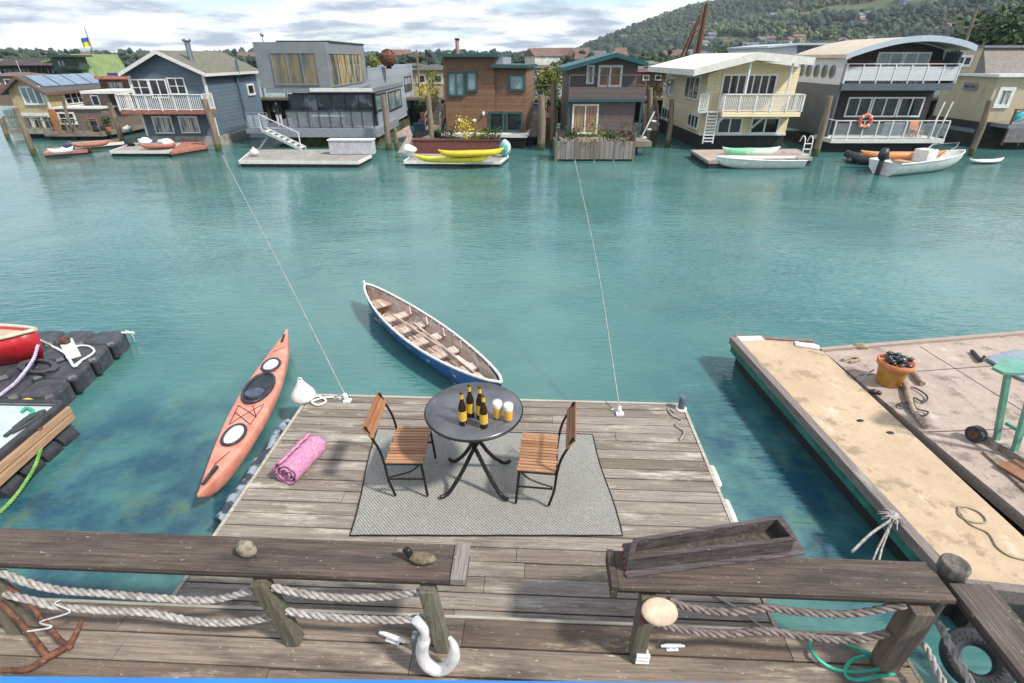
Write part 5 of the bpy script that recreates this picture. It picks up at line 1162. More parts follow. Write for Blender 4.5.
MB().box(fx(53, 122, Y2 - .3), fx(57.5, 122, Y2 - .3), Y2 - .4, Y2 - .1, .6, fz(52, 109, Y2)).build('orange_post', pm('orange_stain', (0.42, 0.17, 0.06), (0.28, 0.1, 0.04), .6), t2)
MB().box(xa - .6, xb + .2, Y2 - 1.0, Y2 + 5, .3, .595).build('deck', nwood, t2); MB().box(xa - .2, xb, Y2 - .5, Y2 + 5, -.4, .295).build('hull', tar, t2)
rail(t2, (xa - .5, Y2 - .95), (xb + .1, Y2 - .95), .6, .8, pwood, nb=0, post=7)
for i, (a, b, w_, mm, lb) in enumerate(((78, 131, .8, blackp, 'black bundle on the shingled houseboat deck'), (106, 128, .7, leaf_m, 'potted green bush beside the shingled houseboat'), (100, 133, .6, white, 'white bin bag on the shingled houseboat deck'))):
    p = P(a, b + 4, .6)
    if mm is leaf_m: o = thing('potted_plant', lb, 'plant', (p.x, Y2 - .5, .6)); MB().lathe([(.15, 0), (.22, .3)], (p.x, Y2 - .5, .6), 12).build('pot', terr, o); MB().leaves((p.x, Y2 - .5, 1.25), .5, .5, .6, 160, .09, 3).build('leaves', leaf_m, o)
    else: tag(MB().blob((p.x, Y2 - .6, .8), w_ / 2, .25, .22, i, .7, 12, 8).build('covered_gear', mm), lb, 'bundle')
lowfloat('pinkish low float with gear at the left in front of the shingled houseboat', [(43, 153), (86, 150), (90, 145), (49, 148)], .3, greyply, redp)
lowfloat('reddish float tied between shingled and blue houseboats', [(62, 147), (123, 142), (124, 139), (66, 143)], .35, redp, wtrim)
small_kayak((48, 151), (74, 148.5), .5, white, 'white upturned kayak on the leftmost low float', cp=False); small_kayak((70, 145), (110, 142), .6, redp, 'dull red skiff on the float beside the shingled houseboat', .9, 'skiff', cp=False)
tarp((70, 148.5), .7, .5, .4, pm('navy_tarp', (0.05, 0.08, 0.16), None, .7), 'navy bundle on the leftmost low float', seed=5)
# --- dark brown houseboat with white curtain behind
Y = 47.5; t = house('brown_houseboat', 'dark brown houseboat with white curtained window behind the blue one', (fx(112, 120, Y), Y, 0))
MB().box(fx(101, 88, Y), fx(139, 88, Y), Y, Y + 5, .5, fz(115, 79, Y)).build('wall', pm('dark_brown_boards', (0.09, 0.055, 0.04), None, .7, 0, 4, .3), t)
MB().box(fx(95, 78, Y - .5), fx(134, 78, Y), Y - .6, Y + 5, fz(115, 79, Y) + .002, fz(115, 76, Y)).build('roof', redp, t); win(t, 'F', Y, 109, 81.5, 125, 95, 1, 1, gm=glass_pale, fm=pwood)
MB().box(fx(105, 76, Y), fx(120, 76, Y), Y + .3, Y + 1, fz(112, 76, Y) + .004, fz(112, 73, Y)).build('roof_planter', pm('blue_planter', (0.05, 0.07, 0.25), None, .6), t)
MB().box(fx(101, 88, Y) - .1, fx(139, 88, Y), Y - .2, Y + 5, -.4, .495).build('hull', tar, t)
# --- green roofed ark with flag
Y = 58; t = house('green_roofed_ark', 'large ark with faded green roof and dark green clerestory, flag above', (fx(80, 90, Y), Y, 0))
gw = pm('dark_green_boards', (0.045, 0.085, 0.055), (0.03, 0.055, 0.04), .7, 0, 3, .3); grf = pm('faded_green_roof', (0.24, 0.29, 0.11), (0.15, 0.21, 0.10), .8, 0, 1.4, .3)
x0, x1, xr_ = fx(54, 66, Y), fx(91, 76, Y), fx(77, 56, Y)
gable(t, x0, x1, xr_, Y, S(113, 57.5, xr_)[0], .5, fz(60, 62, Y), fz(90, 77, Y), fz(77, 56, Y), gw, grf, None, .5, .15, .8)
MB().box(fx(53, 62, Y - 1), fx(79, 60, Y - 1), Y - 1.2, Y - .01, fz(65, 70, Y - 1), fz(65, 57, Y - 1)).build('clerestory', gw, t); win(t, 'F', Y - 1.2, 57, 59, 66, 67.5, 2, gm=glass_pale, fm=gw, w=.15); win(t, 'F', Y - 1.2, 67, 59, 76, 68, 3, fm=gw, w=.15)
MB().box(fx(51, 57, Y - 1.3), fx(80, 57, Y - 1.3), Y - 1.6, Y + .4, fz(65, 57, Y - 1) + .004, fz(65, 55, Y - 1)).build('flat_roof', gw, t)
t = thing('flagpole', 'leaning flagpole flying a small blue and yellow flag', 'flagpole', (fx(95, 60, 66), 66, 4)); q = Vector((fx(95, 57, 66), 66, fz(95, 57, 66))); w_ = Vector((fx(84, 27, 66), 66, fz(84, 27, 66)))
MB().tube([q - (w_ - q) * .6, q, w_], [.09, .08, .04], 8).build('pole', steel, t)
fl1 = q.lerp(w_, .55); fw_ = fx(88, 42, 66) - fx(79.5, 42, 66)
for i, (nm, mt) in enumerate((('upper_stripe', pm('flag_blue', (0.04, 0.14, 0.5), None, .8)), ('lower_stripe', pm('flag_yellow', (0.85, 0.68, 0.03), None, .8)))):
    rg = [[(fl1.x - fw_ * k / 8, 66 + .12 * math.sin(k), fl1.z + .35 - i * .42 - .02 * k), (fl1.x - fw_ * k / 8, 66 + .12 * math.sin(k), fl1.z + .35 - (i + 1) * .42 - .02 * k)] for k in range(9)]
    MB().loft(rg, closed=False, caps=False).build(nm, mt, t)

# --- modern grey houseboat
Y = 38.2; t = house('modern_houseboat', 'modern grey two storey houseboat with tall windows and glazed terrace', (fx(320, 135, Y), Y, 0))
gs = pm('grey_stucco', (0.20, 0.215, 0.23), (0.165, 0.178, 0.195), .6, 0, 1.5, .05); gs2 = siding('pale_grey_panels', (0.36, 0.39, 0.44), .6, .015, .5)
xa0 = fx(257, 65, Y); xa1 = fx(328, 65, Y); zt_ = fz(290, 42, Y); zm = fz(300, 88, Y); zf = fz(310, 128, Y); Yu = S(365, 60, xa1)[0]; Xw = fx(372, 100, Y); Yw = S(414, 95, Xw)[0]
MB().box(xa0, xa1, Y, Yu, zm, zt_).build('wall', gs, t); MB().box(xa0 + 1.2, xa1 + .06, Y + .8, Yu + .2, zt_ + .002, zt_ + .1).build('roof', blackp, t)
win(t, 'F', Y, 273, 52, 318, 85, 3, 1, fm=gs, gm=pm('painted_amber_reflection', (0.07, 0.10, 0.10), (0.22, 0.165, 0.085), .05, 0, 1.0, 0, (2.4, 1, .5), lo=.40, hi=.60), w=.07)  # amber and grey-green reflections painted into the pane colour
win(t, 'R', xa1, 330, 53, 362, 85, 6, 1, fm=gs, gm=pm('gold_curtain_glass', (0.42, 0.32, 0.14), (0.05, 0.07, 0.07), .08, 0, .9, 0, (3, 3, .4), lo=.46, hi=.54), w=.07)
zc2 = zm - .01; yt0_ = S(401, 70, Xw)[0] - .01
MB().box(xa0 + .3, Xw + .1, Y - .15, yt0_, zc2 - .28, zc2 - .005).build('canopy', gs, t); MB().box(xa1 - 1.4, Xw + .14, Y - .22, Y - .16, zc2 - .2, zc2 + .02).build('awning', wtrim, t)
MB().box(fx(288, 110, Y), Xw - .12, Y + 1.3, Y + 5, zf, zc2 - .285).build('lower_wall', tar, t)
win(t, 'F', Y + 1.3, 291, 94, 374, 127, 6, 1, fm=blackp, gm=pm('reflective_glass', (0.03, 0.045, 0.06), (0.25, 0.28, 0.34), .04, 0, .8, 0, lo=.5, hi=.6), w=.06, name='sliding_door')
m = MB()
for k in range(9): u = lerp(fx(286, 112, Y), Xw - .05, k / 8); m.box(u - .03, u + .03, Y - .1, Y - .04, zf, zf + 1.05)
m.box(fx(286, 112, Y), Xw - .02, Y - .11, Y - .03, zf + 1.051, zf + 1.1); gp = m.build('terrace_railing', pm('charcoal', (0.05, 0.052, 0.06), None, .5), t)
g, tt, bb = nodes('thin_glass'); bb.inputs['Transmission Weight'].default_value = .85; bb.inputs['Roughness'].default_value = .02; bb.inputs['IOR'].default_value = 1.15; tt.links.new(mixc(tt, noise_n(tt, 2).outputs[0], (.75, .8, .82), (.6, .66, .7)), bb.inputs['Base Color'])
MB().box(fx(286, 112, Y) + .05, Xw - .06, Y - .08, Y - .068, zf + .08, zf + 1.03).build('panel', g, gp)
MB().box(fx(252, 134, Y), Xw + .25, Y - .35, Y + 7, zf - .55, zf - .002).build('deck_slab', pm('slab_grey', (0.26, 0.28, 0.31), (0.2, 0.21, 0.24), .6), t)
MB().box(xa0 + .6, Xw + .02, Y + .6, Yw - .3, -.4, zf - .56).build('hull', hullgreen, t)
zw = S(371, 68, Xw)[1]
yt_ = S(401, 70, Xw)[0]; MB().box(xa1 - 1, Xw, Y + 1.45, Yw, zf - .3, zc2 - .29).build('wing_wall', gs2, t); MB().box(Xw - .12, Xw + .06, Y + .2, yt_ - .01, zc2 - .003, zw).build('parapet', gs2, t)
MB().box(xa1 + .6, Xw + .03, yt_, Yw, zc2 - .288, zw + .05).build('tower_wall', gs2, t)
win(t, 'R', Xw, 375, 93, 386, 110, 2, fm=blackp, gm=glass_tint); win(t, 'R', Xw, 388, 90, 401, 109, 2, fm=blackp, gm=glass_tint); win(t, 'R', Xw, 404, 76, 411, 91, 2, fm=blackp); win(t, 'R', Xw, 407, 109, 412.5, 117, 2, fm=blackp)
m = MB(); m.box(fx(248, 125, Y), fx(268, 125, Y), Y - .5, Y + 3, zf - .3, zf - .006); m.build('side_deck', gs, t)
rail(t, (fx(247, 118, Y - .4), Y - .45), (fx(268, 118, Y - .4), Y - .45), zf, 1.0, steel, nb=0, post=3, solid=gs2)
m = MB(); T0 = Vector((fx(268, 132, Y - .5), Y - .6, zf)); T1 = Vector((fx(306, 152, Y - 3), Y - 2.9, .4))
for s in (0, .8): m.bar(T0 + Vector((0, -s, 0)), T1 + Vector((0, -s, 0)), .05, .2)
for k in range(7): q = T0.lerp(T1, (k + .5) / 7); m.box(q.x - .14, q.x + .14, q.y - .8, q.y, q.z - .02, q.z + .02)
m.bar(T0 + Vector((0, -.8, 1)), T1 + Vector((0, -.8, 1)), .05); m.bar(T0 + Vector((0, -.8, 0)), T0 + Vector((0, -.8, 1)), .05); m.bar(T1 + Vector((0, -.8, 0)), T1 + Vector((0, -.8, 1)), .05); m.build('stairs', white, t)
m = MB(); m.bar(P(258, 152, .3), Vector((fx(268, 138, Y - .6), Y - .6, zf - .5)), .12); m.build('strut', steel, t)
m = MB(); q = Vector((fx(263, 41, Y + .5), Y + .5, zt_)); m.tube([q, q + Vector((0, 0, .35))], .03, 6); m.blob(q + Vector((0, 0, .42)), .12, .1, .12, 3, .3); m.build('roof_camera', steel, t)
lowfloat('long grey swim float with pale edge in front of the modern houseboat', [(239, 161), (358, 161.5), (371, 155), (366, 150), (252, 150)], .35, greyply, wtrim)
p = P(350, 156, .36); t3 = thing('dock_box', 'pale grey dock box under the modern houseboat terrace', 'box', (p.x, p.y + .6, .36)); MB().box(p.x - 1.35, p.x + 1.3, p.y + .5, p.y + 1.2, .361, 1.15).build('body', pm('pale_box', (0.5, 0.5, 0.52), (0.36, 0.36, 0.39), .6), t3, .03); MB().box(p.x - 1.4, p.x + 1.35, p.y + .45, p.y + 1.25, 1.152, 1.21).build('lid', wtrim, t3)
p = P(255, 156, .36); t3 = thing('fender_ball', 'white round fender at the left end of the long grey float', 'fender', tuple(p)); MB().lathe([(.05, 0), (.2, .06), (.27, .2), (.2, .36), (.08, .42), (.05, .5)], (p.x, p.y, .36), 14).build('ball', wv, t3); MB().tube([(p.x, p.y, .84), (p.x, p.y + .1, .95)], .02, 6).build('eye', blackp, t3)
# rusty sphere sculpture
q = Vector((fx(388, 58, Y + 4), Y + 4, fz(388, 58, Y + 4))); t3 = thing('rusty_sphere', 'rust red open metal sphere on the grey parapet', 'sculpture', (q.x, q.y, q.z - .62))
m = MB(); rr = random.Random(5)
for k in range(16):
    a, b = rr.uniform(0, 3.14), rr.uniform(0, 3.14); M_ = Matrix.Rotation(a, 4, 'Z') @ Matrix.Rotation(b, 4, 'X')
    m.tube([q + (M_ @ Vector((math.cos(j * math.pi / 10) * .54, math.sin(j * math.pi / 10) * .54, 0))) for j in range(20)], .05, 5, closed=True)
m.build('bands', rustm, t3); MB().blob(q, .48, .48, .48, 2, .3, 14, 10).build('core', pm('dark_red_core', (0.16, 0.04, 0.03), (0.35, 0.25, 0.2), .6, 0, 2, .3, lo=.55, hi=.6), t3); MB().lathe([(.25, 0), (.1, .2)], q - Vector((0, 0, .68)), 10).build('stand', iron, t3)
# person standing by the terrace
def person(x, y, z, h, label):
    t = thing('person', label, 'person', (x, y, z), R(20)); s = h / 1.75; bm_ = bpy.data.meshes.new('body')
    V = [(0, 0, .95), (0, .01, 1.15), (0, .0, 1.38), (0, -.01, 1.5), (0, -.03, 1.64), (.09, 0, .92), (.11, -.02, .5), (.11, .02, .08), (.11, -.1, .03), (-.09, 0, .92), (-.1, .0, .5), (-.12, .02, .08), (-.12, -.1, .03), (.18, 0, 1.4), (.25, .0, 1.15), (.22, -.14, .95), (-.18, 0, 1.4), (-.25, .02, 1.15), (-.2, -.16, 1.02)]
    E = [(0, 1), (1, 2), (2, 3), (3, 4), (0, 5), (5, 6), (6, 7), (7, 8), (0, 9), (9, 10), (10, 11), (11, 12), (2, 13), (13, 14), (14, 15), (2, 16), (16, 17), (17, 18)]
    rd_ = [.15, .13, .16, .06, .1, .09, .065, .045, .04, .09, .065, .045, .04, .065, .05, .035, .065, .05, .035]
    bm_.from_pydata([tuple(c * s for c in v) for v in V], E, []); o = bpy.data.objects.new('body', bm_); COL.objects.link(o); o.parent = t
    sk = o.modifiers.new('skin', 'SKIN'); sv_ = bm_.skin_vertices[0].data
    for i, r_ in enumerate(rd_): sv_[i].radius = (r_ * s, r_ * s * .8)
    sv_[0].use_root = True; o.modifiers.new('sub', 'SUBSURF').render_levels = 1; bm_.materials.append(pm('skin', (0.45, 0.28, 0.2), None, .6))
    T = t.matrix_basis
    MB(T).loft([[(math.cos(a) * rx * s, math.sin(a) * ry * s, zz * s) for a in [k * math.pi / 6 for k in range(12)]] for rx, ry, zz in ((.2, .15, .86), (.2, .15, 1.05), (.22, .15, 1.25), (.235, .14, 1.4), (.12, .1, 1.5))]).build('jacket', pm('black_jacket', (0.015, 0.015, 0.018), None, .8), t)
    m = MB(T)
    for sx in (-1, 1): m.tube([(sx * .19 * s, 0, 1.41 * s), (sx * .26 * s, 0, 1.15 * s), (sx * .22 * s, -.12 * s, .99 * s)], [.075 * s, .065 * s, .055 * s], 8)
    m.build('sleeve', MATS['black_jacket'], t); m = MB(T)
    for sx in (-1, 1): m.tube([(sx * .09 * s, 0, .95 * s), (sx * .11 * s, -.01, .5 * s), (sx * .12 * s, .02, .1 * s)], [.11 * s, .085 * s, .065 * s], 8)
    m.build('trousers', pm('pale_trousers', (0.55, 0.55, 0.55), None, .8), t)
    MB(T).blob((0, .0, 1.69 * s), .1 * s, .11 * s, .11 * s, 3, .1).build('hair', pm('dark_hair', (0.03, 0.02, 0.015), None, .8), t)
person(fx(280, 126, Y + .3), Y + .4, zf, 1.7, 'person in black jacket and pale trousers standing at the left end of the grey terrace')
# things seen on the terrace: table and plants
p = Vector((fx(330, 126, Y + .6), Y + .6, zf)); t3 = thing('terrace_table', 'long white topped table on the glazed terrace', 'table', tuple(p)); MB().box(p.x - 1.1, p.x + 1.1, p.y - .3, p.y + .3, zf + .7, zf + .76).build('table_top', white, t3)
for sx in (-1, 1): MB().box(p.x + sx - .04, p.x + sx + .04, p.y - .2, p.y + .2, zf, zf + .695).build('leg', steel, t3)

# --- cedar houseboat
Y = 38.3; xb = fx(526, 95, Y); t = house('cedar_houseboat', 'brown cedar houseboat with dark teal framed windows and flat roofs', (xb, Y, 0))
ced = siding('cedar_siding', (0.185, 0.098, 0.045), .19, .06, .55, col2=(0.10, 0.04, 0.016)); teal = pm('dark_teal_trim', (0.03, 0.09, 0.09), (0.022, 0.065, 0.065), .5)
xa = fx(443, 95, Y); xm_ = fx(494, 70, Y); z0 = fz(480, 133, Y); z1_ = fz(465, 57, Y); z2_ = fz(510, 68, Y)
MB().box(xa, xm_, Y, Y + 5, z0, z1_).build('wall', ced, t); MB().box(xm_ + .001, xb, Y + .12, Y + 6, z0, z2_).build('lower_wall', ced, t)
MB().box(xa - .25, xm_ + .3, Y - .45, Y + 5.3, z1_ + .002, z1_ + .2).build('roof', teal, t); MB().box(xm_ - .15, xb + .2, Y - .35, Y + 6.3, z2_ + .002, z2_ + .2).build('lower_roof', teal, t)
MB().box(xm_ + .003, xm_ + .5, Y + .6, Y + 5, z2_ + .21, z1_ - .01).build('clerestory', gs2, t)
win(t, 'F', Y, 446, 72, 464, 97, 2, fm=teal, w=.12, gm=glass_tint); win(t, 'F', Y, 465, 71, 477, 92, 1, fm=teal, w=.14, gm=glass_tint); win(t, 'F', Y + .12, 508, 74, 525, 91, 1, fm=teal, w=.14, gm=glass_tint); win(t, 'F', Y, 488.5, 112, 504, 132, 1, fm=teal, w=.13); win(t, 'F', Y + .12, 505.5, 112, 522.5, 132, 1, fm=teal, w=.13)
x_, z_ = F(453, 40, Y + 1.5); MB().tube([(x_, Y + 1.5, z1_ + .1), (x_, Y + 1.5, z_)], .13, 12).build('chimney', pm('pink_brick_flue', (0.45, 0.24, 0.19), None, .8), t)
MB().tube([(x_, Y + 1.5, z_ + .003), (x_, Y + 1.5, z_ + .12)], .17, 12).build('chimney_cap', tar, t)
m = MB(); 
for a, b in ((458, 121), (474, 121)): q = F(a, b, Y); m.blob((q[0], Y - .1, q[1]), .12, .1, .1, a, .4)
m.blob((fx(483, 114, Y), Y - .08, fz(483, 114, Y)), .1, .08, .14, 4, .1); m.build('wall_lamp', white, t)
MB().box(xa - .2, xb + .2, Y - .9, Y + 6, z0 - .2, z0 - .004).build('deck', wtrim, t); MB().box(xa, xb, Y - .3, Y + 6, -.4, z0 - .204).build('hull', tar, t)
t.rotation_euler = (0, 0, R(-7))
bf = lowfloat('white edged float with kayaks before the cedar houseboat', [(404, 161), (500, 161.5), (508, 155), (414, 154)], .3, greyply, white)
redw = pm('dark_red_boards', (0.17, 0.055, 0.04), (0.09, 0.035, 0.03), .8, 0, 6, .4)
Yq = P(460, 155, .3).y + .5; t3 = thing('red_planter', 'long dark red board planter with flowers below the cedar houseboat', 'planter', (fx(455, 150, Yq), Yq, 0)); MB().box(fx(413, 147, Yq), fx(500, 147, Yq), Yq, Yq + .7, .1, fz(455, 140.5, Yq)).build('box', redw, t3)
MB().box(fx(412, 147, Yq), fx(501, 147, Yq), Yq - .05, Yq + .75, fz(455, 140.5, Yq) + .002, fz(455, 139.6, Yq)).build('rim', redw, t3)
zt3 = fz(455, 139, Yq)
for i, (a, w_, h_, mm, lb) in enumerate(((465, .75, 1.0, flower_y, 'yellow flowering bush in the red planter'), (447, .9, .45, leaf_m, 'low green plant left of the yellow bush'), (480, .7, .4, leaf_y, 'pale green plant right of the yellow bush'), (492, .6, .5, leaf_m, 'dark green plant at the right end of the red planter'))):
    x = fx(a, 138, Yq); o = thing('planter_shrub', lb, 'plant', (x, Yq + .35, zt3)); MB().leaves((x, Yq + .35, zt3 + h_ * .55), w_, .5, h_, 420, .06, i + 2).build('leaves', mm, o); MB().tube([(x, Yq + .35, zt3 - .1), (x, Yq + .35, zt3 + h_ * .6)], .03, 6).build('stem', bark, o)
tarp((427, 147), .9, .6, .7, pm('dark_grey_bundle', (0.16, 0.15, 0.16), None, .8), 'dark grey bundle at the left end of the red planter', seed=7); tarp((409, 156), .8, .5, .6, white, 'white plastic heap on the left end of the kayak float', seed=11)
yk = pm('yellow_kayak', (0.80, 0.56, 0.03), (0.62, 0.42, 0.02), .35, 0, 3, .05); small_kayak((438, 152.5), (504, 150.5), .95, yk, 'orange-yellow kayak lying higher, against the red planter', .75, h=.28, cp=False); small_kayak((415, 157.5), (489, 158), .6, pm('lemon_kayak', (0.78, 0.68, 0.04), (0.6, 0.52, 0.03), .35), 'lemon yellow kayak lying lower on the white edged float', .75, h=.25, cp=False)
p = P(505, 157, .3); tag(MB().blob((p.x, p.y, .8), .34, .34, .48, 3, .2, 16, 12).build('round_buoy', pm('teal_buoy', (0.10, 0.36, 0.34), (0.55, 0.6, 0.58), .5, 0, 2, .1, lo=.5, hi=.6)), 'teal and white round fender at the right tip of the kayak float', 'fender')
m = MB(); q = Vector((fx(408, 128, Yq), Yq, 0)); 
m.loft([[(q.x - .75, Yq + .2, fz(402, 133, Yq)), (q.x - .75, Yq + .22, fz(402, 133, Yq) - .3)], [(q.x, Yq + .3, fz(408, 126, Yq)), (q.x + .2, Yq + .3, fz(408, 136, Yq))]], closed=False, caps=False, smooth=False); m.add([(q.x - .8, Yq, .35), (q.x + .35, Yq + .1, .35), (q.x + .1, Yq + .15, 1.6)], [(0, 1, 2)]); o = m.build('furled_sail', pm('faded_sail', (0.55, 0.44, 0.4), (0.4, 0.25, 0.22), .8)); s2 = o.modifiers.new('s', 'SOLIDIFY'); s2.thickness = .05; tag(o, 'faded triangular sail cloth propped left of the kayak float', 'sail')

# --- maroon gabled houseboat
Y = 37.0; t = house('maroon_houseboat', 'maroon-grey gabled houseboat with teal roof edge, balcony and white double doors', (fx(602, 140, Y), Y, 0))
mar = siding('maroon_siding', (0.125, 0.098, 0.092), .25, .015, .6, col2=(0.095, 0.072, 0.07)); teal2 = pm('teal_roof', (0.012, 0.085, 0.095), (0.01, 0.06, 0.07), .5)
x0 = fx(568, 100, Y); x1 = fx(636, 100, Y); z0 = fz(600, 137, Y); xp = fx(616, 56, Y); Yb = S(562, 100, x0)[0] if False else Y + 5
gable(t, x0, x1 + .1, xp, Y + .9, Yb, fz(600, 101, Y), fz(566, 69, Y), fz(640, 64, Y), fz(616, 56, Y), mar, teal2, teal2, .35, .16, 1.1)
MB().box(x0, x1, Y, Yb, z0, fz(600, 101, Y) - .002).build('lower_wall', mar, t)
zb = fz(600, 101, Y - .3); MB().box(x0 - .05, x1 + .55, Y - .35, Y + .88, zb - .05, zb + .12).build('balcony_deck', teal, t)
MB().box(x0, x1 + .5, Y - .33, Y - .27, zb + .125, fz(600, 87, Y - .3)).build('parapet', mar, t); MB().box(x1 + .44, x1 + .5, Y - .265, Y + .88, zb + .125, fz(600, 87, Y - .3)).build('side_parapet', mar, t); MB().box(x0, x0 + .06, Y - .265, Y + .88, zb + .125, fz(600, 87, Y - .3)).build('side_parapet', mar, t)
rail(t, (x0, Y - .3), (x1 + .45, Y - .3), fz(600, 87, Y - .3), .68, mar, nb=0, post=2, cap=.06)
MB().box(x1 + .3, x1 + .42, Y - .2, Y - .08, z0, zb - .06).build('corner_post', teal2, t); MB().box(x0 - .02, x0 + .1, Y - .2, Y - .08, z0, zb - .06).build('corner_post', teal2, t)
win(t, 'F', Y + .9, 598, 65, 622, 87, 2, gm=pm('orange_curtain_glass', (0.25, 0.10, 0.05), (0.04, 0.04, 0.04), .1, 0, 1.5, 0), w=.13, name='double_door'); win(t, 'F', Y + .9, 586.5, 65, 594, 84, 1, gm=glass_pale, w=.1)
win(t, 'F', Y, 572, 104, 598, 134, 2, gm=pm('striped_curtain_glass', (0.28, 0.07, 0.10), (0.28, 0.29, 0.15), .12, 0, 2.5, 0, (4, 1, .3)), w=.11, name='sliding_door')
MB().box(x0 - .5, x1 + .8, Y - 2.3, Y + 5, z0 - .3, z0 - .004).build('deck', nwood, t); MB().box(x0, x1, Y - 2, Y + 5, -.4, z0 - .305).build('hull', tar, t)
m = MB()
for k in range(3): q = F(570, 134, Y); m.box(x1 + .6 + .25 * k, x1 + .85 + .25 * k, Y - .6, Y - .1, z0 + .5 * k, z0 + .5 * k + .06)
m.bar((x1 + .55, Y - .35, z0), (x1 + 1.2, Y - .35, z0 + 1.6), .08); m.build('side_steps', white, t)
Yf = P(595, 161, 0).y; t3 = thing('planter_fence', 'weathered grey board fence with plants along the maroon houseboat deck', 'fence', (fx(595, 150, Yf), Yf, 0)); zt3 = fz(595, 141, Yf)
m = MB(); xa, xb = fx(556, 150, Yf), fx(634, 150, Yf)
for k in range(16): m.box(lerp(xa, xb, k / 16) + .01, lerp(xa, xb, (k + 1) / 16) - .01, Yf, Yf + .05, .1, zt3 - random.uniform(0, .06), random.random())
m.build('front_board', wood('grey_fence', (0.34, 0.31, 0.28), (0.18, 0.16, 0.145), (0.48, 0.46, 0.42), None, 2), t3)
MB().box(xb, xb + .06, Yf, Y - 2.3, .1, zt3 + .3).build('side_board', pwood, t3); MB().box(xa - .06, xa, Yf, Y - 2.3, .1, zt3).build('side_board', pwood, t3)
for k in range(5): u = lerp(xa, xb, k / 4); MB().box(u - .06, u + .06, Yf - .02, Yf + .1, -.3, zt3 + (.5 if k in (0, 4) else .04)).build('post', pwood, t3); MB().box(xa, xb, Yf + .06, Y - 2.31, .5, .62).build('deck', nwood, t3)
for i, (a, w_, h_, mm, lb) in enumerate(((586, 1.1, 1.1, leaf_y, 'bushy green-yellow shrub in front of the striped curtains'), (568, .7, .7, leaf_m, 'small dark plant at the left of the board fence'), (612, .8, .45, leaf_m, 'low green plants at the right of the board fence'), (628, .6, .9, pm('dry_foliage', (0.2, 0.13, 0.07), (0.08, 0.05, 0.03), .9), 'dry brown shrub at the right end of the board fence'))):
    x = fx(a, 142, Yf + .5); o = thing('deck_shrub', lb, 'plant', (x, Yf + .5, .62)); MB().leaves((x, Yf + .5, zt3 + h_ * .3), w_, .7, h_, 420, .065, i + 9).build('leaves', mm, o); MB().lathe([(.2, 0), (.28, .4)], (x, Yf + .5, .622), 12).build('pot', terr, o)

# --- yellow houseboat
Y = 37.6; t = house('yellow_houseboat', 'pale yellow houseboat with white balcony and broad sloping white roof', (fx(748, 140, Y), Y, 0))
yel = siding('yellow_siding', (0.70, 0.59, 0.37), .19, .05, .55, col2=(0.60, 0.50, 0.31)); croof = pm('cream_roof', (0.78, 0.75, 0.67), (0.66, 0.63, 0.56), .6, 0, 3, .1)
x0 = fx(704, 105, Y); x1 = fx(792, 105, Y); z0 = fz(745, 135, Y); Yb = S(663, 100, x0)[0]
rp = [(694, 74), (757, 58), (813, 63)]; R_ = [F(a, b, Y - 1.3) for a, b in rp]; R_ = [(a, b) for a, b in R_]
MB().py([(x0, z0), (x1, z0), (x1, R_[2][1] - .25), (R_[1][0], R_[1][1] - .1), (x0, R_[0][1] - .05)], Y, Yb).build('wall', yel, t)
MB().py([R_[0], R_[1], R_[2], (R_[2][0], R_[2][1] + .28), (R_[1][0], R_[1][1] + .3), (R_[0][0], R_[0][1] + .26)], Y - 1.3, Yb + .5).build('roof', croof, t)
m = MB(); m.py([(R_[0][0] - .05, R_[0][1] - .12), (R_[1][0], R_[1][1] - .12), (R_[1][0], R_[1][1] + .33), (R_[0][0] - .05, R_[0][1] + .3)], Y - 1.4, Y - 1.31); m.py([(R_[1][0] + .002, R_[1][1] - .12), (R_[2][0] + .05, R_[2][1] - .12), (R_[2][0] + .05, R_[2][1] + .3), (R_[1][0] + .002, R_[1][1] + .33)], Y - 1.4, Y - 1.31)
m.box(R_[0][0] - .08, R_[0][0] - .004, Y - 1.3, Yb + .5, R_[0][1] - .1, R_[0][1] + .25); m.build('fascia', croof, t)
win(t, 'F', Y, 721.5, 74, 776, 95, 7, w=.1); win(t, 'F', Y, 717, 117, 742, 134, 2, w=.12); win(t, 'F', Y, 750, 117, 779, 134, 2, w=.12)
for a in ((685.5, 75, 700, 100, 3, 1), (667, 77, 675.5, 96, 2, 1), (688, 113, 699, 129, 3, 1), (662, 107, 670.5, 120, 3, 1)): win(t, 'L', x0, *a, w=.14)
Yq = Y - 1.2; bz = fz(764, 112, Yq); xa, xb = fx(724, 104, Yq), fx(803, 104, Yq)
MB().box(xa, xb, Yq, Y - .01, bz - .28, bz).build('balcony_deck', yel, t); rail(t, (xa, Yq + .03), (xb, Yq + .03), bz, 1.02, nb=46, post=5, bal=.04, cap=.14, pw=.1); rail(t, (xa + .03, Yq + .08), (xa + .03, Y - .05), bz, 1.02, nb=6, post=1, bal=.04)
rail(t, (xb - .03, Yq + .08), (xb - .03, Y - .05), bz, 1.02, nb=6, post=1, bal=.04)
q0_ = (fx(699.5, 103, Y - .6), Y - .6); MB().box(q0_[0], xa, Y - .7, Y - .01, bz - .1, bz - .004).build('side_landing', wtrim, t); rail(t, q0_, (fx(708, 103, Y - .6), Y - .6), bz, 1.02, nb=5, post=1, bal=.05)
m = MB()
for a in (748, 790): x = fx(a, 80, Yq); MB().box(x - .05, x + .05, Yq, Yq + .1, bz + 1.06, F(a, 64, Yq)[1] + .3).build('post', white, t)
MB().bar((xa + .2, Yq + .1, bz - .3), (xa - .3, Y - .05, z0 + .2), .1).build('brace', white, t); MB().bar((fx(757, 118, Y), Yq + .1, bz - .3), (fx(750, 130, Y), Y - .05, z0 + .4), .1).build('brace', white, t)
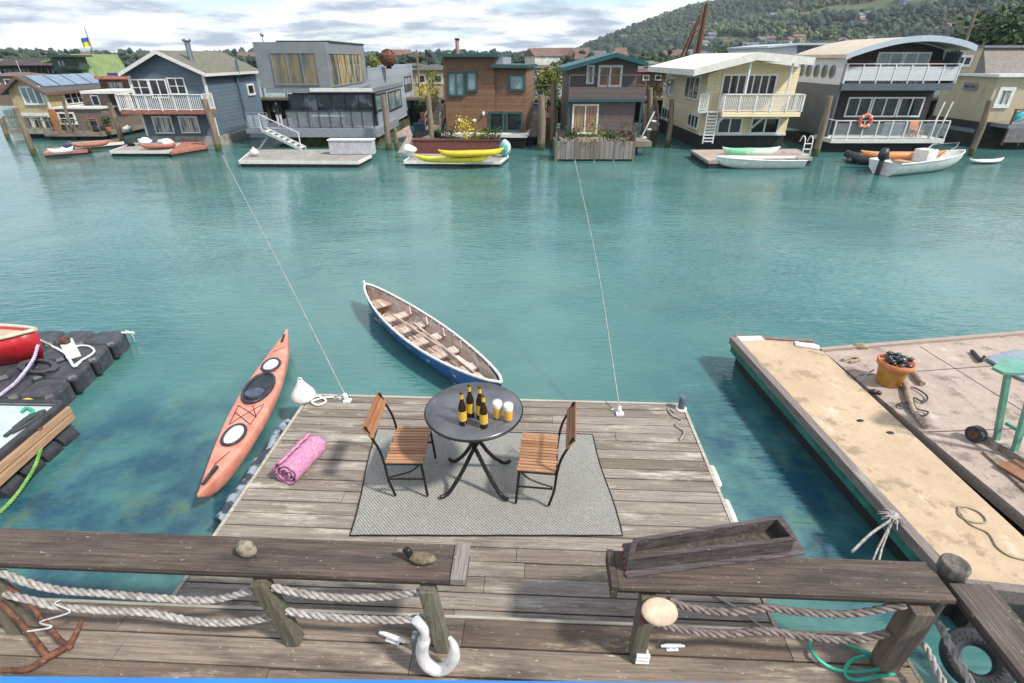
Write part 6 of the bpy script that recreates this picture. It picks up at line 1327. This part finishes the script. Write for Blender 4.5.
MB().box(x0 - .05, x1 + .1, Y + .3, Yb, -.4, z0 - .004).build('hull', tar, t); MB().box(x0 - .02, x1 + .02, Y - .06, Y - .004, z0 - .02, z0 + .1).build('skirt', wtrim, t)
m = MB(); xl = fx(705.5, 125, Y - .75); xr2 = fx(715.5, 125, Y - .75); zl0 = .45; zl1 = bz
for x in (xl, xr2): m.box(x - .035, x + .035, Y - .8, Y - .7, zl0, zl1)
for k in range(10): z = lerp(zl0 + .1, zl1, k / 9.5); m.box(xl + .036, xr2 - .036, Y - .8, Y - .68, z, z + .07)
m.build('ladder', white, t)
lowfloat('pinkish grey float with upturned boats before the yellow houseboat', [(691, 150), (709, 161), (812, 158), (797, 149)], .42, pinkply, greyply)
gk = pm('mint_kayak', (0.20, 0.55, 0.32), (0.55, 0.66, 0.55), .4, 0, 1.2, .05, lo=.45, hi=.55); small_kayak((722, 149.5), (780, 149), .7, gk, 'mint green and white kayak upturned on the float below the yellow balcony', .9, h=.42, cp=False)
def dinghy(a, b, z, B, mat_, label, seats=3, name='dinghy', inner=None, h=.55):
    A0 = P(a[0], a[1], z); B1_ = P(b[0], b[1], z); d = B1_ - A0; L_ = d.length; t = thing(name, label, 'boat', tuple((A0 + B1_) / 2 - Vector((0, 0, z))), math.atan2(d.y, d.x)); T = t.matrix_basis
    def rg(o_):
        out = []
        for i in range(15):
            u = i / 14; w = max(.015, B / 2 * min(1, (math.sin(math.pi * (1 - u) * .55 + .2) if u < .4 else math.sin((1 - u) / .6 * math.pi / 2) ** .7))) - o_; w = max(.012, w); zg = h * (.85 + .3 * u ** 2); zk = -.1 + (h * .8) * u ** 6 + o_
            out.append([((u - .5) * L_, w * c_, lerp(zk, zg, s_)) for c_, s_ in ((-1, 1), (-.88, .5), (-.5, .12), (0, 0), (.5, .12), (.88, .5), (1, 1))])
        return out
    r_ = rg(0); m = MB(T); m.loft(r_, closed=False, caps=False); m.add(r_[0], [(0, 1, 2, 3, 4, 5, 6)]); m.build('hull', mat_, t); r2 = rg(.03); m = MB(T); m.loft(r2, closed=False, caps=False); m.build('lining', inner or wtrim, t)
    m = MB(T); m.tube([g[0] for g in r_], .035, 6); m.tube([g[6] for g in r_], .035, 6); m.build('gunwale', mat_, t)
    for k in range(seats): u = .2 + .25 * k; i = int(u * 14); MB(T).box((u - .5) * L_ - .12, (u - .5) * L_ + .12, r_[i][0][1] + .05, r_[i][6][1] - .05, h * .6, h * .65).build('thwart', inner or wtrim, t)
    return t, T, L_
dinghy((801, 160), (716, 161), .4, 1.3, white, 'white rowing dinghy floating before the yellow houseboat')
p = P(805, 155, .42); m = MB()
for s in (0, .45): m.tube(curve([(p.x + s - .2, p.y, .1), (p.x + s - .2, p.y, 1.2), (p.x + s - .2, p.y + .35, 1.45), (p.x + s - .2, p.y + .6, 1.1)], 4), .035, 6)
for k in range(3): m.tube([(p.x - .2, p.y, .45 + k * .3), (p.x + .25, p.y, .45 + k * .3)], .03, 6)
tag(m.build('swim_ladder', white), 'white swim ladder at the right end of the pinkish float', 'ladder')

# --- grey houseboat with arched roof
Y = 36.8; t = house('arched_houseboat', 'grey houseboat with curved roof and two white railed balconies', (fx(892, 140, Y), Y, 0))
dg = pm('slate_stucco', (0.10, 0.125, 0.15), (0.08, 0.1, 0.12), .6, 0, 1.2, .05); lg = siding('pale_clapboard', (0.62, 0.65, 0.68), .26, .07, .5, col2=(0.52, 0.55, 0.58))
x0 = fx(838, 95, Y); x1 = fx(948, 95, Y); z0 = fz(890, 137, Y); zs_ = S(815, 83, x0)[1]; Yb = S(792, 95, x0)[0]; ze = fz(850, 58, Y); ze2 = fz(955, 50, Y); zp = fz(912, 40, Y)
def arch(n, dz=0, ex=0):
    pts = []
    for k in range(n + 1):
        u = k / n; x = lerp(x0 - ex, x1 + ex, u); z = lerp(ze, ze2, u) + (zp - lerp(ze, ze2, .56)) * math.sin(math.pi * u ** 1.08) ** .85 + dz; pts.append((x, z))
    return pts
ar = arch(20, -.03); MB().py([(x0, zs_ + .002)] + [(x1, zs_ + .002)] + ar[::-1], Y + 1.3, Yb).build('upper_wall', lg, t)
MB().box(x0, x1, Y + 1.3, Yb, z0, zs_).build('lower_wall', dg, t)
MB().box(x0, x0 + .12, Y + .02, Y + 1.298, z0, zs_).build('side_screen', dg, t); MB().box(x1 - .12, x1, Y + .02, Y + 1.298, zs_ + .1, ze2 - .1).build('side_screen', dg, t); m = MB(); m.py([(x0, zs_ + .005), (x0 + .12, zs_ + .005), (x0 + .12, ze - .02), (x0, ze - .02)], Y + .2, Y + 1.298); m.build('upper_screen', lg, t)
a1_, a2_ = arch(20, 0, .35), arch(20, .2, .35); m = MB()
for k in range(20): m.py([a1_[k], a1_[k + 1], a2_[k + 1], a2_[k]], Y - .35, Yb + .3)
m.build('roof', pm('tan_membrane', (0.56, 0.47, 0.37), (0.46, 0.39, 0.31), .8, 0, 2, .1), t); m = MB()
a1_, a2_ = arch(20, -.08, .38), arch(20, .24, .38)
for k in range(20): m.py([a1_[k], a1_[k + 1], a2_[k + 1], a2_[k]], Y - .47, Y - .352)
m.build('fascia', pm('pale_blue_trim', (0.48, 0.54, 0.60), (0.42, 0.48, 0.54), .5), t)
rw = wood('red_brown_boards', (0.15, 0.06, 0.04), (0.07, 0.03, 0.02), None, None, 2)
m = MB(); m.box(x0 + .13, x1 - .13, Y + 1.24, Y + 1.298, zs_ + .35, ze - .1); m.build('back_panel', rw, t)
m = MB(); ap = arch(20, -.12); m.py([(x0 + .9, ze - .35)] + [(x1 - .2, ze - .35)] + [p_ for p_ in ap[::-1] if x0 + .9 < p_[0] < x1 - .2], Y + 1.25, Y + 1.297); m.build('back_panel', tar, t)
MB().box(x0 + .13, x1 - .01, Y + 1.24, Y + 1.298, z0 + .1, zs_ - .3).build('lower_back_panel', tar, t)
win(t, 'F', Y + 1.24, 876, 52, 902, 69, 2, w=.1, gm=glass_tint); win(t, 'F', Y + 1.24, 902.5, 52, 929, 69, 2, w=.1, gm=glass_tint)
for a, b in ((846, 870), (871, 897), (898, 922)): win(t, 'F', Y + 1.24, a, 97, b, 117, 2, w=.09)
MB().box(x0 + .05, x1 + .05, Y - .1, Y + 1.23, zs_ - .3, zs_ + .1).build('upper_deck', dg, t)
pg_ = siding('slatted_panel', (0.38, 0.41, 0.44), .09, .04, .5); rail(t, (x0 + .1, Y - .05), (x1 + .1, Y - .05), zs_ + .1, 1.1, white, nb=0, post=7, solid=pg_, pw=.06); rail(t, (x0 + .1, Y), (x0 + .1, Y + 1.2), zs_ + .1, 1.1, white, nb=0, post=1, solid=pg_)
MB().box(x0 - .2, x1 + .1, Y - 1.0, Y + 1.29, z0 - .25, z0 - .004).build('lower_deck', wtrim, t)
rail(t, (x0 - .15, Y - .95), (x1 + .05, Y - .95), z0, 1.1, white, nb=0, post=8, solid=g, pw=.07); rail(t, (x0 - .15, Y - .9), (x0 - .15, Y + .8), z0, 1.1, white, nb=0, post=1)
m = MB(); xx = lerp(x0, x1, .42)
for k in range(7): m.box(xx, xx + 1.3, Y - .93, Y - .9, z0 + .2 + k * .12, z0 + .27 + k * .12)
m.build('white_slats', white, t)
m = MB()
for a in (935, 943): m.bar((fx(a, 118, Y - .8), Y - .8, z0), (fx(a, 118, Y - .8) + .25, Y - .8, z0 + 2.2), .07)
m.build('gate_post', white, t)
yv = [S(a, 70, x0)[0] for a in (833, 825, 817, 809, 802)]; zv = S(820, 71, x0)[1]
for yy in yv:
    m = MB(Matrix.Translation((x0 - .05, yy, zv))); m.tube([(0, .28 * math.cos(k * math.pi / 8), .34 * math.sin(k * math.pi / 8)) for k in range(16)], .05, 6, closed=True); v = m.build('porthole', steel, t); MB(Matrix.Translation((x0 - .03, yy, zv))).loft([[(0, .26 * math.cos(k * math.pi / 8), .32 * math.sin(k * math.pi / 8)) for k in range(16)], [(-.02, .2 * math.cos(k * math.pi / 8), .25 * math.sin(k * math.pi / 8)) for k in range(16)]]).build('pane', glass, v)
MB().box(x0 + .05, x1 - .05, Y - .2, Yb, -.4, z0 - .255).build('hull', tar, t)
for (a, b, m_, lb, cat) in ((916, 71, white, 'white lounge chair on the upper grey balcony', 'chair'), (903, 118, pm('orange_chair', (0.7, 0.22, 0.03), None, .6), 'orange deck chair on the lower right of the grey balcony', 'chair')):
    zz = zs_ + .1 if b < 90 else z0; x = fx(a if b < 90 else 924, b, Y); o = thing('deck_chair', lb, cat, (x, Y + .3, zz)); MB().box(x - .3, x + .3, Y + .05, Y + .6, zz + .35, zz + .42).build('seat', m_, o); MB().bar((x, Y + .58, zz + .42), (x, Y + .75, zz + .95), .6, .05).build('backrest', m_, o)
    for sx in (-.26, .26):
        for sy in (.1, .55): MB().box(x + sx - .03, x + sx + .03, Y + sy - .03, Y + sy + .03, zz, zz + .345).build('leg', m_, o)
q = Vector((fx(865.5, 121, Y - 1.05), Y - 1.06, fz(865.5, 121, Y - 1.05))); m = MB(); m.tube([q + Vector((.36 * math.cos(k * math.pi / 12), 0, .36 * math.sin(k * math.pi / 12))) for k in range(24)], .1, 8, closed=True); t3 = thing('life_ring', 'orange-red life ring hanging on the lower white railing', 'life ring', (q.x, q.y, q.z - .4)); m.build('ring', pm('life_ring_red', (0.75, 0.16, 0.09), (0.6, 0.1, 0.06), .5), t3)
m = MB()
for k in range(4): a = k * math.pi / 2 + .78; c = q + Vector((.36 * math.cos(a), 0, .36 * math.sin(a))); d = Vector((-math.sin(a), 0, math.cos(a))); m.tube([c - d * .05, c + d * .05], .108, 10)
m.build('band', white, t3)
# slanted grey building behind
Y = 50; t = house('slant_roof_houseboat', 'grey-blue houseboat with slanting roof behind the yellow one', (fx(810, 80, Y), Y, 0)); m = MB()
m.py([(fx(768, 56, Y), .5), (fx(840, 56, Y), .5), (fx(840, 44, Y), fz(840, 45, Y)), (fx(795, 44, Y), fz(795, 45, Y)), (fx(768, 48, Y), fz(768, 47, Y))], Y, Y + 9); m.build('wall', lg, t)
MB().py([(fx(766, 47, Y), fz(766, 48, Y)), (fx(797, 44, Y), fz(797, 45, Y)), (fx(842, 44, Y), fz(842, 45, Y)), (fx(842, 44, Y), fz(842, 43, Y)), (fx(797, 42, Y), fz(797, 43, Y)), (fx(766, 47, Y), fz(766, 46, Y))], Y - .4, Y + 9).build('roof', MATS['pale_blue_trim'], t); MB().py([(fx(797, 56, Y), fz(797, 56, Y)), (fx(797, 46, Y), fz(797, 46, Y)), (fx(820, 46, Y), fz(820, 46, Y)), (fx(812, 56, Y), fz(812, 56, Y))], Y - .05, Y - .005).build('panel', dg, t)

# --- beige houseboat at right edge
Y = 38.6; t = house('beige_houseboat', 'beige two tier houseboat at the right edge with white roof band', (fx(1010, 125, Y), Y, 0))
bg_ = siding('beige_panels', (0.50, 0.42, 0.28), .5, .015, .6, vertical=True, col2=(0.43, 0.355, 0.235)); x0 = fx(990, 100, Y); Yb = S(938, 100, x0)[0]; z0 = fz(1005, 122, Y); z1_ = fz(1010, 77, Y)
MB().box(x0, x0 + 6, Y, Yb, z0, z1_).build('wall', bg_, t); MB().box(x0 - .3, x0 + 6.3, Y - .3, Yb + .3, z1_ + .002, z1_ + .18).build('roof_band', white, t)
xu = x0 + .2; Yu = Y + 2.5; zu = S(970, 48, xu)[1]; m = MB(); m.box(xu, xu + 3.2, Yu, Yb - .2, z1_ + .19, zu); m.build('upper_wall', bg_, t); m = MB(); m.px([(Yu - 1.0, z1_ + .19), (Yu - .003, z1_ + .19), (Yu - .003, zu)], xu + .01, xu + 3.19); m.build('sloped_front', pm('brown_grey_panel', (0.2, 0.17, 0.15), None, .7), t)
MB().box(xu - .1, xu + 3.3, Yu - .2, Yb, zu + .002, zu + .14).build('upper_roof', gs, t)
win(t, 'L', xu, 957, 55, 973, 67, 2, w=.16); win(t, 'L', x0, 964, 83, 978, 90, 2, w=.14, fm=gs); win(t, 'F', Y, 996, 87, 1012, 108, 1, w=.22, gm=glass_pale)
MB().box(x0 - .2, x0 + 6, Y - .1, Yb, -.4, z0 - .004).build('hull', tar, t); MB().box(x0 - .23, x0 - .2, Y, Yb, .9, 1.15).build('hull_stripe', gs, t)
MB().box(x0 + .6, x0 + 6, Y - 1.6, Y - .11, z0 - .25, z0).build('deck', gs, t); q = MB(); zd_ = z0
for a in (0, 1, 2): q.bar((x0 + .7 + a * 1.1, Y - 1.55, .3), (x0 + .7 + a * 1.1, Y - 1.55, zd_ + .9), .09)
q.bar((x0 + .6, Y - 1.55, zd_ + .9), (x0 + 4, Y - 1.55, zd_ + .9), .08); q.build('rust_frame', rustm, t)
for i in range(2):
    o = MB(); o.blob((x0 + 1.2 + i * 1.05, Y - 1.45, zd_ + .45), .42, .16, .34, i + 3, .3, 12, 8); tag(o.build('teal_cushion', pm('teal_cushion', (0.05, 0.38, 0.42), (0.5, 0.6, 0.6), .8, 0, 3, .2, lo=.5, hi=.6)), ['left teal cushion on the rusty deck frame at the right edge', 'right teal cushion on the rusty deck frame at the right edge'][i], 'cushion')
MB().box(x0 + .7, x0 + 4, Y - 1.62, Y - 1.6, .5, zd_ - .26).build('skirt_panel', pm('grey_brown_skirt', (0.2, 0.19, 0.19), (0.12, 0.11, 0.11), .8), t)
Y = 48; t = house('white_windowed_houseboat', 'pale houseboat with white windows at the far right edge', (fx(1030, 90, Y), Y, 0)); MB().box(fx(1002, 62, Y), fx(1060, 62, Y), Y, Y + 5, .4, fz(1015, 54, Y)).build('wall', gs2, t); MB().box(fx(1000, 62, Y), fx(1060, 62, Y), Y - .3, Y + 5, fz(1015, 54, Y) + .003, fz(1015, 52, Y)).build('roof', gs, t); win(t, 'F', Y, 1008, 56, 1016, 68, 1, w=.15); win(t, 'F', Y, 1018, 56, 1027, 68, 1, w=.15)

# --- background roofs between the cedar and grey houseboats and others
def backhouse(name, label, l, tp, r, bt, Y, wm, rm, hip=False, nw=2):
    t = house(name, label, (fx((l + r) / 2, bt, Y), Y, 0), 'house'); xa, xb = fx(l, (tp + bt) / 2, Y), fx(r, (tp + bt) / 2, Y); za = fz((l + r) / 2, tp, Y)
    MB().box(xa, xb, Y, Y + 6, .3, za).build('wall', wm, t); h = (xb - xa) * .12
    MB().loft([[(xa - .3, Y - .3, za + .003), (xb + .3, Y - .3, za + .003), (xb + .3, Y + 6.3, za + .003), (xa - .3, Y + 6.3, za + .003)], [(lerp(xa, xb, .3), Y + 2.5, za + h), (lerp(xa, xb, .7), Y + 2.5, za + h), (lerp(xa, xb, .7), Y + 3.5, za + h), (lerp(xa, xb, .3), Y + 3.5, za + h)]], smooth=False).build('roof', rm, t)
    for k in range(nw): c = lerp(l, r, (k + .5) / nw); w_ = (r - l) / nw * .28; win(t, 'F', Y, c - w_, tp + (bt - tp) * .2, c + w_, tp + (bt - tp) * .62, 1, w=.12)
bei = pm('cream_wall', (0.52, 0.44, 0.26), None, .7, 0, 2, .1); droof = MATS['dark_roof']
backhouse('cream_houseboat', 'cream low roofed houseboat seen left of the cedar one', 413, 70, 446, 92, 56, bei, droof); backhouse('hip_roofed_house', 'small hip roofed house behind the cream houseboat', 400, 66, 420, 76, 75, gs, droof); backhouse('blue_roofed_house', 'small house with blue roof behind the cream houseboat', 424, 67, 440, 74, 90, white, navy)
backhouse('rounded_gable_house', 'dark brown small house between cedar and maroon houseboats', 535, 68, 556, 78, 95, tw[2], droof); backhouse('red_slatted_house', 'red-brown low house left of the yellow houseboat', 640, 72, 664, 86, 60, redw, redw); backhouse('pale_backhouse', 'pale house behind the maroon houseboat balcony', 640, 64, 662, 74, 110, tw[0], tr[0])
backhouse('grey_backhouse', 'pale grey house showing left of the maroon houseboat', 538, 78, 566, 90, 66, tw[0], tr[0]); backhouse('left_backhouse', 'reddish shed at the far left edge behind the tan gable', -10, 76, 14, 90, 70, tw[2], tr[1])
# boardwalk behind the row
t = thing('boardwalk', 'timber boardwalk on piles behind the houseboats', 'boardwalk', (0, 51, 0)); m = MB(); m.box(-44, 48, 50.5, 52.5, 2.2, 2.4); m.build('deck', pwood, t)
rail(t, (-44, 50.6), (48, 50.6), 2.4, 1.0, pwood, nb=0, post=46, cap=.12, pw=.12); m = MB()
for k in range(47): m.tube([(-44 + k * 2, 50.9, -1), (-44 + k * 2, 50.9, 2.2)], .14, 8)
m.build('pile_row', tar, t); m = MB()
m.box(-44, 48, 52.6, 52.8, .1, 2.3); m.build('back_boarding', tar, t)
# gap clutter: gangway and small stairs
def gangway(a, b, Y0, label):
    p = Vector((fx(a[0], a[1], Y0), Y0, fz(a[0], a[1], Y0))); q = Vector((fx(b[0], b[1], Y0 + 6), Y0 + 6, fz(b[0], b[1], Y0 + 6))); t = thing('gangway', label, 'gangway', tuple(p)); MB().bar(p, q, 1.0, .1).build('deck', nwood, t)
    for s in (-.5, .5):
        m = MB(); o_ = Vector((s, 0, 0)); m.bar(p + o_ + Vector((0, 0, .9)), q + o_ + Vector((0, 0, .9)), .08); m.bar(p + o_ + Vector((0, 0, .5)), q + o_ + Vector((0, 0, .5)), .05)
        for k in range(5): c = p.lerp(q, k / 4) + o_; m.bar(c, c + Vector((0, 0, .9)), .07)
        m.build('handrail', pile, t)
gangway((433, 130), (444, 104), 38.5, 'wooden gangway with rails left of the cedar houseboat'); gangway((530, 136), (540, 112), 39, 'wooden gangway right of the cedar houseboat'); gangway((650, 130), (647, 104), 39, 'wooden gangway right of the maroon houseboat')
for i, (a, b, Y_, w_, h_, mm, lb) in enumerate(((429, 96, 44, .9, .9, flower_y, 'yellow flowering plant in the gap left of the cedar houseboat'), (434, 84, 46, 1.2, 1.2, leaf_y, 'green potted shrub above the yellow flowers in the gap'), (423, 108, 43, .9, .8, leaf_m, 'dark green shrub low in the gap left of the cedar houseboat'), (655, 88, 47, 1.4, 1.2, leaf_y, 'yellow-green shrub left of the yellow houseboat'), (551, 100, 47, 1, 1, leaf_m, 'dark shrub in the gap left of the maroon houseboat'))):
    x, z = F(a, b, Y_); o = thing('gap_shrub', lb, 'plant', (x, Y_, z - h_)); MB().leaves((x, Y_, z), w_, w_ * .8, h_, 420, .08, i + 20).build('leaves', mm, o); MB().lathe([(.2, 0), (.28, .5)], (x, Y_, z - h_), 10).build('tub', terr, o); MB().box(x - .4, x + .4, Y_ - .4, Y_ + .4, -.3, z - h_ - .002).build('stand', pwood, o)
# pilings
for tp_, bt_, lb, r_ in (((0, 118), (9, 140), 'leaning-looking piling at the left frame edge', .15), ((15, 108), (35, 156), 'tall brown piling left of the leftmost float', .17), ((62, 97), (76, 140), 'thin piling before the shingled houseboat', .11), ((109, 103), (124, 146), 'greenish piling at the left of the blue houseboat balcony', .17), ((204, 99), (219, 151), 'brown piling at the right corner of the blue balcony', .2), ((383, 95), (389, 150), 'tall brown piling before the modern wing', .2), ((428, 95), (432, 148), 'pale piling left of the cedar houseboat', .2), ((541, 95), (541, 150), 'stout pale piling right of the cedar houseboat', .26), ((553, 84), (552, 146), 'tall grey piling left of the maroon houseboat', .2), ((650, 88), (646, 146), 'piling right of the maroon houseboat', .2), ((672, 99), (667, 147), 'tan piling at the left corner of the yellow houseboat', .19), ((830, 96), (815, 156), 'tall grey-brown piling between yellow and arched houseboats', .2), ((990, 100), (970, 156), 'tall piling before the beige houseboat', .17), ((395, 128), (397, 150), 'short dark piling under the modern wing', .14), ((112, 100), (102, 141), 'slim piling by the shingled houseboat', .1)):
    if bt_[0] == 102: continue
    piling(tp_, bt_, lb, r_)
# crane / rusty masts
def mast(p_top, p_bot, Y_, r_, m_, par): a = F(*p_bot, Y_); b = F(*p_top, Y_); MB().tube([(a[0], Y_, a[1] - 3), (a[0], Y_, a[1]), (b[0], Y_, b[1])], [r_, r_, r_ * .7], 8).build('mast', m_, par)
t = thing('rusty_crane', 'rust red A-frame crane masts rising behind the yellow houseboat', 'crane', (fx(690, 70, 58), 58, 1)); mast((707, 4), (696, 64), 58, .28, rustm, t); mast((703.5, 4), (692, 64), 58, .12, pwood, t); mast((700, 15), (678, 64), 58, .16, rustm, t); mast((701, 16), (681, 66), 58.6, .1, rustm, t)
m = MB()
for k in range(7): a = Vector((*F(*(lerp(695.5, 706, k / 7), lerp(62, 10, k / 7)), 58),)); b = Vector((*F(*(lerp(692.5, 703, k / 7), lerp(60, 9, k / 7)), 58),)); m.bar((a.x, 58, a.y), (b.x, 58, b.y), .08)
m.bar((F(700, 17, 58)[0], 58, F(700, 17, 58)[1]), (F(706, 12, 58)[0], 58, F(706, 12, 58)[1]), .15); m.build('lattice', rustm, t)
t = thing('tan_mast', 'slanting tan mast rising behind the beige houseboat', 'mast', (fx(964, 50, 60), 60, 1)); mast((977, 8), (963, 50), 60, .16, pile, t); m = MB(); a = F(971, 26, 60); m.bar((a[0] - .7, 60, a[1] - .2), (a[0] + .9, 60, a[1] + .2), .08); m.build('crosstree', pile, t)
# motorboat, orange kayak, board
tb, T, L_ = dinghy((884, 164), (962, 157), .55, 1.9, white, 'white motorboat with black outboard before the arched houseboat', 0, 'motorboat', h=.8)
MB(T).box(-.5, .3, -.4, .4, .5, 1.15).build('console', white, tb, .05); MB(T).bar((-.05, -.35, 1.15), (.1, -.35, 1.5), .03, .03).build('windscreen', blackp, tb)
m = MB(T); m.tube([(.6, -.5, .95), (1.2, -.6, 1.25), (2.4, 0, 1.35), (1.2, .6, 1.25), (.6, .5, .95)], .03, 6); m.build('bow_rail', steel, tb)
m = MB(T); m.blob((-L_ / 2 - .25, 0, 1.05), .3, .24, .34, 2, .15); m.bar((-L_ / 2 - .25, 0, .9), (-L_ / 2 - .3, 0, -.2), .14, .2); m.bar((-L_ / 2 - .6, 0, 1.1), (-L_ / 2 + .2, 0, .8), .1, .12); m.build('outboard', blackp, tb)
MB(T).box(-1.6, -1.1, -.6, .6, .5, .58).build('thwart', pm('tan_vinyl', (0.5, 0.36, 0.22), None, .6), tb)
small_kayak((860, 153), (946, 153), .85, pm('orange_kayak', (0.72, 0.30, 0.11), (0.6, 0.22, 0.08), .4), 'pale orange kayak lying behind the white motorboat', .8, h=.35, cp=False)
lowfloat('narrow grey float behind the white motorboat', [(850, 158), (950, 158), (950, 154), (848, 154)], .3, greyply, greyply)
A0 = P(846, 153, .5); tag(MB().tube([A0, P(862, 160, .25), P(885, 163, .2)], [.2, .28, .1], 8).build('dark_skiff', blackp), 'dark slim hull left of the white motorboat', 'boat')
small_kayak((969, 161), (1003, 160), .14, white, 'white paddle board floating before the beige houseboat', .7, 'paddle_board', h=.1, cp=False)

# overhead cables strung along the boardwalk poles, vents, and gear in the gaps
t = thing('utility_pole', 'timber utility pole with crossarm behind the modern grey houseboat', 'pole', (fx(418, 90, 52), 52.9, 0)); x_ = fx(418, 70, 52.9); zt9 = fz(418, 50, 52.9)
MB().tube([(x_, 52.9, 0), (x_, 52.9, zt9)], [.13, .09], 8).build('shaft', pile, t); MB().box(x_ - .7, x_ + .7, 52.82, 52.9 - .001, zt9 - .5, zt9 - .38).build('crossarm', pile, t)
rr = random.Random(31)
for i, (a, b, Y_, w_, h_, mm, lb) in enumerate(((421, 124, 42, 1.0, .5, 'blue', 'blue tarpaulin bundle low in the gap left of the cedar houseboat'), (437, 112, 44, .8, .6, 'white', 'white storage tub halfway up the gap left of the cedar houseboat'), (549, 118, 42, .9, .5, 'brown', 'brown crate in the gap left of the maroon houseboat'), (652, 118, 42, .9, .6, 'white', 'white tub in the gap left of the yellow houseboat'), (534, 104, 45, .7, .5, 'blue', 'blue barrel in the gap right of the cedar houseboat'))):
    x, z = F(a, b, Y_); mt = {'blue': MATS['navy_tarp'], 'white': white, 'brown': nwood}[mm]; t = thing('storage_tub', lb, 'tub', (x, Y_, z - h_))
    MB().pz([(x - w_ / 2, Y_ - .3), (x + w_ / 2, Y_ - .3), (x + w_ / 2, Y_ + .3), (x - w_ / 2, Y_ + .3)], z - h_, z).build('body', mt, t); MB().box(x - w_ / 2 - .04, x + w_ / 2 + .04, Y_ - .34, Y_ + .34, z + .002, z + .06).build('lid', mt, t); MB().box(x - .5, x + .5, Y_ - .4, Y_ + .4, -.3, z - h_ - .002).build('stand', pwood, t)
